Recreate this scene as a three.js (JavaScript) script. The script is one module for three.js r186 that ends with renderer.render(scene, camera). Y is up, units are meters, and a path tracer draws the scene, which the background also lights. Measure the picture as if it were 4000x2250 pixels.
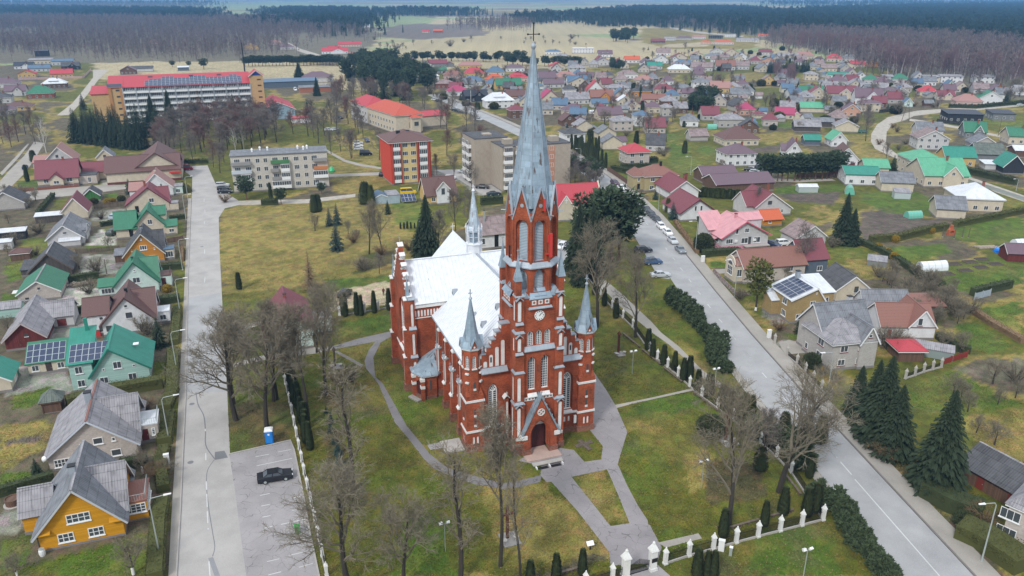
import*as THREE from 'three';
import{MarchingCubes}from 'three/addons/objects/MarchingCubes.js';
import{mergeGeometries}from 'three/addons/utils/BufferGeometryUtils.js';

// ---------- camera, sky, sun, exposure ----------
const{PI,sin,cos,max,min,round,abs,hypot,atan2,sqrt,pow,floor,cbrt,acos}=Math;
const scene=new THREE.Scene();
const camera=new THREE.PerspectiveCamera(40.7639,16 / 9,.5,40000);
camera.position.set(0,63.0,0);
camera.rotation.set(-.36247,0,0);
const renderer=new THREE.WebGLRenderer({antialias:true});
renderer.setSize(1024,576);
renderer.toneMapping=THREE.LinearToneMapping;
renderer.toneMappingExposure=1.55;
renderer.shadowMap.enabled=true;
{
const w=64,h=32,px=new Float32Array(w*h*4);
for(let j=0;j<h;j++)for(let i=0;i<w;i++){
const el=max(0,(j+.5)/ h*2-1),k=.42+.58*sin(el*PI / 2),o=(j*w+i)*4;
px[o]=.8*k;px[o+1]=.87*k;px[o+2]=.97*k;px[o+3]=1
}
const sky=new THREE.DataTexture(px,w,h,THREE.RGBAFormat,THREE.FloatType);
sky.mapping=THREE.EquirectangularReflectionMapping;sky.magFilter=THREE.LinearFilter;sky.minFilter=THREE.LinearFilter;sky.needsUpdate=true;
scene.background=sky;scene.environment=sky
}
const sun=new THREE.DirectionalLight(new THREE.Color(1,.98,.94),1.5);
sun.position.set(-90,170,40);sun.target.position.set(0,0,-130);
sun.castShadow=true;sun.shadow.radius=20;sun.shadow.mapSize.set(2048,2048);
Object.assign(sun.shadow.camera,{left:-260,right:260,top:260,bottom:-260,near:1,far:700});
scene.add(sun,sun.target);
scene.fog=new THREE.FogExp2(new THREE.Color(.24,.56,1),.00015);

// ---------- random, noise ----------
let seedState=7;
function seed(n){seedState=(n*2654435761)>>>0||1}
function rnd(){seedState|=0;seedState=seedState+0x6D2B79F5|0;let t=Math.imul(seedState ^ seedState>>>15,1|seedState);t=t+Math.imul(t ^ t>>>7,61|t)^ t;return((t ^ t>>>14)>>>0)/ 4294967296}
const rr=(a,b)=>a+(b -a)*rnd();
const pick=a=>a[floor(rnd()*a.length)];
const clamp=(x,a=0,b=1)=>max(a,min(b,x));
const lerp=(a,b,t)=>a+(b -a)*t;
const sstep=(a,b,x)=>{const t=clamp((x -a)/(b -a));return t*t*(3-2*t)};
function hash2(x,y,s){let h=Math.imul(x,374761393)+Math.imul(y,668265263)+Math.imul(s,2147483647 ^ 0x5bd1e995);h=Math.imul(h ^ h>>>13,1274126177);return((h ^ h>>>16)>>>0)/ 4294967296}
function vnoise(x,y,s=0,per=0){
let xi=floor(x),yi=floor(y);const fx=x -xi,fy=y -yi;
const u=fx*fx*(3-2*fx),v=fy*fy*(3-2*fy);
let x1=xi+1,y1=yi+1;
if(per){xi=((xi%per)+per)%per;x1=((x1%per)+per)%per;yi=((yi%per)+per)%per;y1=((y1%per)+per)%per}
return lerp(lerp(hash2(xi,yi,s),hash2(x1,yi,s),u),lerp(hash2(xi,y1,s),hash2(x1,y1,s),u),v)
}
function fbm(x,y,s=0,oct=4,per=0){let a=0,w=.5,t=0;for(let i=0;i<oct;i++){a+=w*vnoise(x,y,s+i*17,per);t+=w;x*=2;y*=2;per*=2;w*=.5}return a / t}

// ---------- textures (colour factors round 1, so that a material's colour stays its own) ----------
function tex(n,metres,fn,srgb=false){
const d=new Uint8Array(n*n*4);
for(let j=0;j<n;j++)for(let i=0;i<n;i++){
const c=fn(i / n,j / n),o=(j*n+i)*4;
const a=Array.isArray(c)?c:[c,c,c];
d[o]=clamp(a[0])*255;d[o+1]=clamp(a[1])*255;d[o+2]=clamp(a[2])*255;d[o+3]=255
}
const t=new THREE.DataTexture(d,n,n,THREE.RGBAFormat);
t.wrapS=t.wrapT=THREE.RepeatWrapping;t.magFilter=THREE.LinearFilter;t.minFilter=THREE.LinearMipmapLinearFilter;t.generateMipmaps=true;
if(srgb)t.colorSpace=THREE.SRGBColorSpace;
t.repeat.set(1 / metres,1 / metres);t.needsUpdate=true;
return t
}
const T={};
T.stucco=tex(256,6,(u,v)=>.8+.2*fbm(u*8,v*8,3,5,8)-.06*(fbm(u*64,v*16,5,2,64)>.62));
T.brickRed=tex(1024,8,(u,v)=>{
const row=floor(v*106),bu=u*32+(row%2)*.5,b=floor(bu)%32,fx=bu -floor(bu),fy=v*106-row;
const m=fx<.05||fy<.13,t=hash2(b,row,11),big=fbm(u*6,v*6,21,4,6);
let k=.46+.42*t+.9*(big -.5);if(t>.93)k*=.6;
const pale=sstep(.66,.8,fbm(u*10,v*20,31,4,10))*.35;
return m?[.62*(.7+big*.4),.66,.66]:[lerp(k,.95,pale*.5),lerp(k*.92,.95,pale),lerp(k*.9,.95,pale)]
});
T.brickPale=tex(512,4,(u,v)=>{
const row=floor(v*52),bu=u*16+(row%2)*.5,b=floor(bu)%16,fx=bu -floor(bu),fy=v*52-row;
return(fx<.05||fy<.12)?.68:.72+.25*hash2(b,row,12)+.12*(fbm(u*6,v*6,22,3,6)-.5)
});
T.planks=tex(256,3,(u,v)=>{const r=floor(v*16),f=v*16-r;return(f<.1?.55:.84)+.14*hash2(r,floor(u*1.0),3)+.1*(fbm(u*4,v*64,4,3,4)-.5)});
T.planksB=tex(256,3,(u,v)=>{const r=floor(v*16),f=v*16-r;return f<.12?f / .12:1});
T.boards=tex(256,3,(u,v)=>{const r=floor(u*18),f=u*18-r;return(f<.12?.45:.72)+.28*hash2(r,0,3)+.14*(fbm(u*64,v*4,4,3,4)-.5)});
T.wave=tex(256,4,(u,v)=>.5+.5*sin(u*PI*2*24));
T.asbestos=tex(512,8,(u,v)=>{const c=floor(u*7),r=floor(v*6),fy=v*6-r;const m=fbm(u*9,v*9,41,5,9);return .62+.16*hash2(c,r,7)+.34*(m -.45)-(fy<.06?.22:0)-.16*sstep(.55,.75,fbm(u*40,v*5,43,3,40))+.09*sin(u*151)});
T.tile=tex(256,3,(u,v)=>{const f=(v*9)%1;return .86+.1*vnoise(u*30,v*9,3,0)-(f<.16?.25:0)});
T.tileB=tex(256,3,(u,v)=>{const f=(v*9)%1;return .5*(1-f)+.5*(.5+.5*sin(u*PI*30))});
T.metal=tex(512,8,(u,v)=>{const c=floor(u*13),r=floor(v*7+hash2(c,1,5));const fx=u*13-c;return .8+.1*hash2(c,r,9)+.14*(fbm(u*10,v*10,5,5,10)-.5)-(fx<.06?.16:0)});
T.zinc=tex(1024,10,(u,v)=>{
const r=floor(v*13),c=floor(u*12+hash2(r,3,3)),fy=v*13-r,fx=(u*12+hash2(r,3,3))-c;
let k=.62+.2*hash2(c,r,9)+.4*(fbm(u*8,v*8,61,5,8)-.5);if(fy<.05||fx<.035)k*=.78;
const rust=sstep(.6,.7,fbm(u*60,v*9,66,4,60))*sstep(.45,.7,fbm(u*4,v*4,67,3,4));
return[lerp(k*.94,.3,rust),lerp(k,.2,rust),lerp(k*1.05,.17,rust)]
});
T.asphalt=tex(1024,16,(u,v)=>.74+.3*(fbm(u*6,v*6,71,5,6)-.5)+.22*(vnoise(u*512,v*512,73,512)-.5));
T.crazed=tex(1024,14,(u,v)=>{
const x=u*9+1.6*fbm(u*7,v*7,81,3,7),y=v*9+1.6*fbm(u*7,v*7,82,3,7);let d1=9,d2=9;
const xi=floor(x),yi=floor(y);
for(let j=-1;j<=1;j++)for(let i=-1;i<=1;i++){const a=((xi+i)%9+9)%9,b=((yi+j)%9+9)%9;const dx=xi+i+hash2(a,b,1)-x,dy=yi+j+hash2(a,b,2)-y,d=hypot(dx,dy);if(d<d1){d2=d1;d1=d}else if(d<d2)d2=d}
const k=.74+.3*(fbm(u*6,v*6,75,5,6)-.5)+.16*(vnoise(u*400,v*400,73,400)-.5);
return d2-d1<.06*fbm(u*12,v*12,5,2,12)-.012?k*.62:k
});
T.grass=tex(1024,22,(u,v)=>{
const a=fbm(u*14,v*14,91,5,14),b=vnoise(u*200,v*200,92,200),c=vnoise(u*500,v*500,94,500),d=fbm(u*24,v*24,97,4,24),k=.66+.75*(a -.5)+.4*(b -.5)+.4*(c -.5);
const y=sstep(.5,.72,d);
return[k*lerp(.9,1.22,y),k*lerp(1.0,1.02,y),k*lerp(.85,1.15,y)]
});
T.soil=tex(512,12,(u,v)=>.55+.5*fbm(u*12,v*12,99,5,12)+.12*sin(v*PI*2*18));
T.bark=tex(256,2,(u,v)=>.45+.8*(fbm(u*16,v*4,15,4,16)-.3));

// ---------- materials ----------
function mat(name,rgb,rough=.85,o={}){
const m=new THREE.MeshStandardMaterial({color:new THREE.Color().setRGB(...rgb),roughness:rough,metalness:o.metal||0});
m.name=name;if(o.map)m.map=o.map;if(o.bump){m.bumpMap=o.bump;m.bumpScale=o.bs||.02}
if(o.vc)m.vertexColors=true;if(o.two)m.side=THREE.DoubleSide;
return m
}
const M={
brick:mat('red brick',[.46,.108,.04],.9,{map:T.brickRed,bump:T.brickRed,bs:.012}),
brickDark:mat('weathered brick plinth',[.33,.15,.1],.92,{map:T.brickRed}),
plaster:mat('white limewash',[.8,.79,.77],.85,{map:T.stucco}),
zinc:mat('old zinc sheet',[.42,.51,.57],.5,{map:T.zinc,metal:.25}),
zincTrim:mat('grey sheet metal',[.42,.47,.52],.5,{map:T.metal,metal:.25}),
roofWhite:mat('white painted sheet roof',[.78,.8,.83],.5,{map:T.stucco}),
louvre:mat('weathered blue louvre boards',[.42,.5,.56],.8,{map:T.stucco}),
iron:mat('black wrought iron',[.015,.015,.017],.5,{metal:.4}),
doorWood:mat('dark red door boards',[.09,.018,.015],.6,{map:T.boards}),
redPaint:mat('red painted box',[.55,.04,.03],.5),
glass:mat('window glass',[.07,.08,.09],.1),
glassBlue:mat('leaded glass',[.05,.07,.09],.2),
frameWhite:mat('white frame',[.78,.78,.77],.5),
frameDark:mat('dark frame',[.06,.05,.045],.6),
stone:mat('grey stone',[.33,.31,.29],.9,{map:T.stucco}),
clock:mat('clock face',[.85,.85,.83],.5),
black:mat('black paint',[.012,.012,.014],.45),
rubber:mat('rubber',[.02,.02,.02],.85),
galv:mat('galvanised steel',[.42,.46,.45],.5,{metal:.3}),
woodOld:mat('weathered timber',[.17,.13,.1],.9,{map:T.boards}),
woodRed:mat('stained timber',[.13,.035,.02],.8,{map:T.boards}),
concrete:mat('concrete',[.46,.43,.39],.9,{map:T.stucco}),
solar:mat('solar cells',[.03,.042,.085],.06),
solarFrame:mat('aluminium',[.6,.62,.65],.4,{metal:.4}),
};
const matCache={};
function cm(kind,rgb){
const key=kind+rgb.join();if(matCache[key])return matCache[key];
const o={tile:[.6,{map:T.tile,bump:T.tileB,bs:.04}],sheet:[.5,{map:T.metal,bump:T.wave,bs:.02}],asb:[.92,{map:T.asbestos,bump:T.wave,bs:.05}],stucco:[.9,{map:T.stucco}],brickp:[.9,{map:T.brickPale}],planks:[.75,{map:T.planks,bump:T.planksB,bs:.015}],boards:[.9,{map:T.boards}],paint:[.5,{}],carp:[.25,{}],flat:[.9,{map:T.asphalt}]}[kind];
return matCache[key]=mat(kind+' '+rgb,rgb,o[0],o[1])
}

// ---------- geometry builder: flat faces with uv in metres (v runs up the face) ----------
class B{
constructor(){this.p=[];this.n=[];this.u=[];this.c=null}
tri(a,b,c){
const ux=b[0]-a[0],uy=b[1]-a[1],uz=b[2]-a[2],vx=c[0]-a[0],vy=c[1]-a[1],vz=c[2]-a[2];
let nx=uy*vz -uz*vy,ny=uz*vx -ux*vz,nz=ux*vy -uy*vx;const l=hypot(nx,ny,nz);if(l<1e-9)return this;
nx /=l;ny /=l;nz /=l;
let tx=1,tz=0;if(abs(ny)<.97){const q=hypot(nx,nz);tx=nz / q;tz=-nx / q}
const wx=ny*tz,wy=nz*tx -nx*tz,wz=-ny*tx;
for(const q of[a,b,c]){this.p.push(q[0],q[1],q[2]);this.n.push(nx,ny,nz);this.u.push(q[0]*tx+q[2]*tz,q[0]*wx+q[1]*wy+q[2]*wz)}
return this
}
quad(a,b,c,d){return this.tri(a,b,c).tri(a,c,d)}
poly(pts){for(let i=1;i<pts.length -1;i++)this.tri(pts[0],pts[i],pts[i+1]);return this}
hexa(b,t){
this.quad(t[0],t[1],t[2],t[3]).quad(b[3],b[2],b[1],b[0]);
for(let i=0;i<4;i++){const j=(i+1)%4;this.quad(b[i],b[j],t[j],t[i])}
return this
}
box(x0,y0,z0,x1,y1,z1){return this.hexa([[x0,y0,z1],[x1,y0,z1],[x1,y0,z0],[x0,y0,z0]],[[x0,y1,z1],[x1,y1,z1],[x1,y1,z0],[x0,y1,z0]])}
cbox(x,y,z,w,h,d){return this.box(x -w / 2,y,z -d / 2,x+w / 2,y+h,z+d / 2)}
prism(pts,d){
const f=pts.map(p=>[p[0],p[1],0]),b=pts.map(p=>[p[0],p[1],-d]);
for(const t of THREE.ShapeUtils.triangulateShape(pts.map(p=>new THREE.Vector2(...p)),[])){this.tri(f[t[0]],f[t[1]],f[t[2]]);this.tri(b[t[2]],b[t[1]],b[t[0]])}
for(let i=0;i<pts.length;i++){const j=(i+1)%pts.length;this.quad(f[j],f[i],b[i],b[j])}
return this
}
slab(pts,y0,y1){
let a=0;for(let i=0;i<pts.length;i++){const q=pts[(i+1)%pts.length];a+=pts[i][0]*q[1]-q[0]*pts[i][1]}
const P=a>0?[...pts].reverse():pts;
for(const t of THREE.ShapeUtils.triangulateShape(P.map(p=>new THREE.Vector2(p[0],-p[1])),[])){this.tri(...t.map(i=>[P[i][0],y1,P[i][1]]));if(y0!==null)this.tri(...[...t].reverse().map(i=>[P[i][0],y0,P[i][1]]))}
if(y0!==null)for(let i=0;i<P.length;i++){const q=P[(i+1)%P.length];this.quad([P[i][0],y0,P[i][1]],[q[0],y0,q[1]],[q[0],y1,q[1]],[P[i][0],y1,P[i][1]])}
return this
}
loft(rings,closeTop=true,closeBottom=false){
for(let k=0;k<rings.length -1;k++){const a=rings[k],b=rings[k+1];for(let i=0;i<a.length;i++){const j=(i+1)%a.length;this.quad(a[i],a[j],b[j],b[i])}}
if(closeTop)this.poly(rings[rings.length -1]);if(closeBottom)this.poly([...rings[0]].reverse());
return this
}
bar(a,b,w,h=w){
const A=new THREE.Vector3(...a),C=new THREE.Vector3(...b),d=C.clone().sub(A).normalize(),up=abs(d.y)>.95?new THREE.Vector3(1,0,0):new THREE.Vector3(0,1,0);
const s=d.clone().cross(up).normalize().multiplyScalar(w / 2),v=s.clone().cross(d).normalize().multiplyScalar(h / 2);
const c=(P,i,j)=>P.clone().addScaledVector(s,i).addScaledVector(v,j).toArray();
const r=P=>[c(P,-1,-1),c(P,1,-1),c(P,1,1),c(P,-1,1)];
return this.loft([r(A).reverse(),r(C).reverse()],true,true)
}
tube(a,b,r0,r1,n=6,cap=true){
const A=new THREE.Vector3(...a),C=new THREE.Vector3(...b),d=C.clone().sub(A).normalize(),up=abs(d.y)>.95?new THREE.Vector3(1,0,0):new THREE.Vector3(0,1,0);
const s=d.clone().cross(up).normalize(),v=d.clone().cross(s).normalize();
const ring=(P,r)=>Array.from({length:n},(_,i)=>{const t=i / n*PI*2;return P.clone().addScaledVector(s,cos(t)*r).addScaledVector(v,sin(t)*r).toArray()});
return this.loft([ring(A,r0),ring(C,r1)],cap,cap)
}
ring(cx,cz,rad,y,n,ph=0){return Array.from({length:n},(_,i)=>{const t=-i / n*PI*2+ph;return[cx+cos(t)*rad,y,cz+sin(t)*rad]})}
lathe(prof,n=8,cx=0,cz=0,ph=0){return this.loft(prof.map(([r,y])=>this.ring(cx,cz,max(r,.001),y,n,ph)),true,true)}
geo(){
const g=new THREE.BufferGeometry();
g.setAttribute('position',new THREE.Float32BufferAttribute(this.p,3));g.setAttribute('normal',new THREE.Float32BufferAttribute(this.n,3));g.setAttribute('uv',new THREE.Float32BufferAttribute(this.u,2));
if(this.c)g.setAttribute('color',new THREE.Float32BufferAttribute(this.c,3));
return g
}
}
function shape(){return new B}
const taken={};
function numbered(n){if(!(n in taken)){taken[n]=0;return n}return n+'_'+String(++taken[n]).padStart(3,'0')}
function part(name,g,m,parent=church){const o=new THREE.Mesh(g.geo?g.geo():g,m);o.name=name;o.castShadow=o.receiveShadow=true;parent.add(o);return o}
function tag(o,label,category,group,kind){o.userData.label=label;if(category)o.userData.category=category;if(group)o.userData.group=group;if(kind)o.userData.kind=kind;return o}
function thing(name,label,category,x=0,z=0,turn=0,group,y=0){const o=new THREE.Group();o.name=numbered(name);o.position.set(x,y,z);o.rotation.y=turn;scene.add(o);return tag(o,label,category,group)}
function one(name,label,category,g,m,group,kind){const o=part(numbered(name),g,m,scene);return tag(o,label,category,group,kind)}
function dup(o,label,x,z,turn=0,sc=1,sy=sc){const c=o.clone();c.name=numbered(o.name.replace(/_\d{3}$/,''));c.userData={...o.userData,label};c.position.set(x,o.position.y,z);c.rotation.y=turn;c.scale.set(sc,sy,sc);scene.add(c);return c}
const DEG=PI / 180;
class Q{
constructor(c){this.p=[];this.c=c?[]:null;this.k=[1,1,1]}
t(a,b,c){this.p.push(a[0],a[1],a[2],b[0],b[1],b[2],c[0],c[1],c[2]);if(this.c)for(let i=0;i<3;i++)this.c.push(...this.k);return this}
geo(){const g=new THREE.BufferGeometry();g.setAttribute('position',new THREE.Float32BufferAttribute(this.p,3));if(this.c)g.setAttribute('color',new THREE.Float32BufferAttribute(this.c,3));const uv=new Float32Array(this.p.length / 3*2);for(let i=0;i<uv.length / 2;i++){uv[2*i]=this.p[3*i];uv[2*i+1]=this.p[3*i+1]}g.setAttribute('uv',new THREE.BufferAttribute(uv,2));g.computeVertexNormals();return g}
seg(a,b,r0,r1,n){
const d=nrm(sub(b,a)),u=abs(d[1])>.9?[1,0,0]:[0,1,0],s=nrm(crs(d,u)),v=crs(d,s);let pa,pb;
for(let i=0;i<=n;i++){const t=i / n*6.2832,c=cos(t),w=sin(t),qa=[0,1,2].map(k=>a[k]+(s[k]*c+v[k]*w)*r0),qb=[0,1,2].map(k=>b[k]+(s[k]*c+v[k]*w)*r1);if(i){this.t(pa,qa,qb);this.t(pa,qb,pb)}pa=qa;pb=qb}
}
}
const sub=(a,b)=>[a[0]-b[0],a[1]-b[1],a[2]-b[2]],addv=(a,b,k=1)=>[a[0]+b[0]*k,a[1]+b[1]*k,a[2]+b[2]*k],crs=(a,b)=>[a[1]*b[2]-a[2]*b[1],a[2]*b[0]-a[0]*b[2],a[0]*b[1]-a[1]*b[0]],nrm=a=>{const l=hypot(...a)||1;return[a[0]/ l,a[1]/ l,a[2]/ l]};

// ---------- the church: local x runs along the facade to the right, local z = -t where t runs from the facade into the church ----------
import{Brush,Evaluator,SUBTRACTION}from 'three-bvh-csg';
const evaluator=new Evaluator();evaluator.attributes=['position','normal','uv'];
function cut(g,cutters){
let a=new Brush(g.geo?g.geo():g);a.updateMatrixWorld();
for(const c of cutters){const b=new Brush(c.geo?c.geo():c);b.updateMatrixWorld();a=evaluator.evaluate(a,b,SUBTRACTION)}
const r=a.geometry;r.clearGroups();return r
}
function archPts(w,h,pointed=true,n=7){
const r=w / 2,out=[[-r,0],[r,0]];
if(pointed){const R=w*.85,cx=r -R,a1=acos(-cx / R),top=R*sin(a1),y0=h -top;for(let i=0;i<=n;i++){const a=a1*i / n;out.push([cx+R*cos(a),y0+R*sin(a)])}for(let i=n -1;i>=0;i--){const a=a1*i / n;out.push([-(cx+R*cos(a)),y0+R*sin(a)])}}
else for(let i=0;i<=2*n;i++){const a=PI*i /(2*n);out.push([r*cos(a),h -r+r*sin(a)])}
return out
}
function at(g,x,y,z,ry=0,rz=0){const q=(g.geo?g.geo():g).clone();if(rz)q.rotateZ(rz);if(ry)q.rotateY(ry);q.translate(x,y,z);return q}
const archPrism=(w,h,d,pointed)=>shape().prism(archPts(w,h,pointed),d);
function archRing(w,h,t,d,pointed=true){
const o=archPts(w+2*t,h+t,pointed),i=archPts(w,h,pointed),s=new THREE.Shape(o.map(p=>new THREE.Vector2(...p)));
s.holes.push(new THREE.Path(i.map((p,k)=>new THREE.Vector2(p[0],p[1]+(k<2?.02:0)))));
return new THREE.ExtrudeGeometry(s,{depth:d,bevelEnabled:false})
}
function put(parent,name,g,m,x,y,z,ry=0){const o=part(name,g,m,parent);o.position.set(x,y,z);o.rotation.y=ry;return o}
const fit=(...a)=>put(church,...a);
const wcache={};
function leadedWindow(w,h,x,y,z,ry,cols=2,rows=6,rose=false){
const k='lw'+[w,h,cols,rows,rose];let c=wcache[k];
if(!c){
const f=[archRing(w -.18,h -.1,.09,.08)];
const b=shape(),top=h -w*.62;
for(let i=1;i<cols;i++)b.box(-w / 2+w*i / cols -.035,0,0,-w / 2+w*i / cols+.035,rose?top -w*.25:h -.12,.07);
for(let j=1;j<rows;j++)b.box(-w / 2+.02,top*j / rows -.02,0,w / 2-.02,top*j / rows+.02,.045);
f.push(b.geo());
if(rose){const rad=w*.3;for(let a=0;a<6;a++)f.push(new THREE.TorusGeometry(rad*.42,.035,4,10).toNonIndexed().translate(cos(a*PI / 3)*rad*.72,h -w*.52+sin(a*PI / 3)*rad*.72,.04));f.push(new THREE.TorusGeometry(rad*1.2,.06,4,16).toNonIndexed().translate(0,h -w*.52,.04));for(const sx of[-1,1])f.push(at(archRing(w / 2-.2,top*.98,.06,.06),sx*w / 4,0,0))}
c=wcache[k]=[shape().prism(archPts(w,h),.03).geo(),mergeGeometries(f.map(g=>{for(const n of Object.keys(g.attributes))if(!['position','normal','uv'].includes(n))g.deleteAttribute(n);return g}))]
}
const o=fit('window',c[0],M.glassBlue,x,y,z,ry);part('tracery',c[1],M.frameWhite,o);
return o
}
const CA=19.5*DEG,COX=3.8,COZ=-98.9;
const church=thing('brick_church','tall red brick Gothic church with white roof and pointed zinc spire','church',COX,COZ,CA);
const chW=(s,t)=>[COX+s*cos(CA)-t*sin(CA),COZ -s*sin(CA)-t*cos(CA)];
function niche(w,h,x,y,z,ry=0,pointed=false){
const k='n'+[w,h,pointed];const c=wcache[k]||(wcache[k]=[shape().prism(archPts(w,h,pointed),.02).geo(),archRing(w,h,.09,.07,pointed)]);
const o=fit('blind_arch',c[0],M.plaster,x,y,z,ry);o.translateZ(.02);part('brick_moulding',c[1],M.brick,o).position.z=-.02;
return o
}
function cap(x0,x1,y,z0,z1,rise,m=M.zincTrim,name='weathering'){
const b=shape().hexa([[x0,y -.08,z1],[x1,y -.08,z1],[x1,y -.08,z0],[x0,y -.08,z0]],[[x0,y+.02,z1],[x1,y+.02,z1],[x1,y+rise,z0],[x0,y+rise,z0]]);
return part(name,b,m)
}
function gablet(x,y,z,w,h,d,ry=0,m=M.zincTrim){
const b=shape(),hw=w / 2;for(const s of[-1,1]){const P=(X,Y,Z)=>[s*X,Y,Z];b.hexa(s>0?[P(0,h,d / 2),P(hw,0,d / 2),P(hw,0,-d / 2),P(0,h,-d / 2)]:[P(hw,0,d / 2),P(0,h,d / 2),P(0,h,-d / 2),P(hw,0,-d / 2)],s>0?[P(0,h+.14,d / 2),P(hw,.12,d / 2),P(hw,.12,-d / 2),P(0,h+.14,-d / 2)]:[P(hw,.12,d / 2),P(0,h+.14,d / 2),P(0,h+.14,-d / 2),P(hw,.12,-d / 2)])}
return fit('gablet',b,m,x,y,z,ry)
}
function cross(x,y,z,h,m=M.galv,ry=0,name='finial_cross'){const b=shape().box(-.04,0,-.04,.04,h,.04).box(-h*.28,h*.6,-.035,h*.28,h*.68,.035);b.lathe([[.04,-.05],[h*.1,h*.06],[.03,h*.16]],6);return fit(name,b,m,x,y,z,ry)}
{
const tz=-3.3;
// shaft of the tower, with its openings
const cuts=[];
for(const[s,w,y,h,d]of[[-1.0,1.05,9.95,5.25,.55],[1.0,1.05,9.95,5.25,.55],[-1.3,.85,17.0,2.2,.4],[0,.85,17.0,2.2,.4],[1.3,.85,17.0,2.2,.4]]){
cuts.push(at(archPrism(w+.3,h+.12,.36),s,y,.14));cuts.push(at(archPrism(w,h,d+.2),s,y,.15))
}
cuts.push(at(archPrism(3.1,5.5,1.3,true),0,0,.2));
cuts.push(at(shape().prism(Array.from({length:16},(_,i)=>[.62*cos(i*PI / 8),.62*sin(i*PI / 8)]),.5),-3.05,21.7,-3.3,-PI / 2));
part('tower_shaft',cut(shape().box(-3.3,.9,-6.6,3.3,24.2,0),cuts),M.brick);
part('tower_plinth',shape().box(-3.5,0,-6.8,-1.7,.9,.2).box(1.7,0,-6.8,3.5,.9,.2).box(-1.7,0,-6.8,1.7,.88,-1.3),M.brickDark);
for(const s of[-1,1]){leadedWindow(1.05,5.25,s,9.95,-.5,0,3,12);part('window_sill',shape().hexa([[s -.75,8.95,.32],[s+.75,8.95,.32],[s+.62,9.95,-.4],[s -.62,9.95,-.4]],[[s -.75,9.06,.34],[s+.75,9.06,.34],[s+.62,10.1,-.4],[s -.62,10.1,-.4]]),M.plaster)}
for(const s of[-1.3,0,1.3])leadedWindow(.85,2.2,s,17.0,-.3,0,3,6);
cap(-2.3,2.3,16.35,0,.42,.62,M.zincTrim,'ledge');
fit('round_window',new THREE.CylinderGeometry(.6,.6,.04,16).rotateZ(PI / 2),M.glassBlue,-3.12,21.7,-3.3);
// corner piers
for(const sx of[-1,1])for(const sz of[0,1]){
const zf=sz?-6.6:0,dz=sz?-1:1;
const stage=(y0,y1,ov,w)=>{const xo=sx*(3.3+ov),xi=sx*(3.3+ov -w),zo=zf+dz*ov,zi=zf+dz*(ov -w);return shape().box(min(xo,xi),y0,min(zo,zi),max(xo,xi),y1,max(zo,zi))};
const S=[[0,1.0,.66,1.75],[1.0,8.2,.52,1.5],[8.2,13.1,.42,1.4],[13.1,19.2,.32,1.3],[19.2,24.6,.22,1.2]];
S.forEach(([y0,y1,ov,w],i)=>{part(i?'corner_pier':'pier_plinth',stage(y0,y1,ov,w),i?M.brick:M.brickDark);if(i){const xo=sx*(3.3+ov -w / 2);fit('weathering',shape().loft([[[-w / 2-.1,0,w / 2+.1],[w / 2+.1,0,w / 2+.1],[w / 2+.1,0,-w / 2-.1],[-w / 2-.1,0,-w / 2-.1]],[[-w / 2-.1,.1,w / 2+.1],[w / 2+.1,.1,w / 2+.1],[w / 2+.1,.1,-w / 2-.1],[-w / 2-.1,.1,-w / 2-.1]],[[-w / 2+.15,.45,w / 2-.15],[w / 2-.15,.45,w / 2-.15],[w / 2-.15,.45,-w / 2+.15],[-w / 2+.15,.45,-w / 2+.15]]],true,true),i%2?M.zincTrim:M.zincTrim,xo,y1-.05,zf+dz*(ov -w / 2))}});
// white blind arches on the outer faces
if(!sz)for(const[y0,y1,ov,w]of[[2.9,7.7,.52,1.5],[8.75,12.5,.42,1.4],[16.5,18.5,.32,1.3],[21.0,24.0,.22,1.2]]){
niche(.52,y1-y0,sx*(3.3+ov -w / 2)+sx*.12,y0,ov+.005);
if(sx<0)niche(.52,y1-y0,-(3.3+ov)-.005,y0,ov -w / 2,-PI / 2);
if(y1>16||y1<8)gablet(sx*(3.3+ov -w / 2)+sx*.12,y1+.05,ov+.1,1.1,.5,.5);
if(y1<8)fit('white_sill',shape().box(-.45,-.5,-.1,.45,-.05,.16),M.plaster,sx*(3.3+ov -w / 2)+sx*.12,y0,ov);
else fit('grey_sill',shape().hexa([[-.6,-.5,.3],[.6,-.5,.3],[.6,-.5,-.1],[-.6,-.5,-.1]],[[-.6,-.42,.3],[.6,-.42,.3],[.5,-.02,-.1],[-.5,-.02,-.1]]),M.zincTrim,sx*(3.3+ov -w / 2)+sx*.12,y0,ov)
}
// pinnacle
const px=sx*3.12,pz=zf+dz*-.18;
part('pinnacle_shaft',shape().cbox(px,24.55,pz,.8,2.5,.8),M.brick);
part('pinnacle_spire',shape().loft([shape().ring(px,pz,.78,26.9,4,PI / 4),shape().ring(px,pz,.74,27.05,4,PI / 4),shape().ring(px,pz,.32,28.6,4,PI / 4),shape().ring(px,pz,.05,30.7,4,PI / 4)],true,true),M.zinc);
cross(px,30.7,pz,.7)
}
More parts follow.
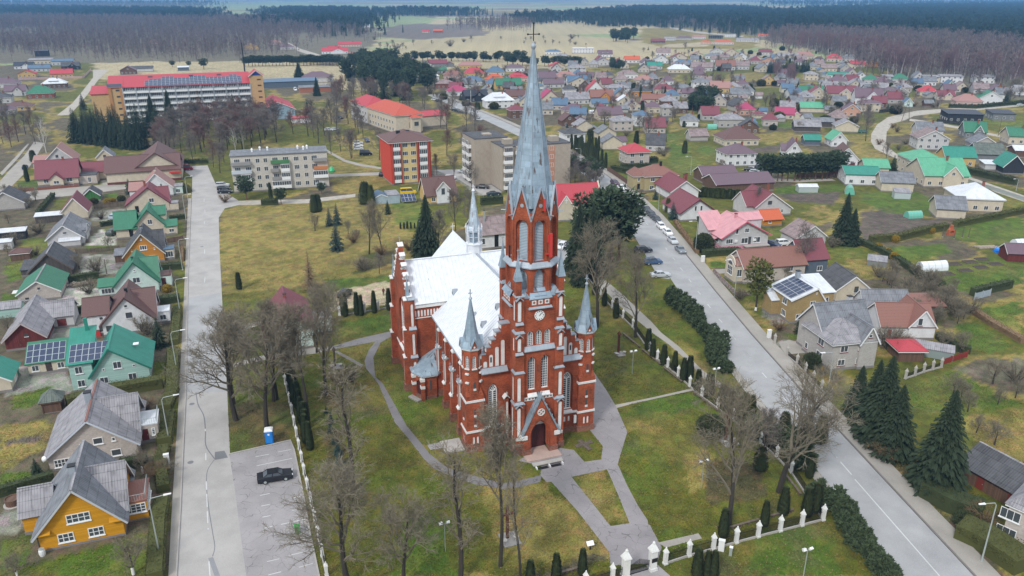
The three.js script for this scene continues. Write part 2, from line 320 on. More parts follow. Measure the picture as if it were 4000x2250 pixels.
// parapet with three white squares over the clock, and its sheet apron (front and left)
for(const[ry,cx,cz]of[[0,0,0],[-PI / 2,-3.3,-3.3]]){
fit('parapet',shape().box(-1.5,22.95,-.1,1.5,24.05,.34),M.brick,cx,0,cz,ry);
for(const x of[-.95,0,.95]){const o=fit('quatrefoil_panel',shape().box(-.32,0,0,.32,.66,.03),M.plaster,cx,23.25,cz,ry);o.translateX(x);o.translateZ(.34);part('quatrefoil',shape().prism([[0,.1],[.22,.33],[0,.56],[-.22,.33]],.03),M.brickDark,o).position.z=.045}
fit('parapet_sill',shape().hexa([[-1.75,22.6,.5],[1.75,22.6,.5],[1.75,22.6,-.05],[-1.75,22.6,-.05]],[[-1.75,22.7,.52],[1.75,22.7,.52],[1.6,23.0,.3],[-1.6,23.0,.3]]),M.zincTrim,cx,0,cz,ry);
fit('apron_roof',shape().hexa([[-1.7,24.05,.5],[1.7,24.05,.5],[1.3,25.35,-.35],[-1.3,25.35,-.35]],[[-1.7,24.15,.52],[1.7,24.15,.52],[1.3,25.47,-.35],[-1.3,25.47,-.35]]),M.zinc,cx,0,cz,ry)
}
part('tower_shoulder',shape().loft([[[-3.35,24.2,.05],[3.35,24.2,.05],[3.35,24.2,-6.65],[-3.35,24.2,-6.65]],[[-2.6,25.3,-.7],[2.6,25.3,-.7],[2.6,25.3,-5.9],[-2.6,25.3,-5.9]]],true,false),M.zinc);
// clock
const ck=fit('clock_face',new THREE.CylinderGeometry(.74,.74,.06,28).rotateX(PI / 2),M.clock,0,21.47,.03);
for(let i=0;i<12;i++){const a=i*PI / 6,n=part('hour_numeral',shape().box(-.02-(i%3?.02:.05),.5,0,.02+(i%3?.02:.05),.66,.01),M.black,ck);n.position.z=.032;n.rotation.z=-a}
for(const[a,l,w]of[[48,.62,.05],[40,.38,.08]]){const n=part('clock_hand',shape().box(-w / 2,-.1,0,w / 2,l,.015),M.black,ck);n.position.z=.05;n.rotation.z=-a*DEG}
// octagon belfry in two stages
const oct=(ap,y,n=8)=>Array.from({length:8},(_,i)=>{const t=-(i+.5)*PI / 4,R=ap / cos(PI / 8);return[cos(t)*R,y,tz+sin(t)*R]});
const octCut=(ap,w,h,y,d)=>Array.from({length:8},(_,i)=>{const a=i*PI / 4;return at(archPrism(w,h,d),sin(a)*(ap+.1),y,tz+cos(a)*(ap+.1),a)});
part('belfry_stage',cut(shape().loft([oct(3.32,24.0),oct(3.32,28.5)],true,true),[...octCut(3.32,1.75,3.4,25.0,.5),...octCut(3.32,1.3,3.1,25.0,.8)]),M.brick);
part('belfry_ledge',shape().loft([oct(3.3,28.3),oct(3.72,28.45),oct(3.72,28.6),oct(3.2,29.2)],true,true),M.zincTrim);
part('belfry_stage',cut(shape().loft([oct(3.18,28.9),oct(3.18,36)],true,true),[...octCut(3.18,1.8,6.0,29.3,.5),...octCut(3.18,1.3,5.6,29.3,.85)]),M.brick);
for(let i=0;i<8;i++){
const a=i*PI / 4;
for(const[ap,y,h,n]of[[3.32,25.0,3.1,14],[3.18,29.3,5.6,26]]){
const o=fit('louvre_panel',archPrism(1.3,h,.05),M.louvre,sin(a)*(ap -.62),y,tz+cos(a)*(ap -.62),a);
const b=shape();for(let k=0;k<n;k++){const yy=h*(k+.2)/ n,hw=yy>h -.75?.65*sqrt(max(0,(h -yy)/ .75))*.9:.62;b.hexa([[-hw,yy,.12],[hw,yy,.12],[hw,yy+.07,0],[-hw,yy+.07,0]],[[-hw,yy+.03,.13],[hw,yy+.03,.13],[hw,yy+.11,0],[-hw,yy+.11,0]])}
const s=part('louvre_slat',b,M.louvre,o);s.userData.kind='stuff';
fit('belfry_sill',shape().hexa([[-.85,-.55,.4],[.85,-.55,.4],[.66,0,-.4],[-.66,0,-.4]],[[-.85,-.47,.4],[.85,-.47,.4],[.66,.1,-.4],[-.66,.1,-.4]]),M.zinc,sin(a)*(ap -.05),y,tz+cos(a)*(ap -.05),a);
fit('arch_moulding',archRing(1.8,ap<3.3?6.0:3.4,.16,.07),M.brick,sin(a)*ap,y,tz+cos(a)*ap,a)
}
// corner rolls
const t=(i+.5)*PI / 4;part('corner_roll',shape().tube([sin(t)*3.44,28.8,tz+cos(t)*3.44],[sin(t)*3.44,35.4,tz+cos(t)*3.44],.17,.17,8),M.brick);
// gables
const hw=3.18*Math.tan(PI / 8),gz=3.2;
fit('gable',shape().prism([[-hw,35.0],[hw,35.0],[0,39.25]],.35),M.brick,sin(a)*gz,0,tz+cos(a)*gz,a);
for(const k of[-1,1]){fit('gable_coping',shape().bar([k*(hw+.05),34.95,.02],[0,39.4,.02],.3,.14),M.zincTrim,sin(a)*gz,0,tz+cos(a)*gz,a);fit('skirt_roof',shape().tri([0,39.35,.02],[k*hw,34.95,.02],[0,39.35,-gz]),M.zinc,sin(a)*gz,0,tz+cos(a)*gz,a)}
fit('gable_oculus',new THREE.CylinderGeometry(.26,.26,.06,12).rotateX(PI / 2),M.zincTrim,sin(a)*(gz+.01),37.0,tz+cos(a)*(gz+.01),a);
fit('water_spout',shape().tube([0,0,0],[0,.05,.9],.09,.07,6),M.zincTrim,sin(t)*3.3,35.6,tz+cos(t)*3.3,t)
}
// spire
const R=(ap,y)=>oct(ap,y);
part('spire',shape().loft([R(2.9,36.6),R(2.5,38.6),R(2.28,40.2),R(1.35,47.0),R(.62,52.4),R(.12,56.6)],true,false),M.zinc);
for(let i=0;i<8;i++){const t=(i+.5)*PI / 4,q=(ap,y)=>[sin(t)*ap / cos(PI / 8),y,tz+cos(t)*ap / cos(PI / 8)];part('spire_arris',shape().tube(q(2.92,36.6),q(2.3,40.2),.06,.06,5).tube(q(2.3,40.2),q(.14,56.6),.06,.04,5),M.zincTrim)}
part('spire_knob',shape().lathe([[.14,56.4],[.34,56.75],[.36,56.95],[.12,57.25],[.08,57.5]],10,0,tz),M.zincTrim);
{const b=shape().box(-.05,57.3,tz -.05,.05,59.6,tz+.05).box(-.75,58.25,tz -.04,.75,58.35,tz+.04);for(const[x,y]of[[-.75,58.3],[.75,58.3],[0,59.6]])b.cbox(x,y -.1,tz,.2,.2,.1);part('spire_cross',b,M.iron)}
// antenna boxes and brackets on the belfry
{const o=fit('antenna_box',shape().box(-.2,0,0,.2,3.3,.3),M.redPaint,1.25,30.0,.45);part('bracket',shape().box(-.35,2.0,-.3,-.1,3.0,.1).box(-.6,.3,-.4,0,.4,0),M.redPaint,o)}
{const o=fit('antenna_box',shape().box(-.14,0,0,.14,1.6,.25),M.redPaint,.35,36.4,.3);part('bracket',shape().box(-.3,-.2,-.2,0,-.1,.1),M.iron,o)}
fit('antenna_box',shape().box(-.1,0,0,.1,1.7,.2),M.black,-3.6,29.6,-2.3);

// portal porch
const por=[[-2.55,.9],[2.55,.9],[2.55,3.6],[0,9.1],[-2.55,3.6]];
part('portal',cut(at(shape().prism(por,1.35),0,0,1.15),[at(archPrism(3.3,5.5,.35),0,0,1.2),at(archPrism(2.9,5.3,.7),0,0,1.2),at(archPrism(2.5,5.1,1.7),0,0,1.2),at(shape().box(-.9,0,0,.9,1.8,.2),0,0,0)].slice(0,3)),M.brick);
for(const s of[-1,1])part('portal_plinth',shape().box(s<0?-2.7:1.45,0,-.1,s<0?-1.45:2.7,.92,1.3),M.brickDark);
for(const s of[-1,1]){
for(let k=0;k<3;k++)part('portal_column',shape().tube([s*(1.62-k*.19),.9,1.06-k*.33],[s*(1.62-k*.19),3.6,1.06-k*.33],.085,.085,8),M.brick);
part('portal_coping',shape().hexa([[s*2.75,3.3,-.2],[s*2.75,3.3,1.3],[0,9.2,1.3],[0,9.2,-.2]],[[s*2.95,3.45,-.2],[s*2.95,3.45,1.3],[0,9.62,1.3],[0,9.62,-.2]]),M.zinc);
for(let k=0;k<6;k++){const f=(k+.7)/ 6.6;part('crocket',shape().cbox(s*2.88*(1-f),3.5+6.05*f,1.2,.14,.26,.14),M.zincTrim)}
part('portal_foot',shape().box(s*2.1-(s<0?.85:0),2.75,-.05,s*2.1+(s>0?.85:0),3.35,1.36),M.plaster)
}
cross(0,9.5,1.2,.9,M.zincTrim);
for(const s of[-1,1]){const d=fit('door_leaf',shape().box(0,0,0,1.2,3.75,.1),M.doorWood,s<0?-1.22:.02,.15,-.55);for(let k=0;k<6;k++)part('door_board',shape().box(.02+k*.2,.05,0,.19+k*.2,3.7,.13),M.doorWood,d);part('door_handle',shape().tube([s<0?1.05:.15,1.5,.1],[s<0?1.05:.15,1.5,.2],.05,.05),M.iron,d)}
{const ty=fit('tympanum',cut(shape().prism(archPts(2.44,5.1).map(([x,y])=>[x,max(y,3.95)]),.12),[at(shape().box(-.09,0,-.2,.09,.75,.2).box(-.35,.34,-.2,.35,.5,.2),0,4.05,0)]),M.plaster,0,0,-.4);part('tympanum_glass',shape().box(-.9,4.0,-.2,.9,4.9,-.14),M.brickDark,ty)}
{const o=fit('rose_tracery',new THREE.TorusGeometry(.52,.07,5,20).toNonIndexed(),M.plaster,0,6.85,1.2);const f=[];for(let k=0;k<4;k++)f.push(new THREE.TorusGeometry(.2,.05,5,12).translate(cos(k*PI / 2)*.3,sin(k*PI / 2)*.3,0));part('rose_petal',mergeGeometries(f),M.plaster,o);part('rose_glass',new THREE.CylinderGeometry(.5,.5,.04,16).rotateX(PI / 2),M.brickDark,o).position.z=-.03}
for(const s of[-1,1]){const o=part('trefoil_band',shape().box(s<0?-2.2:.6,8.4,0,s<0?-.6:2.2,8.95,.12),M.plaster);for(const k of[-.5,0,.5])part('trefoil',new THREE.CylinderGeometry(.15,.15,.05,6).rotateX(PI / 2).translate(s*1.4+k,8.67,.12),M.brickDark,o)}
// steps and landing
part('entrance_landing',shape().box(-2.7,.0,1.3,2.7,.16,2.9),cm('stucco',[.5,.36,.3]));
part('entrance_landing',shape().box(-1.3,.0,-.6,1.3,.155,1.3),cm('stucco',[.5,.36,.3]));

// facade wings
for(const sx of[-1,1]){
const X=(a,b)=>[min(sx*a,sx*b),max(sx*a,sx*b)];
const[x0,x1]=X(3.2,8.0);
const steps=[[3.2,4.7,19.5],[4.7,5.45,18.4],[5.45,6.2,17.3],[6.2,6.95,16.2],[6.95,7.7,15.2]];
const out=[[3.2,.9],[8.0,.9],[8.0,13.6]];out.push([7.7,13.6]);[...steps].reverse().forEach(([a,b,h])=>{out.push([b,h],[a,h])});
const pts=out.filter((p,i)=>!i||p[0]!==out[i -1][0]||p[1]!==out[i -1][1]).map(([a,b])=>[sx*a,b]);
if(sx<0)pts.reverse();
part('facade_wall',cut(at(shape().prism(pts,.9),0,0,-3.0),[at(archPrism(1.75,6.45,.35),sx*5.85,4.0,-2.9),at(archPrism(1.3,6.2,.6),sx*5.85,4.0,-2.9)]),M.brick);
part('facade_plinth',shape().box(x0,0,-3.9,x1,.9,-2.8),M.brickDark);
leadedWindow(1.3,6.2,sx*5.85,4.0,-3.4,0,2,16,true);
part('white_sill',shape().hexa([[sx*5.85-.95,3.5,-2.65],[sx*5.85+.95,3.5,-2.65],[sx*5.85+.65,4.0,-3.3],[sx*5.85-.65,4.0,-3.3]],[[sx*5.85-.95,3.62,-2.65],[sx*5.85+.95,3.62,-2.65],[sx*5.85+.65,4.15,-3.3],[sx*5.85-.65,4.15,-3.3]]),M.plaster);
part('string_course',shape().box(x0,3.25,-3.1,x1,3.6,-2.82),M.plaster);
cap(X(3.75,7.75)[0],X(3.75,7.75)[1],12.45,-3.02,-2.35,.65,M.zincTrim,'ledge');
part('corbel_frieze',shape().box(X(3.75,7.75)[0],11.95,-3.02,X(3.75,7.75)[1],12.4,-2.75),M.brick);
for(const[s,y1]of[[4.4,17.15],[5.28,16.2],[6.16,15.1],[7.04,14.15]]){const n=niche(.58,y1-13.15,sx*s,13.15,-2.995);if(s===6.16)part('slit_window',shape().box(-.12,.7,0,.12,1.5,.03),M.glass,n)}
for(const[a,b,h]of steps){part('step_cap',shape().box(X(a -.05,b+.08)[0],h,-4.0,X(a -.05,b+.08)[1],h+.18,-2.9),M.zincTrim);part('step_edge',shape().box(X(b -.1,b+.05)[0],h -.55,-3.9,X(b -.1,b+.05)[1],h,-2.93),M.plaster)}
for(const s of[5.5,6.2]){niche(.3,.9,sx*s,1.9,-2.795-.2)}
// buttress between wing and tower
part('wing_buttress',shape().box(X(3.75,4.35)[0],0,-3.1,X(3.75,4.35)[1],7.9,-2.2),M.brick);
niche(.34,6.2,sx*4.05,1.4,-2.195);gablet(sx*4.05,8.0,-2.55,.95,.5,.9,0,M.plaster);cross(sx*4.05,8.55,-2.2,.6,M.plaster);

// stair turret: square below, octagon above, with a sheet spire
const cx=sx*8.8,cz=-3.75,hw=1.32;
part('turret_base',shape().box(cx -hw,.9,cz -hw,cx+hw,9.2,cz+hw),M.brick);
part('turret_plinth',shape().box(cx -hw -.15,0,cz -hw -.15,cx+hw+.15,.95,cz+hw+.15),M.brickDark);
const o8=(ap,y)=>Array.from({length:8},(_,i)=>{const t=-(i+.5)*PI / 4,R2=ap / cos(PI / 8);return[cx+cos(t)*R2,y,cz+sin(t)*R2]});
part('turret_drum',cut(shape().loft([o8(1.3,9.0),o8(1.3,16.5)],true,true),Array.from({length:8},(_,i)=>i).map(i=>at(archPrism(.55,1.9,.3),cx+sin(i*PI / 4)*1.4,13.6,cz+cos(i*PI / 4)*1.4,i*PI / 4))),M.brick);
for(let i=0;i<8;i++){const a=i*PI / 4;if(cos(a)>-.5){leadedWindow(.55,1.9,cx+sin(a)*1.13,13.6,cz+cos(a)*1.13,a,2,5);fit('white_sill',shape().box(-.38,-.22,-.1,.38,-.02,.16),M.plaster,cx+sin(a)*1.3,13.6,cz+cos(a)*1.3,a)}}
for(const[sa,sb]of[[1,1],[-1,1],[1,-1],[-1,-1]])part('turret_broach',shape().loft([[[cx+sa*1.32,9.2,cz+sb*1.32],[cx+sa*1.32,9.2,cz+sb*.5],[cx+sa*.5,9.2,cz+sb*1.32]],[[cx+sa*.95,10.4,cz+sb*.95],[cx+sa*.96,10.4,cz+sb*.94],[cx+sa*.94,10.4,cz+sb*.96]]],true,true),M.brick);
part('turret_eave',shape().loft([o8(1.3,16.2),o8(1.58,16.45),o8(1.6,16.6)],true,true),M.plaster);
part('turret_spire',shape().loft([o8(1.62,16.6),o8(1.15,17.6),o8(.78,19.2),o8(.1,23.7)],true,true),M.zinc);
for(let i=0;i<4;i++){const a=i*PI / 2;fit('spire_dormer',shape().prism([[-.5,16.5],[.5,16.5],[0,17.9]],.7),M.brick,cx+sin(a)*1.55,0,cz+cos(a)*1.55,a);gablet(cx+sin(a)*1.3,16.5,cz+cos(a)*1.3,1.2,1.5,.75,a,M.zinc);fit('dormer_oculus',new THREE.CylinderGeometry(.14,.14,.04,8).rotateX(PI / 2),M.plaster,cx+sin(a)*1.57,16.95,cz+cos(a)*1.57,a)}
{const b=shape().lathe([[.1,23.5],[.28,23.7],[.2,23.85],[.06,24.0],[.06,24.7]],8,cx,cz);for(const[dx,dz]of[[.3,0],[-.3,0],[0,.3],[0,-.3]])b.bar([cx,24.4,cz],[cx+dx,24.55,cz+dz],.09);b.cbox(cx,24.6,cz,.12,.5,.12);part('turret_finial',b,M.zincTrim)}
for(const[y,w]of[[3.25,.14],[8.2,.14]])part('string_course',shape().box(cx -hw -w,y,cz -hw -w,cx+hw+w,y+.32,cz+hw+w),M.plaster);
for(const y of[4.5,6.1,10.4]){const w=fit('slit_window',shape().box(-.14,0,0,.14,.95,.03),M.glass,cx,y,cz+hw -(y>9?.01:0));part('slit_sill',shape().box(-.2,-.32,0,.2,-.02,.12),M.plaster,w)}
for(const k of[-.3,.3])niche(.3,1.2,cx+k,1.3,cz+hw+.005);
if(sx<0){for(const k of[-.3,.3])niche(.3,1.2,cx -hw -.005,1.3,cz+k,-PI / 2);const w=fit('slit_window',shape().box(-.14,0,0,.14,.95,.03),M.glass,cx -hw,5.2,cz,-PI / 2);part('slit_sill',shape().box(-.2,-.32,0,.2,-.02,.12),M.plaster,w)}
for(const k of[-1,1])for(const y of[11.2,12.6])fit('corner_cap',shape().box(-.28,0,-.2,.28,.22,.3),M.plaster,cx+sin(k*PI / 4)*1.28,y,cz+cos(k*PI / 4)*1.28,k*PI / 4)
}

// nave
for(const sx of[-1,1]){
const ts=[8.1,12.4,16.7,21.0];const cutters=[];
const ry=sx*PI / 2;
for(const t of[6.0,10.25,14.55,18.85]){cutters.push(at(archPrism(1.9,6.4,.45),sx*9.0,5.0,-t,ry));cutters.push(at(archPrism(1.4,6.1,.75),sx*9.0,5.0,-t,ry))}
part('nave_wall',cut(shape().box(sx>0?8.2:-8.9,.9,-25,sx>0?8.9:-8.2,13.1,-3.5),cutters),M.brick);
part('nave_plinth',shape().box(sx>0?8.2:-9.05,0,-25,sx>0?9.05:-8.2,.92,-3.5),M.brickDark);
for(const t of[6.0,10.25,14.55,18.85]){leadedWindow(1.4,6.1,sx*8.35,5.0,-t,ry,2,14,true);fit('white_sill',shape().box(-1,-.3,-.2,1,0,.2),M.plaster,sx*8.9,5.0,-t,ry)}
part('eave_cornice',shape().box(sx>0?8.9:-9.15,12.5,-24.4,sx>0?9.15:-8.9,13.0,-5.1),M.plaster);
for(const t of ts){
const bx=(a,b)=>[min(sx*a,sx*b),max(sx*a,sx*b)];
const P=(a,b,y0,y1,w,m,n)=>part(n,shape().box(bx(a,b)[0],y0,-t -w / 2,bx(a,b)[1],y1,-t+w / 2),m);
P(8.9,10.05,0,1.3,1.1,M.brickDark,'buttress_plinth');P(8.9,9.85,1.3,4.4,.9,M.brick,'buttress');P(8.9,9.7,4.4,8.7,.85,M.brick,'buttress');P(8.9,9.35,8.7,11.8,.8,M.brick,'buttress');
for(const[xo,xi,y,r]of[[10.0,9.6,4.35,.5],[9.85,9.3,8.65,.7],[9.5,8.9,11.75,.8]])part('weathering',shape().hexa(sx<0?[[-xo,y,-t+.52],[-xi,y,-t+.52],[-xi,y,-t -.52],[-xo,y,-t -.52]]:[[xi,y,-t+.52],[xo,y,-t+.52],[xo,y,-t -.52],[xi,y,-t -.52]],sx<0?[[-xo,y+.08,-t+.52],[-xi,y+r,-t+.52],[-xi,y+r,-t -.52],[-xo,y+.08,-t -.52]]:[[xi,y+r,-t+.52],[xo,y+.08,-t+.52],[xo,y+.08,-t -.52],[xi,y+r,-t -.52]]),M.plaster);
niche(.4,3.4,sx*9.705,4.95,-t,ry);niche(.4,2.2,sx*9.355,9.3,-t,ry);
gablet(sx*9.45,8.75,-t,1.1,.6,.9,ry,M.zincTrim);cross(sx*9.75,9.4,-t,.7,M.zincTrim);
// white quoins on the side that faces the facade
part('white_edge',shape().box(bx(9.5,9.72)[0],4.8,-t+.43,bx(9.5,9.72)[1],8.6,-t+.46),M.plaster)
}
if(sx<0)part('downpipe',shape().tube([-9.0,.5,-23.8],[-9.0,13,-23.8],.07,.07),M.galv)
}
// roofs in standing-seam strips, each strip a sheet of its own
function slope(a,b,c,d,n,m,name,seam=.06){
const L=(p,q,f)=>p.map((v,i)=>v+(q[i]-v)*f);
const e1=new THREE.Vector3(...b).sub(new THREE.Vector3(...a)),e2=new THREE.Vector3(...d).sub(new THREE.Vector3(...a)),nn=e1.cross(e2).normalize();if(nn.y<0)nn.negate();
const up=(p,k)=>[p[0]+nn.x*k,p[1]+nn.y*k,p[2]+nn.z*k];
for(let i=0;i<n;i++){
const f0=i / n,f1=(i+1)/ n,p0=L(a,b,f0),p1=L(a,b,f1),q1=L(d,c,f1),q0=L(d,c,f0),b0=shape();
b0.hexa([p0,p1,q1,q0],[up(p0,.05),up(p1,.05),up(q1,.05),up(q0,.05)]);
b0.bar(up(p0,.05),up(q0,.05),.045,seam*2);
part(name,b0,m)
}
}
const NR=21.15,EV=13.05;
slope([-9.5,EV,-4.0],[-9.5,EV,-25.2],[0,NR,-30],[0,NR,-4.0],36,M.roofWhite,'roof_sheet');
slope([9.5,EV,-25.2],[9.5,EV,-4.0],[0,NR,-4.0],[0,NR,-30],36,M.roofWhite,'roof_sheet');
part('ridge_cap',shape().box(-.2,NR,-30,.2,NR+.14,-4),M.zincTrim);
part('roof_filling',shape().prism([[-9.2,EV -.05],[9.2,EV -.05],[0,NR -.1]],22).geo().translate(0,0,-3.6),M.brickDark);
for(const sx of[-1,1])part('gutter',shape().box(sx*9.55-.1,EV -.15,-24.5,sx*9.55+.1,EV+.02,-4.6),M.zincTrim);
// lucarnes on the nave roof
for(const[t,f]of[[9.5,.45],[13.8,.42],[24.5,.42],[10.3,.72]]){const x=-9.5*(1-f),y=EV+(NR -EV)*f;const o=fit('roof_vent',shape().prism([[-.42,0],[.42,0],[0,1.0]],.9),M.zincTrim,x -.35,y -.15,-t,-PI / 2);part('vent_opening',shape().prism([[-.2,.2],[.2,.2],[0,.65]],.02).geo().translate(0,0,.02),M.black,o)}

// transept
const tc=30.1,th=5.6;
for(const sx of[-1,1]){
part('transept_wall',shape().box(sx>0?7:-13.05,.9,-tc -th,sx>0?13.05:-7,15.35,-tc+th),M.brick);
part('transept_plinth',shape().box(sx>0?7:-13.25,0,-tc -th -.2,sx>0?13.25:-7,.92,-tc+th+.2),M.brickDark);
// stepped gable
const st=[[0,.75,24.0],[.75,1.75,22.6],[1.75,2.75,21.2],[2.75,3.75,19.8],[3.75,4.75,18.4],[4.75,5.9,16.9]];
const half=[];st.forEach(([a,b,h])=>half.push([a,h],[b,h]));
const right=half.slice(1),left=right.map(([a,h])=>[-a,h]).reverse();
const pts=[[-5.9,.9],[5.9,.9],...[...right].reverse(),...[...left].reverse()].filter((p,i,A)=>!i||p[0]!==A[i -1][0]||p[1]!==A[i -1][1]);
const ry=sx*PI / 2;
fit('gable_wall',cut(shape().prism(pts,.7),[at(archPrism(3.6,9.0,.3),0,5.9,.02),at(archPrism(2.8,8.6,.55),0,5.9,.02)]),M.brick,sx*13.5,0,-tc,ry);
leadedWindow(2.8,8.6,sx*13.1,5.9,-tc,ry,4,16,true);
fit('white_sill',shape().hexa([[-1.7,-.5,.35],[1.7,-.5,.35],[1.4,0,-.35],[-1.4,0,-.35]],[[-1.7,-.4,.35],[1.7,-.4,.35],[1.4,.12,-.35],[-1.4,.12,-.35]]),M.plaster,sx*13.5,5.9,-tc,ry);
fit('string_course',shape().box(-5.9,5.0,0,5.9,5.3,.14),M.plaster,sx*13.5,0,-tc,ry);
for(const[a,b,h]of st)for(const k of a?[-1,1]:[0]){
const m=k*(a+b)/ 2,w=k?(b -a):1.5;
{const g=gablet(sx*13.15,h,-tc -m,w+.16,.42,.95,ry,M.plaster);g.name='step_cap'}
if(k){const f=fit('step_edge',shape().box(-.1,-.6,-.35,.1,0,.36),M.plaster,sx*13.15,h,-tc -k*(b -.1),ry)}
if(a<4.5){const n=fit('blind_slot',shape().prism(archPts(.34,2.6),.03),M.brickDark,sx*13.515,h -3.4,-tc -(k?m:0),ry);part('slot_cap',shape().box(-.22,2.75,0,.22,2.95,.1),M.plaster,n)}
}
cross(sx*13.15,24.4,-tc,1.4,M.zincTrim,ry);
// corner buttresses
for(const kt of[1,-1]){
const z=-tc+kt*(th -.1);
for(const[y0,y1,ov,w,m]of[[0,1.3,1.2,1.35,M.brickDark],[1.3,6.2,1.0,1.1,M.brick],[6.2,11.2,.8,1.05,M.brick],[11.2,16.4,.55,1.0,M.brick]]){
part('corner_buttress',shape().box(sx>0?12.5:-13.5-ov,y0,z -w / 2,sx>0?13.5+ov:-12.5,y1,z+w / 2),m);
part('corner_buttress',shape().box(sx*12.9-w / 2,y0,kt>0?z -.3:z -ov,sx*12.9+w / 2,y1-.01,kt>0?z+ov:z+.3),m);
if(y0){part('weathering',shape().hexa([[sx*12.9-.65,y1-.02,z+kt*ov+.14],[sx*12.9+.65,y1-.02,z+kt*ov+.14],[sx*12.9+.65,y1-.02,z+kt*ov -.3],[sx*12.9-.65,y1-.02,z+kt*ov -.3]],[[sx*12.9-.65,y1+.1,z+kt*ov+.14],[sx*12.9+.65,y1+.1,z+kt*ov+.14],[sx*12.9+.55,y1+(kt>0?.6:.3),z+kt*ov -.3],[sx*12.9-.55,y1+(kt>0?.6:.3),z+kt*ov -.3]]),M.zincTrim);gablet(sx*(13.4+ov),y1,z,1.2,.45,.6,ry,M.plaster)}
if(y0&&kt>0)niche(.42,y1-y0-1.2,sx*12.9,y0+.5,z+ov+.005);
if(y0)niche(.4,y1-y0-1.2,sx*(13.5+ov)+sx*.005,y0+.5,z,ry)
}
part('gable_pinnacle',shape().loft([shape().ring(sx*13.4,z,.5,16.7,4,PI / 4),shape().ring(sx*13.4,z,.04,20.2,4,PI / 4)],true,true),M.zinc);cross(sx*13.4,20.1,z,.7,M.zincTrim)
}
// arcaded white frieze under the eave that looks to the facade
for(let k=0;k<9;k++){const n=niche(.32,1.15,sx*(8.0+k*.53),13.15,-tc+th+.005)}
part('frieze_band',shape().box(sx>0?7.2:-12.4,12.85,-tc+th,sx>0?12.4:-7.2,13.0,-tc+th+.12),M.plaster);
part('eave_cornice',shape().box(sx>0?7.2:-12.6,14.75,-tc+th,sx>0?12.6:-7.2,15.3,-tc+th+.25),M.plaster);
for(const kt of[1,-1]){
const e=-tc+kt*(th+.4);
slope([sx*13.0,15.4,e],[0,15.4,e],[0,21.2,-tc],[sx*13.0,21.2,-tc],20,M.roofWhite,'roof_sheet')
}
part('ridge_cap',shape().box(sx>0?0:-13,21.2,-tc -.2,sx>0?13:0,21.33,-tc+.2),M.roofWhite)
}
{const o=fit('roof_vent',shape().prism([[-.6,0],[.6,0],[0,1.6]],1.2),M.roofWhite,-9.2,17.1,-tc+3.0,0);part('vent_opening',shape().prism([[-.28,.25],[.28,.25],[0,.9]],.02).geo().translate(0,0,.02),M.black,o)}
// chancel and apse roof
part('chancel_wall',shape().slab([[-6.6,-35],[6.6,-35],[6.6,-44.5],[3.6,-49],[-3.6,-49],[-6.6,-44.5]],0,13.5),M.brick);
slope([-7.1,13.4,-33],[-7.1,13.4,-44.5],[0,21.0,-45],[0,21.0,-33],18,M.roofWhite,'roof_sheet');
slope([7.1,13.4,-44.5],[7.1,13.4,-33],[0,21.0,-33],[0,21.0,-45],18,M.roofWhite,'roof_sheet');
{const A=[0,21.0,-45],e=[[-7.1,13.4,-44.5],[-3.9,13.4,-49.5],[3.9,13.4,-49.5],[7.1,13.4,-44.5]];for(let i=0;i<3;i++)part('apse_roof_sheet',shape().tri(e[i+1],e[i],A),M.roofWhite)}
cross(0,21.0,-45,1.5,M.roofWhite);
// fleche over the crossing
const fz=-31,o8=(ap,y)=>Array.from({length:8},(_,i)=>{const t=-(i+.5)*PI / 4,R2=ap / cos(PI / 8);return[cos(t)*R2,y,fz+sin(t)*R2]});
part('fleche_base',shape().loft([o8(1.75,19.4),o8(1.3,21.2),o8(1.22,22.6),o8(1.42,22.7),o8(1.42,22.85),o8(1.0,23.0)],true,true),M.roofWhite);
part('fleche_core',shape().loft([o8(.72,22.9),o8(.72,25.3)],true,true),M.zinc);
for(let i=0;i<8;i++){const t=(i+.5)*PI / 4,x=sin(t)*1.12,z=fz+cos(t)*1.12;part('fleche_column',shape().tube([x,22.9,z],[x,25.0,z],.07,.07,6),M.roofWhite);part('fleche_pinnacle',shape().lathe([[.1,24.6],[.1,25.5],[.16,25.6],[.03,26.3]],6,sin(t)*1.35,fz+cos(t)*1.35),M.roofWhite);part('fleche_stay',shape().bar([x,23.9,z],[sin(t)*1.35,25.1,fz+cos(t)*1.35],.07).bar([sin(t)*1.35,22.9,fz+cos(t)*1.35],[sin(t)*1.35,25.1,fz+cos(t)*1.35],.1),M.roofWhite);const u=(i+1.5)*PI / 4;part('fleche_rail',shape().bar([x,24.0,z],[sin(u)*1.12,24.0,fz+cos(u)*1.12],.07),M.roofWhite)}
part('fleche_spire',shape().loft([o8(1.15,24.9),o8(1.2,25.2),o8(.92,25.9),o8(.14,31.9)],true,true),mat('pale zinc sheet',[.66,.72,.76],.45,{map:T.zinc,metal:.2}));
part('fleche_finial',shape().lathe([[.14,31.8],[.3,32.0],[.16,32.25],[.06,32.4],[.05,33.2]],8,0,fz).box(-.25,32.7,fz -.04,.25,32.8,fz+.04),M.roofWhite);
// polygonal side porch in the angle of nave and left transept
const por2=[[-8.9,-24.5],[-13.3,-24.5],[-13.4,-22.3],[-12.4,-20.2],[-10.1,-20.2],[-8.9,-21.4]];
part('side_porch_wall',cut(shape().slab(por2,.5,4.4),[at(archPrism(1.25,2.9,.5),-12.95,.3,-21.3,-63*DEG).translate(-.14,0,.07)]),M.brick);
part('side_porch_plinth',shape().slab(por2.map(([x,z])=>[x<-9?x -.1:x,z>-24?z+.1:z]),0,.52),M.brickDark);
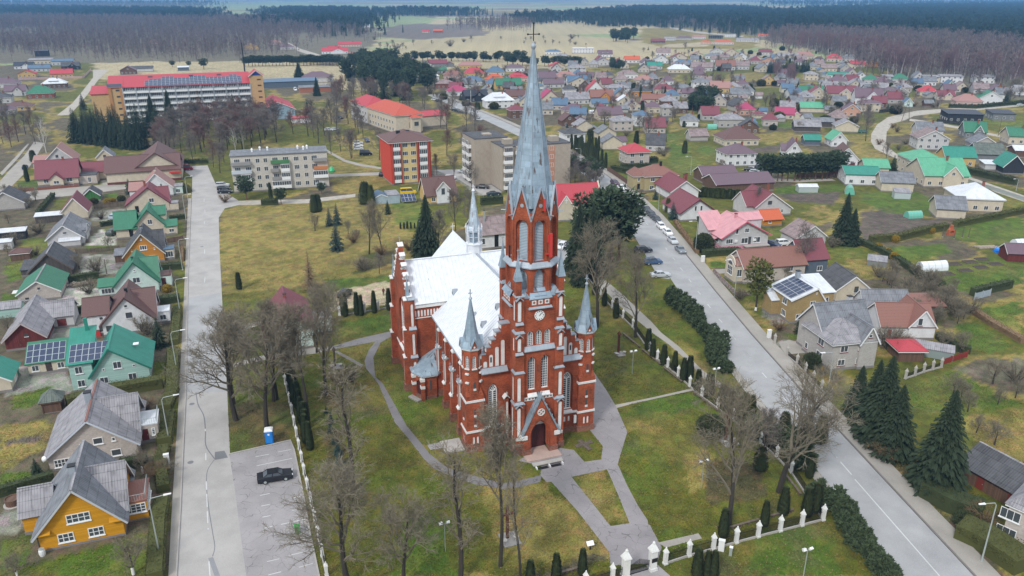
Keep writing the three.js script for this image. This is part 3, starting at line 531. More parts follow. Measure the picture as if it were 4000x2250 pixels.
{const e=[[-8.9,4.4,-20.9],[-10.0,4.4,-19.8],[-12.6,4.4,-19.8],[-13.85,4.4,-22.2],[-13.75,4.4,-24.5]],A=[-8.9,7.3,-24.5];for(let i=0;i<4;i++)part('porch_roof_sheet',shape().tri(e[i+1],e[i],A).quad(e[i],e[i+1],e[i+1].map((v,k)=>k===1?v -.15:v),e[i].map((v,k)=>k===1?v -.15:v)),M.zinc);part('porch_cornice',shape().slab(e.map(p=>[p[0]*1,p[2]]).concat([[-8.9,-24.5]]),4.2,4.39),M.plaster)}
fit('side_door',archPrism(1.2,2.85,.06),M.doorWood,-12.72,.3,-21.4,-63*DEG);
for(const[x,z]of[[-13.4,-22.3],[-12.4,-20.2]]){part('porch_buttress',shape().cbox(x -.1,0,z+.1,.6,3.6,.6),M.brick);for(const y of[2.2,3.5])part('white_cap',shape().cbox(x -.14,y,z+.14,.72,.5,.72),M.plaster)}
part('porch_step',shape().slab([[-13.9,-22.2],[-12.8,-20.0],[-13.6,-19.6],[-14.7,-21.8]],0,.25),M.stone);
fit('slit_window',shape().box(-.16,0,0,.16,1.8,.04),M.glass,-11.1,1.6,-20.2);
// landing at the left turret, wall plaque, meter box
part('side_landing',shape().box(-13.2,0,-6.6,-10.2,.2,-3.2),M.concrete);
part('memorial_plaque',shape().box(-4.6,1.4,-2.2,-4.0,2.0,-2.14),M.black);
part('meter_box',shape().box(6.9,1.6,-2.75,7.3,2.9,-2.5),M.frameWhite)
}

// ---------- ground: one sheet to the horizon, its colour by what grows or lies there ----------
const INK={
lawn:[.1,.1,.006],green:[.072,.115,.006],dry:[.24,.18,.048],meadow:[.4,.32,.2],soil:[.105,.078,.064],earth:[.11,.086,.052],gravel:[.36,.33,.29],sand:[.43,.34,.24],winter:[.25,.29,.14],plough:[.16,.125,.11],brush:[.15,.125,.085],leaf:[.08,.064,.024],yard:[.25,.235,.21],paleyard:[.42,.39,.35],
};
const ZONES=[
['meadow',[-174,-662,-134,-1017,-230,-2531,750,-2531,457,-1314,362,-1100,77,-736,-99,-716],8],
['meadow',[-415,-803,-273,-828,-141,-736,-100,-697,-90,-550,-328,-630],6],
['plough',[-252,-1801,-79,-1850,-38,-1340,-134,-1198,-219,-1289],8],['plough',[-356,-2966,182,-2844,156,-2441,-293,-2441],20],
['winter',[73,-1340,212,-1395,335,-1340,164,-1231],10],['winter',[-318,-2280,251,-2441,761,-2207,207,-2013],20],['plough',[162,-1220,367,-1314,371,-1242,178,-1167],8],
['brush',[-496,-779,-158,-828,-210,-1314,-475,-2531,-1929,-3099,-872,-1198],10],
['brush',[377,-1147,321,-487,537,-630,2715,-3489,357,-3489,205,-2207],10],
['winter',[-4339,-7002,-1089,-5831,-669,-4822,-747,-3991,-1258,-3579],30],['meadow',[493,-4822,1548,-4509,1563,-3991,386,-3774],30],
['earth',[-179,-266,-115,-266,-74,-157,-39.5,-72.1,-59.3,-72.1,-88.1,-91.8],.6],
// church yard and park
['dry',[-90,-229,-87,-246,-38,-249,-23,-191,-26,-167,-39,-165,-63,-157],1.5],
['lawn',[-65,-162,-28,-173,-19,-191,22,-191,50.2,-123.2,46.6,-72.1,-33.5,-72.1],.7],
['dry',[-85,-220,-38,-239,-31,-191,-43,-173,-65,-165],2.5],
['dry',[-5.25,-88.92,5.37,-90.3,11.87,-75.94,5.94,-72.84,-2.54,-78.11],1.6],['dry',[8.26,-91.7,13.11,-93.44,15.15,-81.79,12.48,-81.08],.8],
['leaf',[-47.09,-113.88,-36.37,-112.46,-33.16,-101.23,-41.47,-97.76],.8],['leaf',[-32.38,-116.33,-29.59,-117.84,-22.49,-93.43,-23.65,-89.39,-26.29,-93.43],1.3],
['leaf',[-39,-190,-30,-195,-29,-184,-38,-175],.8],
['green',[-45,-171,-28,-175,-27,-170,-40,-165],.5],['green',[-36,-146,-25,-151,-24,-143,-35,-136],.7],['green',[-22.8,-123.7,-17.17,-118.44,-8.91,-103.32,-9.47,-101.33,-12.86,-100.03,-21.34,-114.33],.6],
['green',[17.8,-111.2,29.9,-116.3,31.6,-112.4,23.8,-107.2],.9],['green',[17.8,-99.2,24.7,-102.4,23.3,-91.9,17.8,-88.4,15.6,-91.9],1.2],['dry',[17.1,-108.6,24.1,-105.8,24.5,-101.5,17.4,-99.2],1.2],['dry',[23.8,-97.7,28.9,-99.2,30,-90.6,22.8,-86.7],1.4],['green',[31.2,-80.4,40.4,-82.2,37.9,-72.1,27,-72.1],.9],
['green',[-14.47,-82.76,-8.76,-82.27,-6.26,-72.09,-13.99,-72.09],1.2],['lawn',[16.27,-103.67,24.48,-104.36,24.74,-90.57,22.29,-79.23,18.83,-79.46,15.55,-94.03],.7],
['earth',[9,-75.94,12.08,-75.3,6.18,-72.25,3.13,-72.25],.7],['leaf',[29.1,-96.2,35.5,-95.6,33.6,-86.7,26.2,-86.7],1.4],
['lawn',[18,-191,33,-165,40.1,-124.8,33.3,-117.3,18,-157],.5],['dry',[29,-138,34,-137,35.4,-122.2,33.4,-120.4],.8],
['sand',[-40,-164,-29,-171,-26,-161,-26,-156,-39,-152,-39,-154],.5],
['dry',[-75,-316,-50,-296,-50,-289,-68,-285],1],['green',[-40,-251,-28,-252,-26,-215,-34,-218],.8],['dry',[-67,-282,-47,-285,-43,-269,-52,-255,-60,-257],1],['lawn',[-42,-267,-29,-272,-28,-262,-40,-257],.6],['dry',[-79,-331,-63,-361,-51,-307,-72,-316],2],['dry',[-34,-331,-12,-325,-11,-302,-31,-302],1.5],
['yard',[-30,-294,-11,-296,-2,-260,-11,-252,-19,-274,-28,-276],.4],['earth',[-10,-239,-3,-239,-3,-234,-9,-234],.4],
['lawn',[-179,-423,-143,-423,-109,-382,-122,-328,-136,-316],3],['dry',[-67,-248,-52,-251,-38,-230,-41,-215,-59,-215],1],
// gardens, left
['paleyard',[-104,-168,-94,-166,-92,-162,-93,-155,-98,-156,-103,-164],.3],['yard',[-93,-143,-95,-150,-89,-150,-83,-140,-90,-136],.3],['green',[-89,-137,-83,-140,-82,-138,-85,-136],.4],['yard',[-89.8,-126.2,-79.3,-124.1,-74.6,-116.9,-75.4,-115.4,-84.8,-115.1],.3],['green',[-83.7,-115.1,-79,-118.8,-77.9,-115.4,-77.9,-111.5,-81.3,-110.5],.4],['earth',[-82.4,-109.5,-76.1,-110.5,-71.1,-108.1,-71.2,-106.5,-80.5,-106.5],.5],['lawn',[-65.8,-127.9,-63.4,-128.8,-60.2,-120.4,-62.6,-120],.4],
['dry',[-79.7,-105.2,-74.1,-107.3,-71,-105.5,-69.2,-99.3,-70,-96.5,-71.9,-92.5],.6],['soil',[-76.4,-100.9,-71.9,-102.8,-70.7,-100.9,-75.2,-99.6],.4],['green',[-71.9,-92.5,-68.3,-93.3,-64.3,-92,-69.9,-89.3],.4],['yard',[-66.5,-83.7,-63,-85,-60.2,-81.4,-63.4,-78.8],.5],['green',[-63,-78.1,-59.9,-80.1,-57.2,-74,-59.3,-72.1],.5],['lawn',[-57.2,-74,-45.7,-79.6,-42,-72.1,-59.3,-72.1],.5],['green',[-53.5,-75,-48.6,-77.5,-44.3,-76,-42.5,-72.1,-52.6,-72.1],.6],['earth',[-57.1,-75.2,-48.2,-79.2,-47.8,-78.5,-56.2,-74.4],.3],
['yard',[-130,-233,-121,-237,-117,-222,-125,-222],.3],['paleyard',[-116,-203,-118,-215,-110,-208,-106,-198,-114,-198],.3],['green',[-114,-198,-106,-198,-104,-194,-111,-193],.3],['green',[-117,-214,-114,-216,-111,-210,-114,-209],.3],['yard',[-112,-190,-101,-191,-94,-175,-105,-177],.3],['green',[-134,-204,-128,-206,-124,-199,-121,-186,-127,-185],.5],['green',[-126,-182,-121,-187,-115,-175,-118,-170],.5],['lawn',[-150,-247,-147,-251,-140,-237,-144,-235],.4],['green',[-137,-256,-133,-257,-130,-249,-133,-247],.2],['green',[-167,-324,-154,-327,-153,-311,-159,-309],.6],['green',[-178,-275,-172,-277,-165,-265,-171,-262],.3],['paleyard',[-152,-284,-149,-287,-140,-268,-144,-265],.3],['lawn',[-102,-222,-97,-222,-92,-208,-95,-206],.3],['dry',[-195,-297,-202,-315,-200,-311,-193,-293],.2],
['green',[-115,-163,-110,-162,-107,-156,-111,-155],.4],
// gardens, right
['lawn',[52,-169,58,-160,53,-148,50,-155],.5],['dry',[50,-157,57,-159,56,-155,50,-154],.4],['green',[74,-215,80,-215,76,-203,68,-198],.4],['green',[50,-185,57,-184,56,-180,49,-180],.2],['lawn',[49,-217,56,-214,50,-197,49,-207],.3],['yard',[53,-152,57,-153,57,-146,53,-145],.4],['green',[54,-140,60,-142,59,-138,54,-138],.3],['yard',[51,-137,58,-137,56,-132,51,-132],.2],
['soil',[101,-217,128,-224,125,-215,106,-207,95,-201],.6],['soil',[89,-255,112,-258,103,-241,91,-245],.6],['soil',[105,-226,120,-228,126,-222,120,-217,100,-212],.8],['soil',[108,-233,120,-236,119,-226,103,-219],.7],['green',[118,-259,138,-259,138,-245,128,-228,115,-232,113,-245],.7],['green',[93,-266,117,-270,113,-259,89,-255],.5],
['green',[126,-214,154,-225,136,-197,125,-201,121,-203],.6],['green',[100,-197,117,-200,115,-192,99,-185,98,-192],.5],['green',[98,-178,134,-193,119,-169,104,-163,99,-167],.7],['dry',[99,-155,115,-163,100,-138,98,-145],1],['green',[98,-152,113,-159,102,-142,99,-145],1.6],['green',[90,-145,96,-147,96,-135,89,-131,87,-135],.7],['green',[87,-203,93,-195,90,-189,83,-187,83,-195],.5],['dry',[85,-188,95,-183,89,-171,82,-173],1],['leaf',[83,-168,101,-165,98,-152,86,-145,80,-155],1.2],
['green',[68.1,-118.3,79.2,-124.5,81.5,-115.6,84.2,-112.5,71.7,-107.7,64.9,-109.6],.7],['dry',[71.7,-107.7,83.3,-111.1,72.6,-93.6,69.4,-99.4],.8],['brush',[79.8,-125.7,94.7,-129.4,87.5,-117.7,81.6,-121.6],.7],['leaf',[54.2,-97.4,56.9,-96.6,56.3,-89.3,56.1,-81.3,55.4,-82.8],.5],['green',[67.1,-99.8,70.9,-97.4,65.8,-97.4],.4],
['green',[71,-352,79,-347,74,-323,77,-290,64,-288,62,-305],.6],['green',[83,-344,93,-342,82,-318,79,-332],.5],['lawn',[77,-323,82,-309,90,-290,87,-281,79,-292],.6],['dry',[98,-388,104,-384,100,-369,94,-372],.6],['soil',[106,-342,122,-344,111,-327,102,-327],.5],['dry',[118,-375,140,-388,129,-355,114,-358],.8],['green',[36,-334,42,-332,39,-312,36,-323],.3],['green',[44,-246,47,-245,47,-232,46,-234],.3],['green',[40,-286,45,-284,42,-275,40,-279],.2],['lawn',[49,-218,58,-218,56,-212,49,-212],.3],['dry',[175,-651,203,-642,196,-618,166,-610],1],['green',[127,-430,149,-426,142,-394,122,-394],1],['green',[75,-388,80,-369,75,-355,69,-361],.5],
['dry',[202,-415,214,-408,198,-381,184,-378],.6],['dry',[151,-347,160,-347,151,-314,141,-314],.8],['dry',[123,-375,171,-372,162,-352,118,-358],1],['green',[166,-492,175,-492,166,-468,158,-468],.5],['green',[194,-487,208,-492,196,-468,185,-464],.5],['dry',[271,-464,304,-468,290,-446,263,-442],.6],['green',[261,-434,271,-415,260,-397,246,-408],.6],['lawn',[164,-252,165,-243,156,-236,159,-245],.3],['green',[178,-293,182,-284,177,-279,176,-292],.4],['green',[133,-221,155,-227,146,-212,129,-212],.5],
['dry',[178,-670,219,-697,195,-622,162,-601],1.5],['dry',[252,-1605,357,-1605,399,-1314,295,-989,193,-989,181,-1147],3],['sand',[200,-1078,282,-1147,256,-1047,193,-1017],1.5],
];
const zoneList=ZONES.map(([k,f,rag],n)=>{const p=[];for(let i=0;i<f.length;i+=2)p.push([f[i],f[i+1]]);const xs=p.map(q=>q[0]),zs=p.map(q=>q[1]);return{k,p,rag,n,b:[min(...xs)-rag,max(...xs)+rag,min(...zs)-rag,max(...zs)+rag]}});
function inside(p,x,z){let c=false;for(let i=0,j=p.length -1;i<p.length;j=i++)if((p[i][1]>z)!==(p[j][1]>z)&&x<(p[j][0]-p[i][0])*(z -p[i][1])/(p[j][1]-p[i][1])+p[i][0])c=!c;return c}
function groundInk(x,z){
const d=hypot(x,z),sc=1+d / 400;
const n1=fbm(x / 9 / sc,z / 9 / sc,5,4),n2=fbm(x / 3,z / 3,9,3),n3=fbm(x / 40,z / 40,19,3);
let c=d<900?INK.earth:(n3>.52?INK.winter:INK.meadow);
if(d<900)c=n1>.5?INK.lawn:n1>.42?INK.dry:INK.earth;
if(d>1500){const f=vnoise(x / 420,z / 260,33);c=f<.35?INK.meadow:f<.6?INK.winter:f<.72?INK.plough:INK.dry}
let kind='';
for(const q of zoneList)if(x>q.b[0]&&x<q.b[1]&&z>q.b[2]&&z<q.b[3]){const jx=(fbm(x /(1+q.rag*2),z /(1+q.rag*2),50+q.n,3)-.5)*q.rag*3,jz=(fbm(x /(1+q.rag*2),z /(1+q.rag*2),150+q.n,3)-.5)*q.rag*3;if(inside(q.p,x+jx,z+jz)){c=INK[q.k];kind=q.k}}
let[r,g,b]=c;
if(['lawn','green','dry','leaf'].includes(kind)){
const dryK=sstep(.5,.68,n1)*.55+sstep(.55,.75,n2)*.35,moss=sstep(.5,.7,fbm(x / 6,z / 6,77,4))*.5,bare=sstep(.62,.78,fbm(x / 5,z / 5,88,4))*.55;
const mixTo=(t,k)=>{r=lerp(r,t[0],k);g=lerp(g,t[1],k);b=lerp(b,t[2],k)};
mixTo(INK.dry,kind==='dry'?dryK*.3:dryK*.6);mixTo(kind==='dry'?INK.lawn:INK.green,moss);mixTo(INK.earth,bare*.7)
}
const k=.82+.36*fbm(x / 15 / sc,z / 15 / sc,7,4);
return[r*k,g*k,b*k]
}
{
const rows=[];let d=-70;while(d<16000){rows.push(-d);d+=d<60?4:d<320?.95:d<900?3.2:d<2500?14:d*.06}
const cols=330,pos=[],col=[],uv=[],idx=[];
for(const z of rows){const D=max(60,-z),hw=D*.82+25;for(let i=0;i<=cols;i++){const x=(i / cols*2-1)*hw;pos.push(x,0,z);col.push(...groundInk(x,z));uv.push(x,-z)}}
for(let j=0;j<rows.length -1;j++)for(let i=0;i<cols;i++){const a=j*(cols+1)+i,b=a+cols+1;idx.push(a,a+1,b+1,a,b+1,b)}
const g=new THREE.BufferGeometry();g.setAttribute('position',new THREE.Float32BufferAttribute(pos,3));g.setAttribute('color',new THREE.Float32BufferAttribute(col,3));g.setAttribute('uv',new THREE.Float32BufferAttribute(uv,2));g.setIndex(idx);g.computeVertexNormals();
one('ground','grass, gardens and fields that the town and church stand on','ground',g,mat('grass and soil',[1.45,1.45,1.45],.95,{map:T.grass,bump:T.grass,bs:.05,vc:true}),null,'structure')
}

// ---------- roads and paths: sheets a few millimetres above the ground ----------
const asphalt=mat('pale asphalt',[.5,.47,.44],.85,{map:T.asphalt}),asphaltGrey=mat('grey asphalt',[.45,.445,.44],.85,{map:T.asphalt}),oldAsphalt=mat('cracked asphalt',[.42,.39,.385],.9,{map:T.crazed}),pavementMat=mat('concrete paving',[.44,.4,.35],.9,{map:T.asphalt}),gravelMat=mat('gravel',[.5,.45,.38],.95,{map:T.soil}),paint=mat('road paint',[.75,.75,.73],.7,{map:T.asphalt}),tar=mat('tar seam',[.22,.22,.23],.7,{map:T.asphalt}),kerbMat=mat('kerb stone',[.42,.39,.36],.9,{map:T.stucco});
const pairs=f=>{const p=[];for(let i=0;i<f.length;i+=2)p.push([f[i],f[i+1]]);return p};
const paved=[];
function sheet(name,label,category,flat,y,m,kind='structure'){paved.push(pairs(flat));return one(name,label,category,shape().slab(pairs(flat),null,y),m,null,kind)}
function ribbon(pts,w,y0,y1,uvw){
const b=shape(),L=[],R=[];
pts.forEach((p,i)=>{const a=pts[max(0,i -1)],c=pts[min(pts.length -1,i+1)],dx=c[0]-a[0],dz=c[1]-a[1],l=hypot(dx,dz),nx=-dz / l*w / 2,nz=dx / l*w / 2;L.push([p[0]-nx,p[1]-nz]);R.push([p[0]+nx,p[1]+nz])});
for(let i=0;i<pts.length -1;i++){const q=(p,y)=>[p[0],y,p[1]];if(y0===null)b.quad(q(L[i],y1),q(R[i],y1),q(R[i+1],y1),q(L[i+1],y1));else b.hexa([q(L[i],y0),q(R[i],y0),q(R[i+1],y0),q(L[i+1],y0)],[q(L[i],y1),q(R[i],y1),q(R[i+1],y1),q(L[i+1],y1)])}
// faces must look up
return b
}
function smooth(flat,n=6){const c=new THREE.CatmullRomCurve3(pairs(flat).map(p=>new THREE.Vector3(p[0],0,p[1])));return c.getSpacedPoints(n*(flat.length / 2-1)).map(p=>[p.x,p.z])}
// left street with its pavement and the parking bay
sheet('street','pale asphalt street on the left running from the foreground to the town','street',[-36.3,-65.3,-42.7,-83,-54.4,-114.5,-76.7,-172.6,-105.4,-249,-117.8,-281.6,-123.9,-290.5,-127.6,-300.6,-119.7,-302.1,-115.1,-291.9,-103.1,-265.8,-89.1,-246.3,-87.3,-240.7,-90.3,-236.8,-88.3,-225.7,-75.6,-190.6,-61.7,-152.9,-47.5,-114.5,-41.4,-97.8,-33.5,-80.6,-27.1,-65.3],.012,asphalt);
sheet('pavement','narrow concrete pavement beside the left street along the hedges','pavement',[-37.2,-65.3,-43.9,-83,-55.6,-114.5,-73.6,-162.2,-106.6,-249,-105.7,-249,-76.9,-172.6,-54.6,-114.5,-42.9,-83,-36.4,-65.3],.12,pavementMat);
one('kerb','kerb of the left street beside the pavement','kerb',ribbon(pairs([-36.4,-65.3,-42.8,-83,-54.5,-114.5,-76.8,-172.6,-105.6,-249]),.18,0,.15),kerbMat,null,'structure');
sheet('parking_bay','cracked asphalt parking bay with painted bays next to the white fence','parking bay',[-41.32,-97.32,-33.38,-101.07,-32.19,-98.52,-28.43,-88.43,-24.94,-78.8,-21.42,-69.57,-29.71,-69.57,-33.35,-78.27,-37.52,-88.43],.02,oldAsphalt);
one('kerb','kerb along the top and right edge of the parking bay','kerb',ribbon(pairs([-41.41,-97.39,-33.42,-101.23,-32.15,-98.52,-28.39,-88.43,-24.9,-78.8,-21.39,-69.57]),.22,0,.14),kerbMat,null,'structure');
{const o=thing('bay_marking','white painted lines of the parking bay','road marking',0,0);o.userData.kind='structure';
for(const f of[[-37.34,-96.8,-35.58,-97.47],[-34.4,-98.07,-32.7,-98.71],[-36.46,-94.48,-31.88,-96.39],[-34.74,-89.85,-33.21,-90.38],[-31.29,-91.21,-29.87,-91.78],[-33.85,-87.48,-32.68,-87.92],[-29.18,-86.92,-28.35,-87.23],[-33,-85.17,-31.99,-85.54],[-32.11,-82.85,-31.21,-83.19],[-28.67,-84.28,-27.32,-84.78],[-31.27,-80.64,-30.31,-81.03],[-29.34,-81.4,-26.55,-82.44],[-26.77,-75.57,-24.51,-76.45],[-29.06,-74.5,-27.76,-74.99],[-25.02,-73.53,-23.56,-74.21],[-28.24,-72.25,-26.94,-72.77]])part('painted_line',ribbon(pairs(f),.12,null,.026),paint,o)
}
{const o=thing('lane_marking','white dashes down the middle of the left street','road marking',0,0);o.userData.kind='structure';
for(const f of[[-47.54,-104.57,-47.25,-103.86],[-44.94,-97.76,-44.24,-95.92],[-42.27,-90.71,-41.49,-88.75],[-41.12,-87.79,-40.03,-85.02],[-39.7,-84.13,-38.73,-81.68],[-38.33,-80.64,-38.21,-80.42],[-35.99,-74.57,-34.96,-72.09],[-101.3,-248.9,-99.9,-245],[-96,-235.2,-94.6,-231.5],[-91.2,-221.9,-90.1,-219.1],[-81.1,-194.9,-79.8,-191.3],[-73,-173.2,-72.2,-171],[-72.6,-171.9,-71.8,-169.7]])part('painted_dash',ribbon(pairs(f),.13,null,.018),paint,o)
}
{const o=thing('tar_repair','dark tar seams and patches in the left street','road repair',0,0);o.userData.kind='structure';
part('tar_seam',ribbon(smooth([-53.47,-116.33,-51.42,-111.99,-49.37,-108.79,-47.31,-104.07,-45.6,-99.67,-43.12,-96.28],4),.16,null,.016),tar,o);
part('tar_seam',ribbon(smooth([-43.06,-96.1,-43.12,-93.78,-42.36,-91.04,-39.86,-85.02,-37.35,-79.6,-36.15,-76.96,-35.88,-75.44],4),.1,null,.016),tar,o);
part('asphalt_patch',shape().slab(pairs([-43.72,-98.07,-42.43,-98.44,-41.27,-96.58,-42.98,-95.99]),null,.016),tar,o);
part('asphalt_patch',shape().slab(pairs([-36.27,-75.07,-35.77,-75.32,-33.78,-72.09,-34.44,-72.09]),null,.016),mat('worn patch',[.33,.33,.34],.9,{map:T.asphalt}),o);
part('asphalt_patch',shape().slab(pairs([-71.8,-160.2,-65.7,-162.8,-48.3,-116.6,-55,-116.2]),null,.015),asphaltGrey,o);
for(const f of[[-46.25,-95.38],[-52.61,-112.36],[-82.7,-197.2]]){const m=part('manhole_cover',new THREE.CylinderGeometry(.42,.42,.02,16),tar,o);m.position.set(f[0],.012,f[1])}
}
// right street
const roadMid=pairs([52.2,-30,50.8,-50,49.5,-72.1,47.6,-91.2,45.3,-115.1,43.4,-140,42.1,-164,41.1,-188,39,-228,36,-256,31,-285,25,-322,23.2,-316.3,9.7,-363.2,-10.2,-419.4,-53,-532]);
function offset(pts,k){return pts.map((p,i)=>{const a=pts[max(0,i -1)],c=pts[min(pts.length -1,i+1)],dx=c[0]-a[0],dz=c[1]-a[1],l=hypot(dx,dz);return[p[0]-dz / l*k,p[1]+dx / l*k]})}
const RL=offset(roadMid,-4.2),RR=offset(roadMid,4.05);
sheet('street','long grey street on the right that climbs past the church towards the town','street',[...RL,...[...RR].reverse()].flat(),.012,asphaltGrey);
sheet('parking_strip','asphalt parking strip between the right street and the spruces','parking strip',[33.9,-212.5,35.9,-235.6,38.3,-238.2,38.8,-182.9,37.3,-172.1,34.9,-172.9],.008,asphaltGrey);
sheet('pavement','sandy concrete pavement on the far side of the right street','pavement',[...offset(roadMid,4.2),...offset(roadMid,7.0).reverse()].flat(),.12,pavementMat);
sheet('pavement','pale footway on the church side of the right street','pavement',[...offset(roadMid.slice(0,7),-4.3),...offset(roadMid.slice(0,7),-5.7).reverse()].flat(),.1,pavementMat);
one('kerb','kerb on the far side of the right street','kerb',ribbon(RR,.22,0,.15),mat('dark kerb',[.2,.18,.165],.9,{map:T.stucco}),null,'structure');
{const o=thing('lane_marking','white dashes down the middle of the right street','road marking',0,0);o.userData.kind='structure';
for(const f of[[46.9,-98.6,47.2,-96.6],[47.3,-95.5,47.6,-92.3],[47.6,-91.2,49.5,-72.1],[43.4,-140,43.6,-138],[43.9,-131.8,44.1,-129.7],[44.5,-123.6,44.7,-121.7],[45.3,-115.1,45.5,-112.7],[46,-107.9,46.3,-105],[46.4,-103.4,46.7,-100.8],[46.8,-99.4,47.2,-96.5],[40.8,-196.3,40.8,-194],[41.1,-188.1,41.3,-186],[41.4,-180.2,41.6,-178.1],[41.8,-172,41.9,-170],[42.1,-164.1,42.3,-162.1],[42.5,-156.2,42.6,-154],[42.9,-148,43.1,-146.1],[43.4,-140,43.6,-137.8],[43.9,-131.8,44.1,-129.6],[39,-227.9,39.2,-225.8],[39.5,-220,39.7,-218],[38.3,-235.6,38.4,-233.7]])part('painted_dash',ribbon(pairs(f),.15,null,.018),paint,o)
}
// church paths
const pathPale=mat('worn path asphalt',[.36,.33,.33],.9,{map:T.crazed});
sheet('forecourt','cracked asphalt forecourt in front of the church door','forecourt',[.8,-95.84,2.68,-95.08,4.19,-94.33,3.95,-92.28,4.72,-90.57,5.54,-90.57,8.09,-91.7,13.46,-93.59,13.86,-95.54,13.07,-96.15,10.42,-95.54,9.11,-98.66,7.2,-99.14,2.2,-97.08],.016,pathPale);
sheet('path','wide cracked path from the gate to the church door','path',[5.39,-90.71,8.27,-91.85,12.48,-81.08,14.98,-81.67,17.5,-81.32,18.24,-77.01,17.18,-74.26,11.62,-73.85,11.75,-76.15,8.5,-84.23],.012,pathPale);
sheet('path','path along the right side of the lawn wedge up to the church corner','path',[17.31,-81.08,14.97,-81.56,14.25,-87.84,13.46,-93.59,12.89,-96.15,13.53,-99.63,12.08,-104.01,12.34,-108.72,14.6,-123.7,15.96,-117.6,17,-111.6,17.74,-103.67,15.15,-94.93,15.8,-89.74,16.59,-85.24,17.36,-82.27],.02,pathPale);
sheet('path','dark winding path along the left side of the church','path',[4.12,-92.28,3.9,-90.57,.92,-89.33,-1.19,-88.92,-5.13,-90.02,-8.56,-91.99,-11.05,-93.74,-12.87,-96.46,-15.81,-101.95,-18.45,-106.51,-23.1,-119.4,-26.3,-125.4,-27.1,-128.4,-27.1,-133,-26.5,-136.8,-34.5,-133,-34.8,-134.4,-29.9,-138.3,-23.6,-142.1,-23.3,-140,-25.4,-136.3,-25.7,-129.8,-24.1,-122.1,-22.3,-119.4,-16.43,-105.43,-13.89,-100.95,-12.13,-97.71,-9.77,-94.63,-7.63,-93.15,-4.55,-91.7,-1.2,-90.3,1.27,-91],.012,mat('damp path asphalt',[.25,.235,.235],.8,{map:T.crazed}));
sheet('path','pale footpath across the lawn in front of the mint green house','path',[-51,-127.3,-45.3,-131.6,-38,-134.1,-34.5,-134.6,-34.1,-133,-37.3,-131.3,-44.6,-129.1,-50.3,-125.8],.016,pavementMat);
sheet('path','thin worn track between two paths left of the church','path',[-34.2,-133.7,-31.3,-131.1,-27,-126.7,-27.2,-125.8,-31.5,-130.2,-34.3,-133],.016,mat('worn earth',[.28,.25,.22],.95,{map:T.soil}));
sheet('path','footpath crossing the lawn from the right lawn corner to the fence gate','path',[16.8,-112,22.8,-114.3,30.9,-117.8,31.1,-117.1,25.2,-114.7,19.7,-112.4,16.6,-110.8],.016,pavementMat);
sheet('path','short side path to the turret landing','path',[-12.71,-99.96,-8.73,-101.62,-8.42,-99.79,-12.04,-98.6],.016,oldAsphalt);
sheet('path','paved strip beside the gate inside the front fence','path',[17.9,-77.9,23.3,-79.7,23.5,-78.7,18.7,-77],.016,pavementMat);
sheet('path','path outside the gate at the bottom of the picture','path',[13.76,-72.09,13.59,-72.84,17.14,-74.06,18.32,-72.09,18.58,-69.94,13.18,-69.94],.016,oldAsphalt);
sheet('path','concrete pavement between the white pillars and the pine shrubs','path',[36.7,-116.3,35,-118.8,33.6,-121.3,32.3,-128.1,30.1,-135.6,27.9,-141,23.3,-155.1,21.6,-162.2,17.4,-175.4,18.9,-181.2,24.4,-163.5,28.7,-146.4,29.7,-141,31.9,-134.6,34,-124.9,37.1,-117.5,39.1,-116.3,37.3,-113.9],.016,pavementMat);
sheet('path','gravel drive past the mint green house from the left street','path',[-57.7,-143.2,-50.7,-147.8,-50,-146.1,-53.6,-142.4,-56.6,-140.8],.016,gravelMat);
sheet('lane','pale lane in front of the white apartment block','lane',[-67.2,-248.3,-52.8,-255.6,-52,-251.3,-65.9,-243,-87.3,-240.7,-89.1,-246.3],.016,gravelMat);
sheet('lane','lane beside the red and yellow apartment block','lane',[-68.4,-285.9,-49.3,-289.9,-48,-284.5,-67.4,-281.6],.016,pavementMat);
sheet('path','footpath curving over the grass left of the red apartment block','path',[-79.8,-334.5,-67.9,-313.4,-59.2,-304.3,-50.1,-297.8,-49.8,-294.6,-59,-300.3,-67.5,-309.2,-79.5,-330.6],.016,pavementMat);
sheet('car_park','asphalt car park right of the church behind the spruces','car park',[12,-204.5,19.2,-199.7,14.9,-191.5,13.6,-180.6,12.1,-181.4,11,-184.7],.016,asphaltGrey);
sheet('car_park','car park between the brown roofed house and the grey apartment blocks','car park',[-29.2,-293.6,-11.1,-293.6,-1.7,-260.2,-9.7,-253.7,-18.8,-276],.016,asphalt);
sheet('lane','concrete lane behind the garden houses on the left','lane',[-171,-252.9,-169,-257.4,-151.5,-265.9,-145.3,-268.3,-136.7,-269.1,-133.4,-262.7,-138.5,-258.9,-159,-245.8,-165.7,-244.5],.016,pavementMat);
sheet('street','side street climbing at the far left past the dark red roof','street',[-184.5,-274.9,-192,-292.8,-203.4,-321.9,-218,-354.2,-211.7,-351.5,-195.2,-315.3,-183.7,-289.1,-174.8,-265.1,-171,-252.9],.012,pavementMat);
sheet('pavement','footway beside the far left side street','pavement',[-192.2,-287.2,-203.8,-315.3,-217.8,-348.8,-216.9,-348.8,-201.2,-313.1,-189.1,-283.6],.1,pavementMat);
sheet('lane','sand lane left of the long hotel block','lane',[-253,-437,-271,-487,-300,-556,-338,-645,-373,-714,-359,-714,-324,-625,-288,-540,-266,-487,-246,-437],.02,gravelMat);
sheet('street','winding gravel street among the houses on the right','street',[308,-475,272,-458,245,-448,222,-434,209.6,-418.6,198.4,-407.8,183.1,-381.2,167.2,-347,162.9,-329.6,160.4,-313.7,157.6,-305.3,157.5,-322.6,158,-336.8,164,-355,172.9,-375.1,188.6,-404.3,206,-430,219,-442,234,-455,257,-464,279,-471,312,-481],.02,gravelMat);
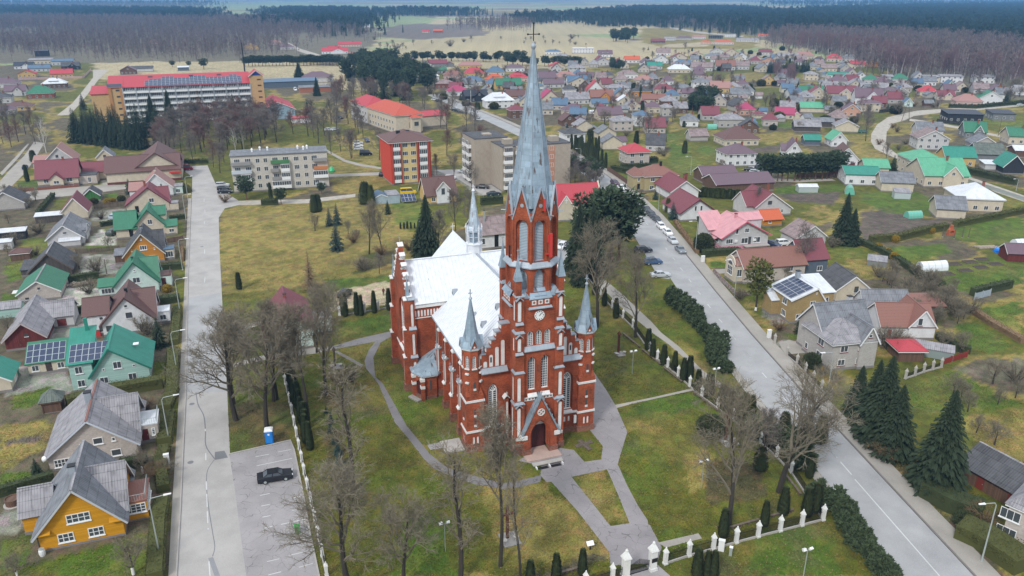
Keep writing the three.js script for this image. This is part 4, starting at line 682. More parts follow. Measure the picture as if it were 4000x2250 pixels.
sheet('lane','gravel lane branching off the winding street to the right','lane',[215,-424,222.1,-413.1,228.6,-392.4,233.9,-369.1,230,-363.4,225.1,-385.9,217.4,-406,211,-416.8],.016,gravelMat);
sheet('lane','lane with fence posts at the right edge behind the white hip roof','lane',[168.6,-282.3,171.2,-253.3,166,-244.9,164.4,-257.8,166.6,-278.8],.016,gravelMat);
sheet('lane','gravel lane at the foot of the pine row on the right','lane',[93.7,-279.7,104.5,-277.1,116.7,-278.8,116.9,-275.4,103,-272.9,92.2,-274.5],.016,gravelMat);
sheet('street','far street through the fields beyond the town centre','street',[324,-1679,337,-1463,375,-1314,362,-1277,319,-1406,310,-1605],.03,gravelMat);
sheet('lane','pale road in front of the far wood at the upper left','lane',[-310,-1126,-258,-991,-207,-884,-211,-865,-258,-967,-310,-1110],.03,gravelMat);
sheet('drive','concrete drive to the two-storey grey house on the right','drive',[51.5,-136.1,54,-137.7,57.1,-135.1,55.8,-132,51.1,-131],.016,pavementMat);
sheet('drive','concrete drive to the long brown roofed house','drive',[48.7,-178.9,55.7,-179.7,54.8,-176.6,49.3,-175.8],.016,pavementMat);
sheet('drive','paved yard beside the plum hip roofed white house','drive',[93.6,-305.3,97.3,-295.4,93.1,-284.2,89.9,-289.7],.016,asphaltGrey);

{
seed(808);const q=[],b=new Q();for(let i=0;i<7;i++){const a=i*.9,d=[cos(a)*.5,rr(.3,.9),sin(a)*.5],s=[-sin(a)*.16,0,cos(a)*.16];b.t(s,s.map(v=>-v),d)}
const lawns=zoneList.filter(z=>['lawn','green','dry','leaf'].includes(z.k)&&z.b[3]>-190),m=new THREE.Matrix4(),c=new THREE.Color();
while(q.length<90000){const z=-60-130*pow(rnd(),1.2),x=rr(-.8,.8)*-z;if(vnoise(x*.7,z*.7,3)<rnd()*.9||paved.some(p=>inside(p,x,z))||!lawns.some(l=>inside(l.p,x,z))){if(rnd()<1e-6)break;continue}q.push([x,z])}
const im=new THREE.InstancedMesh(b.geo(),mat('grass tufts',[1,1,1],.95,{two:true}),q.length);
q.forEach(([x,z],i)=>{const h=rr(.12,.3),k=groundInk(x,z),v=rr(.75,1.5),t=rnd();m.makeRotationY(rnd()*6.28).scale(new THREE.Vector3(h,h*.5,h)).setPosition(x,0,z);im.setMatrixAt(i,m);im.setColorAt(i,t>.93?c.setRGB(.26,.19,.09):c.setRGB(k[0]*v,k[1]*v*rr(.9,1.2),k[2]*v))});
im.name='grass_tufts';scene.add(im);tag(im,'short tufted grass and dead leaves on the lawns','grass',null,'stuff')}

// ---------- houses ----------
const RC={grey:['asb',[.3,.31,.335]],dgrey:['asb',[.14,.14,.15]],lgrey:['asb',[.44,.42,.44]],plum:['tile',[.17,.105,.13]],dred:['tile',[.22,.055,.07]],red:['tile',[.5,.055,.07]],magenta:['tile',[.42,.05,.13]],rust:['tile',[.27,.12,.09]],orange:['tile',[.6,.12,.04]],vermilion:['tile',[.55,.095,.05]],salmon:['tile',[.4,.21,.18]],brown:['tile',[.15,.075,.065]],green:['sheet',[.04,.2,.11]],teal:['sheet',[.03,.26,.19]],mint:['sheet',[.12,.42,.25]],blue:['sheet',[.1,.17,.26]],white:['sheet',[.74,.76,.79]],pink:['sheet',[.7,.34,.36]],black:['sheet',[.03,.035,.05]],pinkgrey:['asb',[.42,.32,.31]],mossgrey:['asb',[.2,.23,.2]]};
const WC={white:['stucco',[.74,.74,.75]],cream:['stucco',[.62,.54,.42]],beige:['brickp',[.58,.51,.46]],grey:['brickp',[.5,.47,.44]],lgrey:['stucco',[.56,.55,.55]],mint:['planks',[.42,.62,.55]],lmint:['stucco',[.6,.74,.68]],mustard:['planks',[.7,.32,.004]],orange:['planks',[.6,.25,.03]],yellow:['stucco',[.62,.42,.16]],ybrick:['brickp',[.42,.3,.13]],wood:['boards',[.16,.09,.06]],oldwood:['boards',[.1,.085,.075]],redwood:['boards',[.16,.03,.025]],pink:['stucco',[.62,.42,.38]],salmon:['stucco',[.6,.34,.24]],black:['boards',[.03,.033,.042]],blue:['stucco',[.3,.42,.5]],olive:['stucco',[.42,.35,.19]],green:['boards',[.06,.2,.05]],dblue:['stucco',[.11,.14,.18]],red:['brickp',[.3,.1,.06]],metalblue:['sheet',[.3,.42,.5]],slate:['stucco',[.2,.21,.22]]};
const rm=n=>cm(...RC[n]),wm=n=>cm(...WC[n]);
const winCache={};
function winGeo(w,h,cols,rows,t=.07){
const k=[w.toFixed(2),h.toFixed(2),cols,rows,t].join();
if(!winCache[k]){const f=shape(),x=w / 2;f.box(-x,0,0,x,t,.07).box(-x,h -t,0,x,h,.07).box(-x,t,0,-x+t,h -t,.07).box(x -t,t,0,x,h -t,.07);for(let i=1;i<cols;i++)f.box(-x+w*i / cols -t*.45,t,0,-x+w*i / cols+t*.45,h -t,.06);for(let j=1;j<rows;j++)f.box(-x+t,h*j / rows -t*.35,0,x -t,h*j / rows+t*.35,.055);winCache[k]=[f.geo(),shape().box(-x+t*.5,t*.5,-.02,x -t*.5,h -t*.5,.025).geo(),shape().box(-x -.08,-.1,-.01,x+.08,-.01,.16).geo()]}
return winCache[k]
}

function addWindow(H,side,o,x,y,w,h,cols=2,rows=1,opt=''){
const[fr,gl,si]=winGeo(w,h,cols,rows,opt.includes('k')?.1:.07);
const W=o.w / 2,D=o.d;let px,pz,ry;
if(side==='f'){px=x;pz=0;ry=0}else if(side==='b'){px=-x;pz=-D;ry=PI}else if(side==='l'){px=-W;pz=-D / 2+x;ry=-PI / 2}else{px=W;pz=-D / 2-x;ry=PI / 2}
const g=part('window',fr,opt.includes('d')?M.frameDark:M.frameWhite,H);g.position.set(px+(o.ox||0),y,pz+(o.oz||0));g.rotation.y=ry;
part('pane',gl,M.glass,g);if(!opt.includes('n'))part('sill',si,opt.includes('r')?cm('paint',[.2,.03,.03]):M.frameWhite,g);
return g
}
function addDoor(H,side,o,x,w=.95,h=2.05,m=cm('paint',[.08,.05,.045]),y=.3){
const W=o.w / 2,D=o.d;let px,pz,ry;if(side==='f'){px=x;pz=0;ry=0}else if(side==='l'){px=-W;pz=-D / 2+x;ry=-PI / 2}else if(side==='b'){px=-x;pz=-D;ry=PI}else{px=W;pz=-D / 2-x;ry=PI / 2}
const d=part('door',shape().box(-w / 2,0,-.02,w / 2,h,.05),m,H);d.position.set(px+(o.ox||0),y,pz+(o.oz||0));d.rotation.y=ry;part('door_handle',shape().box(w / 2-.16,h*.48,.05,w / 2-.1,h*.53,.1),M.galv,d);return d
}
// one roofed block inside H: local front at z = oz facing +z, centred on x = ox
function block(H,o,pre=''){
const{w,d,h,rh=0,roof='d'}=o,ox=o.ox||0,oz=o.oz||0,y0=o.y0||0,ov=o.ov??.45,th=o.th??.16,W=w / 2,sk=o.skew||0;
const wall=shape(),zb=oz -d,P=(x,y,z)=>[x+ox,y,z];
const gx=sk*W,yl=o.hl??h,yr=o.hr??h;
const pl=y0?0:(o.pl??.45);
if(roof==='d'){const f=z=>[P(-W,y0,z),P(W,y0,z),P(W,yr,z),P(gx,h+rh,z),P(-W,yl,z)];wall.poly(f(oz));wall.poly(f(zb).reverse());wall.quad(P(W,y0,oz),P(W,y0,zb),P(W,yr,zb),P(W,yr,oz));wall.quad(P(-W,y0,zb),P(-W,y0,oz),P(-W,yl,oz),P(-W,yl,zb));wall.quad(P(-W,yl,oz),P(gx,h+rh,oz),P(gx,h+rh,zb),P(-W,yl,zb)).quad(P(gx,h+rh,oz),P(W,yr,oz),P(W,yr,zb),P(gx,h+rh,zb))}
else if(roof==='w'){const rz=oz -d / 2+sk*d / 2,s=x=>[P(x,y0,oz),P(x,y0,zb),P(x,h,zb),P(x,h+rh,rz),P(x,h,oz)];wall.poly(s(W));wall.poly(s(-W).reverse());wall.quad(P(-W,y0,oz),P(W,y0,oz),P(W,h,oz),P(-W,h,oz)).quad(P(W,y0,zb),P(-W,y0,zb),P(-W,h,zb),P(W,h,zb));wall.quad(P(-W,h,oz),P(W,h,oz),P(W,h+rh,rz),P(-W,h+rh,rz)).quad(P(-W,h+rh,rz),P(W,h+rh,rz),P(W,h,zb),P(-W,h,zb))}
else if(roof==='s'){wall.hexa([P(-W,y0,oz),P(W,y0,oz),P(W,y0,zb),P(-W,y0,zb)],[P(-W,h,oz),P(W,h,oz),P(W,h+rh,zb),P(-W,h+rh,zb)])}
else wall.box(ox -W,y0,zb,ox+W,h,oz);
part(pre+'wall',wall,o.wm2||wm(o.wall),H);
if(pl)part(pre+'plinth',shape().box(ox -W -.06,0,zb -.06,ox+W+.06,pl,oz+.06),o.plm||cm('stucco',[.25,.23,.22]),H);
const R=new THREE.Group();R.name=pre+'roof';H.add(R);const m=rm(o.rc);
const slabs=[],tr=[];
const sl=(a,b,c,dd)=>{const A=new THREE.Vector3(...b).sub(new THREE.Vector3(...a)),C=new THREE.Vector3(...dd).sub(new THREE.Vector3(...a)),n=A.cross(C).normalize();if(n.y<0)n.negate();const up=p=>[p[0]+n.x*th,p[1]+n.y*th,p[2]+n.z*th];slabs.push(shape().hexa([a,b,c,dd],[up(a),up(b),up(c),up(dd)]))};
if(roof==='d'){
const sR=(h+rh -yr)/(W -gx),sL=(h+rh -yl)/(W+gx),f=oz+ov,k=zb -ov,t=.02;
sl(P(W+ov,yr -sR*ov+t,k),P(W+ov,yr -sR*ov+t,f),P(gx,h+rh+t,f),P(gx,h+rh+t,k));sl(P(-W -ov,yl -sL*ov+t,f),P(-W -ov,yl -sL*ov+t,k),P(gx,h+rh+t,k),P(gx,h+rh+t,f));
for(const z of[f+.01]){tr.push([P(W+ov,yr -sR*ov -.02,z),P(gx,h+rh,z)],[P(-W -ov,yl -sL*ov -.02,z),P(gx,h+rh,z)])}
part('ridge',shape().bar(P(gx,h+rh+th+.02,f),P(gx,h+rh+th+.02,k),.3,.1),o.ridge||m,R)
}else if(roof==='w'){
const rz=oz -d / 2+sk*d / 2,s1=rh /(oz -rz),s2=rh /(rz -zb),l=-W -ov,r=W+ov,t=.02;
sl(P(l,h -s1*ov+t,oz+ov),P(r,h -s1*ov+t,oz+ov),P(r,h+rh+t,rz),P(l,h+rh+t,rz));sl(P(r,h -s2*ov+t,zb -ov),P(l,h -s2*ov+t,zb -ov),P(l,h+rh+t,rz),P(r,h+rh+t,rz));
for(const x of[l,r])tr.push([P(x,h -s1*ov -.02,oz+ov),P(x,h+rh,rz)],[P(x,h -s2*ov -.02,zb -ov),P(x,h+rh,rz)]);
part('ridge',shape().bar(P(l,h+rh+th+.02,rz),P(r,h+rh+th+.02,rz),.3,.1),o.ridge||m,R)
}else if(roof==='h'){
const l=-W -ov,r=W+ov,f=oz+ov,k=zb -ov,yy=h -.05,top=h+rh,in_=o.hip??min(w,d)/ 2+ov;let a,b;
if(w>=d){const z=(f+k)/ 2;a=P(l+in_,top,z);b=P(r -in_,top,z);sl(P(l,yy,f),P(r,yy,f),b,a);sl(P(r,yy,k),P(l,yy,k),a,b);sl(P(l,yy,k),P(l,yy,f),a,a);sl(P(r,yy,f),P(r,yy,k),b,b)}
else{a=P(0,top,f -in_);b=P(0,top,k+in_);sl(P(l,yy,f),P(r,yy,f),a,a);sl(P(r,yy,f),P(r,yy,k),b,a);sl(P(r,yy,k),P(l,yy,k),b,b);sl(P(l,yy,k),P(l,yy,f),a,b)}
part('eave_board',shape().box(l+ox,yy -.16,k,r+ox,yy,f),o.trimM||M.frameWhite,R);
if(a&&b&&!o.far){const hipB=shape();for(const[p,q]of[[a,b],[a,P(l,yy,f)],[w>=d?b:a,P(r,yy,f)]])if(hypot(p[0]-q[0],p[1]-q[1],p[2]-q[2])>.1)hipB.bar([p[0],p[1]+th,p[2]],[q[0],q[1]+th,q[2]],.22,.08);part('hip_ridge',hipB,m,R)}
}else if(roof==='s'){const s=rh / d;sl(P(-W -ov,h -s*ov+.02,oz+ov),P(W+ov,h -s*ov+.02,oz+ov),P(W+ov,h+rh+s*ov+.02,zb -ov),P(-W -ov,h+rh+s*ov+.02,zb -ov))}
else if(roof==='f'){slabs.push(shape().box(ox -W -ov,h,zb -ov,ox+W+ov,h+.22,oz+ov))}
slabs.forEach(b=>part(roof==='f'?'roof_deck':'roof_slope',b,m,R));
if(!o.far)tr.forEach(([a,b])=>part('barge_board',shape().bar(a,b,.06,.24),o.trimM||M.frameWhite,R));
(o.win||[]).forEach(a=>addWindow(H,a[0],o,...a.slice(1)));
(o.doors||[]).forEach(a=>addDoor(H,a[0],o,...a.slice(1)));
(o.chim||[]).forEach(([x,z,top,m2,s=.6])=>{const c=part('chimney',shape().cbox(x+ox,h*.8,z+oz,s,top -h*.8,s),m2||wm('red'),R);part('chimney_cap',shape().cbox(x+ox,top,z+oz,s+.14,.1,s+.14),M.black,c)});
return R
}
function solarGrid(parent,origin,ux,uv,cols,rows,cw,chh,skip){
const n=new THREE.Vector3(...ux).cross(new THREE.Vector3(...uv)).normalize();
const gF=new THREE.BoxGeometry(cw -.03,chh -.03,.04),gC=new THREE.BoxGeometry(cw -.11,chh -.11,.012);
const m4=new THREE.Matrix4().makeBasis(new THREE.Vector3(...ux),new THREE.Vector3(...uv),n);
for(let j=0;j<rows;j++)for(let i=0;i<cols;i++){
if(skip&&skip(i,j))continue;
const p=new THREE.Vector3(...origin).addScaledVector(new THREE.Vector3(...ux),(i+.5)*cw).addScaledVector(new THREE.Vector3(...uv),(j+.5)*chh).addScaledVector(n,.12);
const o=part('solar_module',gF,M.solarFrame,parent);o.quaternion.setFromRotationMatrix(m4);o.position.copy(p);part('solar_cells',gC,M.solar,o).position.z=.021
}
}
// a house from the two ends of its front wall (left, right as seen from in front of it)
function frame2(x0,z0,x1,z1){const w=hypot(x1-x0,z1-z0),ang=atan2(-(z1-z0),x1-x0);return{w,ang,x:(x0+x1)/ 2,z:(z0+z1)/ 2}}
function house(name,label,base,o,group,cat='house'){const f=base.length<3?{x:base[0],z:base[1]}:frame2(...base);const H=thing(name,label,cat,f.x,f.z,o.turn??f.ang,group);o.w=o.w||f.w;block(H,o);(o.add||[]).forEach((a,i)=>block(H,a,a.pre||'annex_'));return H}
const lw=(n,y,w,h,W,side='f',cols=2,rows=1,opt='')=>Array.from({length:n},(_,i)=>[side,(i+.5-n / 2)*W / n,y,w,h,cols,rows,opt]);

// ---------- left row along the left street ----------
const LT=20.5*DEG,GL='family houses in the row beside the left street';
const rail=(H,x0,z0,x1,z1,y,h,n,m=M.galv)=>{const b=shape().bar([x0,y+h,z0],[x1,y+h,z1],.05);for(let i=0;i<=n;i++)b.bar([lerp(x0,x1,i / n),y,lerp(z0,z1,i / n)],[lerp(x0,x1,i / n),y+h,lerp(z0,z1,i / n)],.035);return part('balcony_rail',b,m,H)};
{
const H=house('timber_house','mustard yellow timber house with grey roof in the lower left corner',[-56.6,-76.2,-48.3,-79.4],{turn:LT,w:9.2,d:10.6,h:2.75,rh:5.2,roof:'d',rc:'grey',wall:'mustard',ridge:rm('lgrey'),trimM:cm('paint',[.5,.52,.55]),pl:.3,ov:.6,
win:[['f',-1.75,.75,1.75,1.25,3,2,'k'],['f',1.55,.75,1.75,1.25,3,2,'k'],['f',0,3.2,2.6,1.25,4,2,'k']],chim:[[-.3,-3.6,9.0,M.zincTrim,.75]],
add:[{pre:'dormer_',ox:2.45,oz:-1.8,w:4.7,d:7.2,h:3.0,rh:4.2,y0:2.2,roof:'w',rc:'lgrey',wall:'mustard',ov:.5,ridge:rm('lgrey'),win:[['r',0,3.6,1.6,1.3,3,1,'k']]},{pre:'wing_',ox:-5.4,oz:-4.2,w:3.2,d:4.8,h:2.9,rh:2.3,roof:'w',rc:'lgrey',wall:'mustard',ov:.35},{pre:'porch_',ox:5.9,oz:-2.6,w:2.6,d:4.8,h:2.7,roof:'f',rc:'rust',wall:'mustard',ov:.12,pl:.2,win:[['f',0,1.15,2.3,1.35,4,3,'k'],['r',0,1.15,4.3,1.35,8,3,'k']]}]},GL);
rail(H,4.7,-2.7,7.1,-2.7,2.9,.8,8);rail(H,7.1,-2.7,7.1,-7.2,2.9,.8,14);
for(const s of[-1,1])part('eave_return',shape().hexa([[s*4.6,2.5,.55],[s*3.2,2.5,.55],[s*3.2,2.5,0],[s*4.6,2.5,0]],[[s*4.6,2.56,.55],[s*3.2,2.56,.55],[s*3.2,2.85,0],[s*4.6,2.85,0]]),wm('mustard'),H);
part('downpipe',shape().tube([-4.68,0,.05],[-4.68,2.6,.05],.06,.06),M.frameDark,H)
}
{
const H=house('brick_house','pale brick house with long grey slate roof behind the mustard house',[-64.8,-92.9,-54.6,-97.1],{turn:LT,w:11.4,d:12.5,h:2.5,rh:4.6,roof:'d',rc:'lgrey',wall:'beige',ridge:rm('rust'),trimM:cm('paint',[.55,.6,.66]),ov:.5,win:[['f',-3.9,.5,2.3,1.25,5,2,'k'],['f',.9,3.1,1.3,1.05,1,1,'k'],['f',2.9,3.2,.5,.6,1,1,'k'],['f',-1.3,3.0,.4,.6,1,1,'k'],['f',2.9,.75,1.35,1.1,1,1,'k']],chim:[[-.4,-6.5,8.4,M.zincTrim,.9]],
add:[{pre:'dormer_',ox:3.0,oz:-3.0,w:5.4,d:7.5,h:2.6,rh:4.2,y0:2.0,roof:'w',rc:'lgrey',wall:'beige',ov:.45,win:[['r',0,3.4,1.4,1.3]]},{pre:'porch_',ox:7.0,oz:-3.6,w:2.7,d:4.2,h:2.9,roof:'f',rc:'white',wall:'beige',ov:.1,doors:[['f',-.5,.95,2.0,cm('paint',[.13,.02,.02])]],win:[['f',.7,1.1,.5,1.2,1,4,'k']]}]},GL);
rail(H,5.8,-3.7,8.3,-3.7,3.1,.8,8);rail(H,8.3,-3.7,8.3,-7.7,3.1,.8,12);
{const d=part('satellite_dish',new THREE.SphereGeometry(.45,12,5,0,6.3,0,1.0),M.frameWhite,H);d.position.set(-5.9,2.4,.3);d.rotation.set(1.1,0,.4)}
}
{
const H=house('clapboard_house','mint green clapboard house with teal metal roof and solar panels',[-71,-117.3,-62.9,-120.5],{turn:LT,w:8.8,d:10.6,h:2.95,rh:4.1,roof:'d',rc:'teal',wall:'mint',skew:-.28,trimM:cm('paint',[.03,.16,.12]),ov:.5,win:[['f',-2.7,.85,1.3,1.2],['f',1.7,.85,1.3,1.2],['f',-.3,3.3,1.3,1.3],['f',-2.5,3.2,.4,.45,1,1,'n'],['f',2.2,3.2,.4,.45,1,1,'n']],
add:[{pre:'wing_',ox:-5.85,oz:.05,w:3.4,d:9.2,h:5.2,rh:2.6,roof:'s',rc:'teal',wall:'mint',ov:.4,win:[['f',-.3,.9,1.15,1.25],['f',-.3,3.35,1.15,1.3]]}]},GL);
const a=atan2(2.6,9.2);solarGrid(H,[-7.5,5.33,-.1],[1,0,0],[0,sin(a),-cos(a)],6,4,.98,1.6,(i,j)=>j>2);
part('flue',shape().cbox(-5.2,5,-8.4,.5,5,.5),rm('teal'),H);
part('skylight',shape().box(2.0,5.25,-5.6,2.9,5.32,-4.6),M.frameWhite,H).rotation.z=0
}
{
const H=house('garden_annex','small white annex with solar roof left of the mint green house',[-84.9,-122.6,-79.4,-124.3],{turn:LT,w:6.2,d:4.4,h:2.35,rh:1.9,roof:'s',rc:'green',wall:'cream',ov:.35,win:[['f',-2.0,.75,1.1,1.1],['f',2.0,.75,1.1,1.1]],doors:[['f',.1,.95,1.95,cm('paint',[.06,.04,.04]),.1]]},null,'annex');
const a=atan2(1.9,4.4);solarGrid(H,[-3.3,2.35,.1],[1,0,0],[0,sin(a),-cos(a)],6,3,1.02,1.5)
}
house('garage','white garage with teal roof at the left edge beside the annex',[-88.4,-115.4,-85.6,-116.2],{turn:LT,w:5,d:6.5,h:2.3,rh:1.7,roof:'d',rc:'teal',wall:'cream',ov:.4,doors:[['r',0,1.4,2.0,cm('paint',[.7,.7,.68]),.1],['r',2.2,.9,2.0,cm('paint',[.03,.15,.1]),.1]]},null,'garage');
{const f=frame2(-75.3,-109,-72.5,-110.1);const H=thing('gazebo','small square wooden gazebo with dark green pointed roof','gazebo',f.x,f.z,LT);block(H,{w:2.7,d:2.7,h:2.0,rh:1.5,roof:'h',hip:1.65,rc:'mossgrey',wall:'wood',ov:.3,pl:.1,trimM:wm('wood')});for(const s of[-1,1])part('post',shape().cbox(s*1.28,0,.05,.14,2.0,.14),wm('wood'),H)}
{
const H=house('gabled_house','white house with brown metal roof and cross gable on the left',[-80.4,-140.2,-71,-141.2],{turn:LT,w:9.4,d:10.5,h:2.7,rh:4.9,roof:'d',rc:'brown',wall:'white',trimM:cm('paint',[.09,.05,.045]),ov:.4,win:[['f',.3,3.3,1.1,1.15,1,1,'d'],['f',0,5.6,.45,.45,1,1,'d'],['f',2.6,.5,1.6,1.2,2,1,'d'],['f',-3.6,1.0,1.0,1.2,1,1,'d']],chim:[[.1,-3.5,8.3,M.black,.55]],
add:[{pre:'dormer_',ox:2.6,oz:-2.0,w:4.6,d:7.5,h:2.7,rh:4.4,y0:2.2,roof:'w',rc:'brown',wall:'white',ov:.35},{pre:'wing_',ox:-5.6,oz:-1.0,w:4.4,d:7.6,h:4.4,rh:2.3,roof:'w',rc:'brown',wall:'white',trimM:cm('paint',[.09,.05,.045]),ov:.3,win:[['f',.8,3.3,.5,.5,1,1,'d'],['f',.6,.8,.9,1.3,1,1,'d']]},{pre:'porch_',ox:6.0,oz:-3.2,w:2.6,d:3.2,h:2.5,roof:'f',rc:'white',wall:'white',ov:.1,win:[['f',0,.8,1.2,1.1]]}]},GL)
}
{
const H=house('gabled_house','pale mint house with dark green roof and rear balcony on the left',[-88.9,-162.5,-79.1,-162.5],{turn:LT,w:8.8,d:9.5,h:2.6,rh:4.8,roof:'d',rc:'green',wall:'lmint',trimM:cm('paint',[.03,.12,.08]),ov:.45,win:[['f',.1,2.6,1.5,1.3],['f',0,5.3,.4,.4,1,1]],chim:[[-.2,-2.2,8.0,rm('green'),.5]],
add:[{pre:'dormer_',ox:2.3,oz:-2.0,w:4.4,d:6.0,h:2.6,rh:4.2,y0:2.2,roof:'w',rc:'green',wall:'lmint',ov:.35},{pre:'veranda_',ox:-6.0,oz:-.5,w:3.6,d:3.4,h:2.3,rh:.7,roof:'s',rc:'green',wall:'lmint',ov:.3,win:[['f',0,.7,2.6,1.2,4,1,'n']]},{pre:'balcony_',ox:5.7,oz:-2.4,w:2.6,d:3.6,h:2.7,roof:'f',rc:'brown',wall:'lmint',ov:.1,doors:[['f',-.3,.9,2.0,cm('paint',[.1,.03,.03])]]}]},GL);
rail(H,4.6,-2.4,6.9,-2.4,2.9,.9,10,M.woodOld);rail(H,6.9,-2.4,6.9,-5.8,2.9,.9,12,M.woodOld)
}
{
const H=house('timber_house','orange timber house with dark grey gable roof on the left',[-96.4,-182.9,-87.3,-184.8],{turn:LT,w:9.0,d:9.4,h:2.5,rh:5.1,roof:'d',rc:'dgrey',wall:'orange',trimM:cm('paint',[.6,.58,.5]),ov:.5,win:[['f',.1,3.4,1.6,1.2,3,1,'k'],['f',-.1,6.0,.35,.5,1,1,'k'],['f',1.9,.7,1.7,1.1,3,1,'k'],['f',-2.6,3.3,.25,.5,1,1],['f',2.6,3.3,.25,.5,1,1]],chim:[[-.1,-4.6,8.2,M.zincTrim,.6]],
add:[{pre:'dormer_',ox:2.4,oz:-2.2,w:4.5,d:5.2,h:2.7,rh:4.2,y0:2.2,roof:'w',rc:'dgrey',wall:'orange',ov:.35},{pre:'porch_',ox:5.7,oz:-.8,w:2.3,d:3.4,h:2.6,roof:'f',rc:'blue',wall:'cream',ov:.12,win:[['f',0,.7,1.8,1.5,3,1]]},{pre:'shed_',ox:-5.6,oz:-1.2,w:2.4,d:4,h:2.2,rh:.6,roof:'s',rc:'grey',wall:'wood',ov:.2}]},GL)
}
{
const H=house('gabled_house','cream house with green metal roof and low wing on the left',[-108.6,-205.4,-95.6,-206.9],{turn:LT,w:8.2,d:8.6,h:2.9,rh:4.6,roof:'d',rc:'green',wall:'cream',ox:1.8,trimM:cm('paint',[.03,.14,.09]),ov:.5,win:[['f',.3,3.4,1.2,1.4]],add:[{pre:'wing_',ox:-4.2,oz:.05,w:5,d:8.4,h:3.0,rh:3.6,roof:'w',rc:'green',wall:'cream',ov:.5,trimM:cm('paint',[.03,.14,.09]),doors:[['f',1.2,1.0,2.2,M.black]]},{pre:'dormer_',ox:4.0,oz:-3.6,w:4.0,d:4.6,h:5.2,rh:1.8,y0:3,roof:'w',rc:'green',wall:'cream',ov:.35},{pre:'porch_',ox:7.3,oz:.6,w:2.8,d:3.4,h:2.5,rh:.9,roof:'s',rc:'green',wall:'cream',ov:.3,win:[['f',0,.8,1.3,1.0]]}]},GL)
}
house('gabled_house','beige house with dark red roof and wide rear gable on the left',[-118.4,-231.5,-105.1,-231.5],{turn:LT,w:12.0,d:8.6,h:2.9,rh:4.9,roof:'d',rc:'dred',wall:'cream',skew:.1,ov:.4,trimM:cm('paint',[.12,.03,.04]),win:[['f',1.2,3.2,1.4,1.3],['f',3.8,.5,1.4,1.1]],doors:[['f',-3.2,1.0,2.1,M.black]],chim:[[-.4,-5,8.7,wm('red')]],add:[{pre:'dormer_',ox:3.6,oz:-2.4,w:4.8,d:4.6,h:3.0,rh:3.8,y0:2.5,roof:'w',rc:'dred',wall:'cream',ov:.3},{pre:'shed_',ox:7.3,oz:.2,w:2.4,d:3,h:2.4,roof:'f',rc:'lgrey',wall:'cream',ov:.15}]},GL);
house('gabled_house','white house with salmon tiled roof behind the dark red roofs',[-122,-251.5,-113,-251.5],{turn:LT,w:9.6,d:9,h:3.2,rh:4.6,roof:'d',rc:'salmon',wall:'white',ov:.4,win:[['f',1.4,3.2,.6,1.2,1]],chim:[[0,-3.5,8.6,wm('cream')]],add:[{pre:'wing_',ox:-6.2,oz:-1.0,w:4.6,d:5,h:2.4,rh:1.6,roof:'s',rc:'salmon',wall:'white',ov:.3},{pre:'porch_',ox:6.2,oz:-.8,w:3,d:4.6,h:2.8,roof:'f',rc:'lgrey',wall:'lmint',ov:.15,win:[['f',0,.8,1.4,1.2,3]]}]},GL);
{const H=house('shop_hall','large low cream shop hall with brown tiled roof at the street end',[-140.1,-270.6,-122.4,-274.8],{turn:LT,w:24,d:15,h:4.3,rh:4.2,roof:'w',rc:'brown',wall:'cream',ov:.6,trimM:cm('paint',[.1,.05,.05]),plm:cm('paint',[.14,.04,.04]),pl:.8,add:[{pre:'cross_wing_',ox:4.5,oz:-1.5,w:16,d:24,h:4.4,rh:5.6,roof:'d',rc:'brown',wall:'cream',ov:.6,trimM:cm('paint',[.1,.05,.05])}]},null,'shop hall');part('awning',shape().box(8.5,2.9,0,12.6,3.2,1.4),M.redPaint,H)}
{const H=house('gabled_house','house with dark red eave-front roof and small porch gable at far left',[-163.9,-263.5,-152.2,-267.5],{turn:19*DEG,w:12.6,d:9,h:3.7,rh:5,roof:'w',rc:'dred',wall:'cream',ov:.6,trimM:cm('paint',[.16,.03,.05]),pl:1.1,plm:cm('stucco',[.22,.2,.2]),win:[['f',-3.6,1.7,1.5,1.3],['f',3.6,1.7,1.9,1.3],['f',3.8,.3,1.6,.7]],chim:[[2,-4.4,9.6,wm('red')]],add:[{pre:'porch_',ox:-.2,oz:1.6,w:4.2,d:4,h:3.2,rh:1.9,roof:'d',rc:'dred',wall:'cream',ov:.35,trimM:cm('paint',[.16,.03,.05]),pl:1.1,plm:cm('stucco',[.22,.2,.2]),win:[['f',0,1.5,1.7,1.1]]},{pre:'terrace_',ox:9.2,oz:-1,w:5.6,d:6,h:3.2,roof:'f',rc:'dgrey',wall:'beige',ov:.1,win:[['f',.5,.8,1.0,1.8,2]]},{pre:'rear_',ox:10,oz:-7.5,w:8,d:6,h:3.2,rh:3,roof:'w',rc:'dred',wall:'cream',ov:.4}]})}
house('gabled_house','pinkish white house with salmon roof behind the dark red eave-front house',[-177.8,-292.8,-168,-295.7],{turn:LT,w:10.5,d:11,h:3.6,rh:5,roof:'d',rc:'salmon',wall:'lgrey',ov:.5,win:[['f',-.6,4.6,.9,1.1,1,1,'d']],add:[{pre:'wing_',ox:-7,oz:-2,w:5,d:6,h:2.8,rh:1.6,roof:'s',rc:'salmon',wall:'lgrey',ov:.3}]});
house('garage','small white gabled garage beside the shop hall with grey roof',[-162.9,-302.7,-157.3,-303.7],{turn:LT,w:6,d:7,h:3.2,rh:2.8,roof:'d',rc:'grey',wall:'cream',ov:.35,win:[['f',0,2.9,1.0,1.0,1,1,'d']]},null,'garage');
house('garage','low garage with rusty roof and grey doors below the white garage',[-152.7,-285.4,-148.5,-285.8],{turn:LT,w:4.6,d:5,h:2.6,rh:.8,roof:'s',rc:'rust',wall:'grey',ov:.2,doors:[['f',0,3.4,2.2,M.galv,.05]]},null,'garage');
const GO='garden sheds behind the left row';
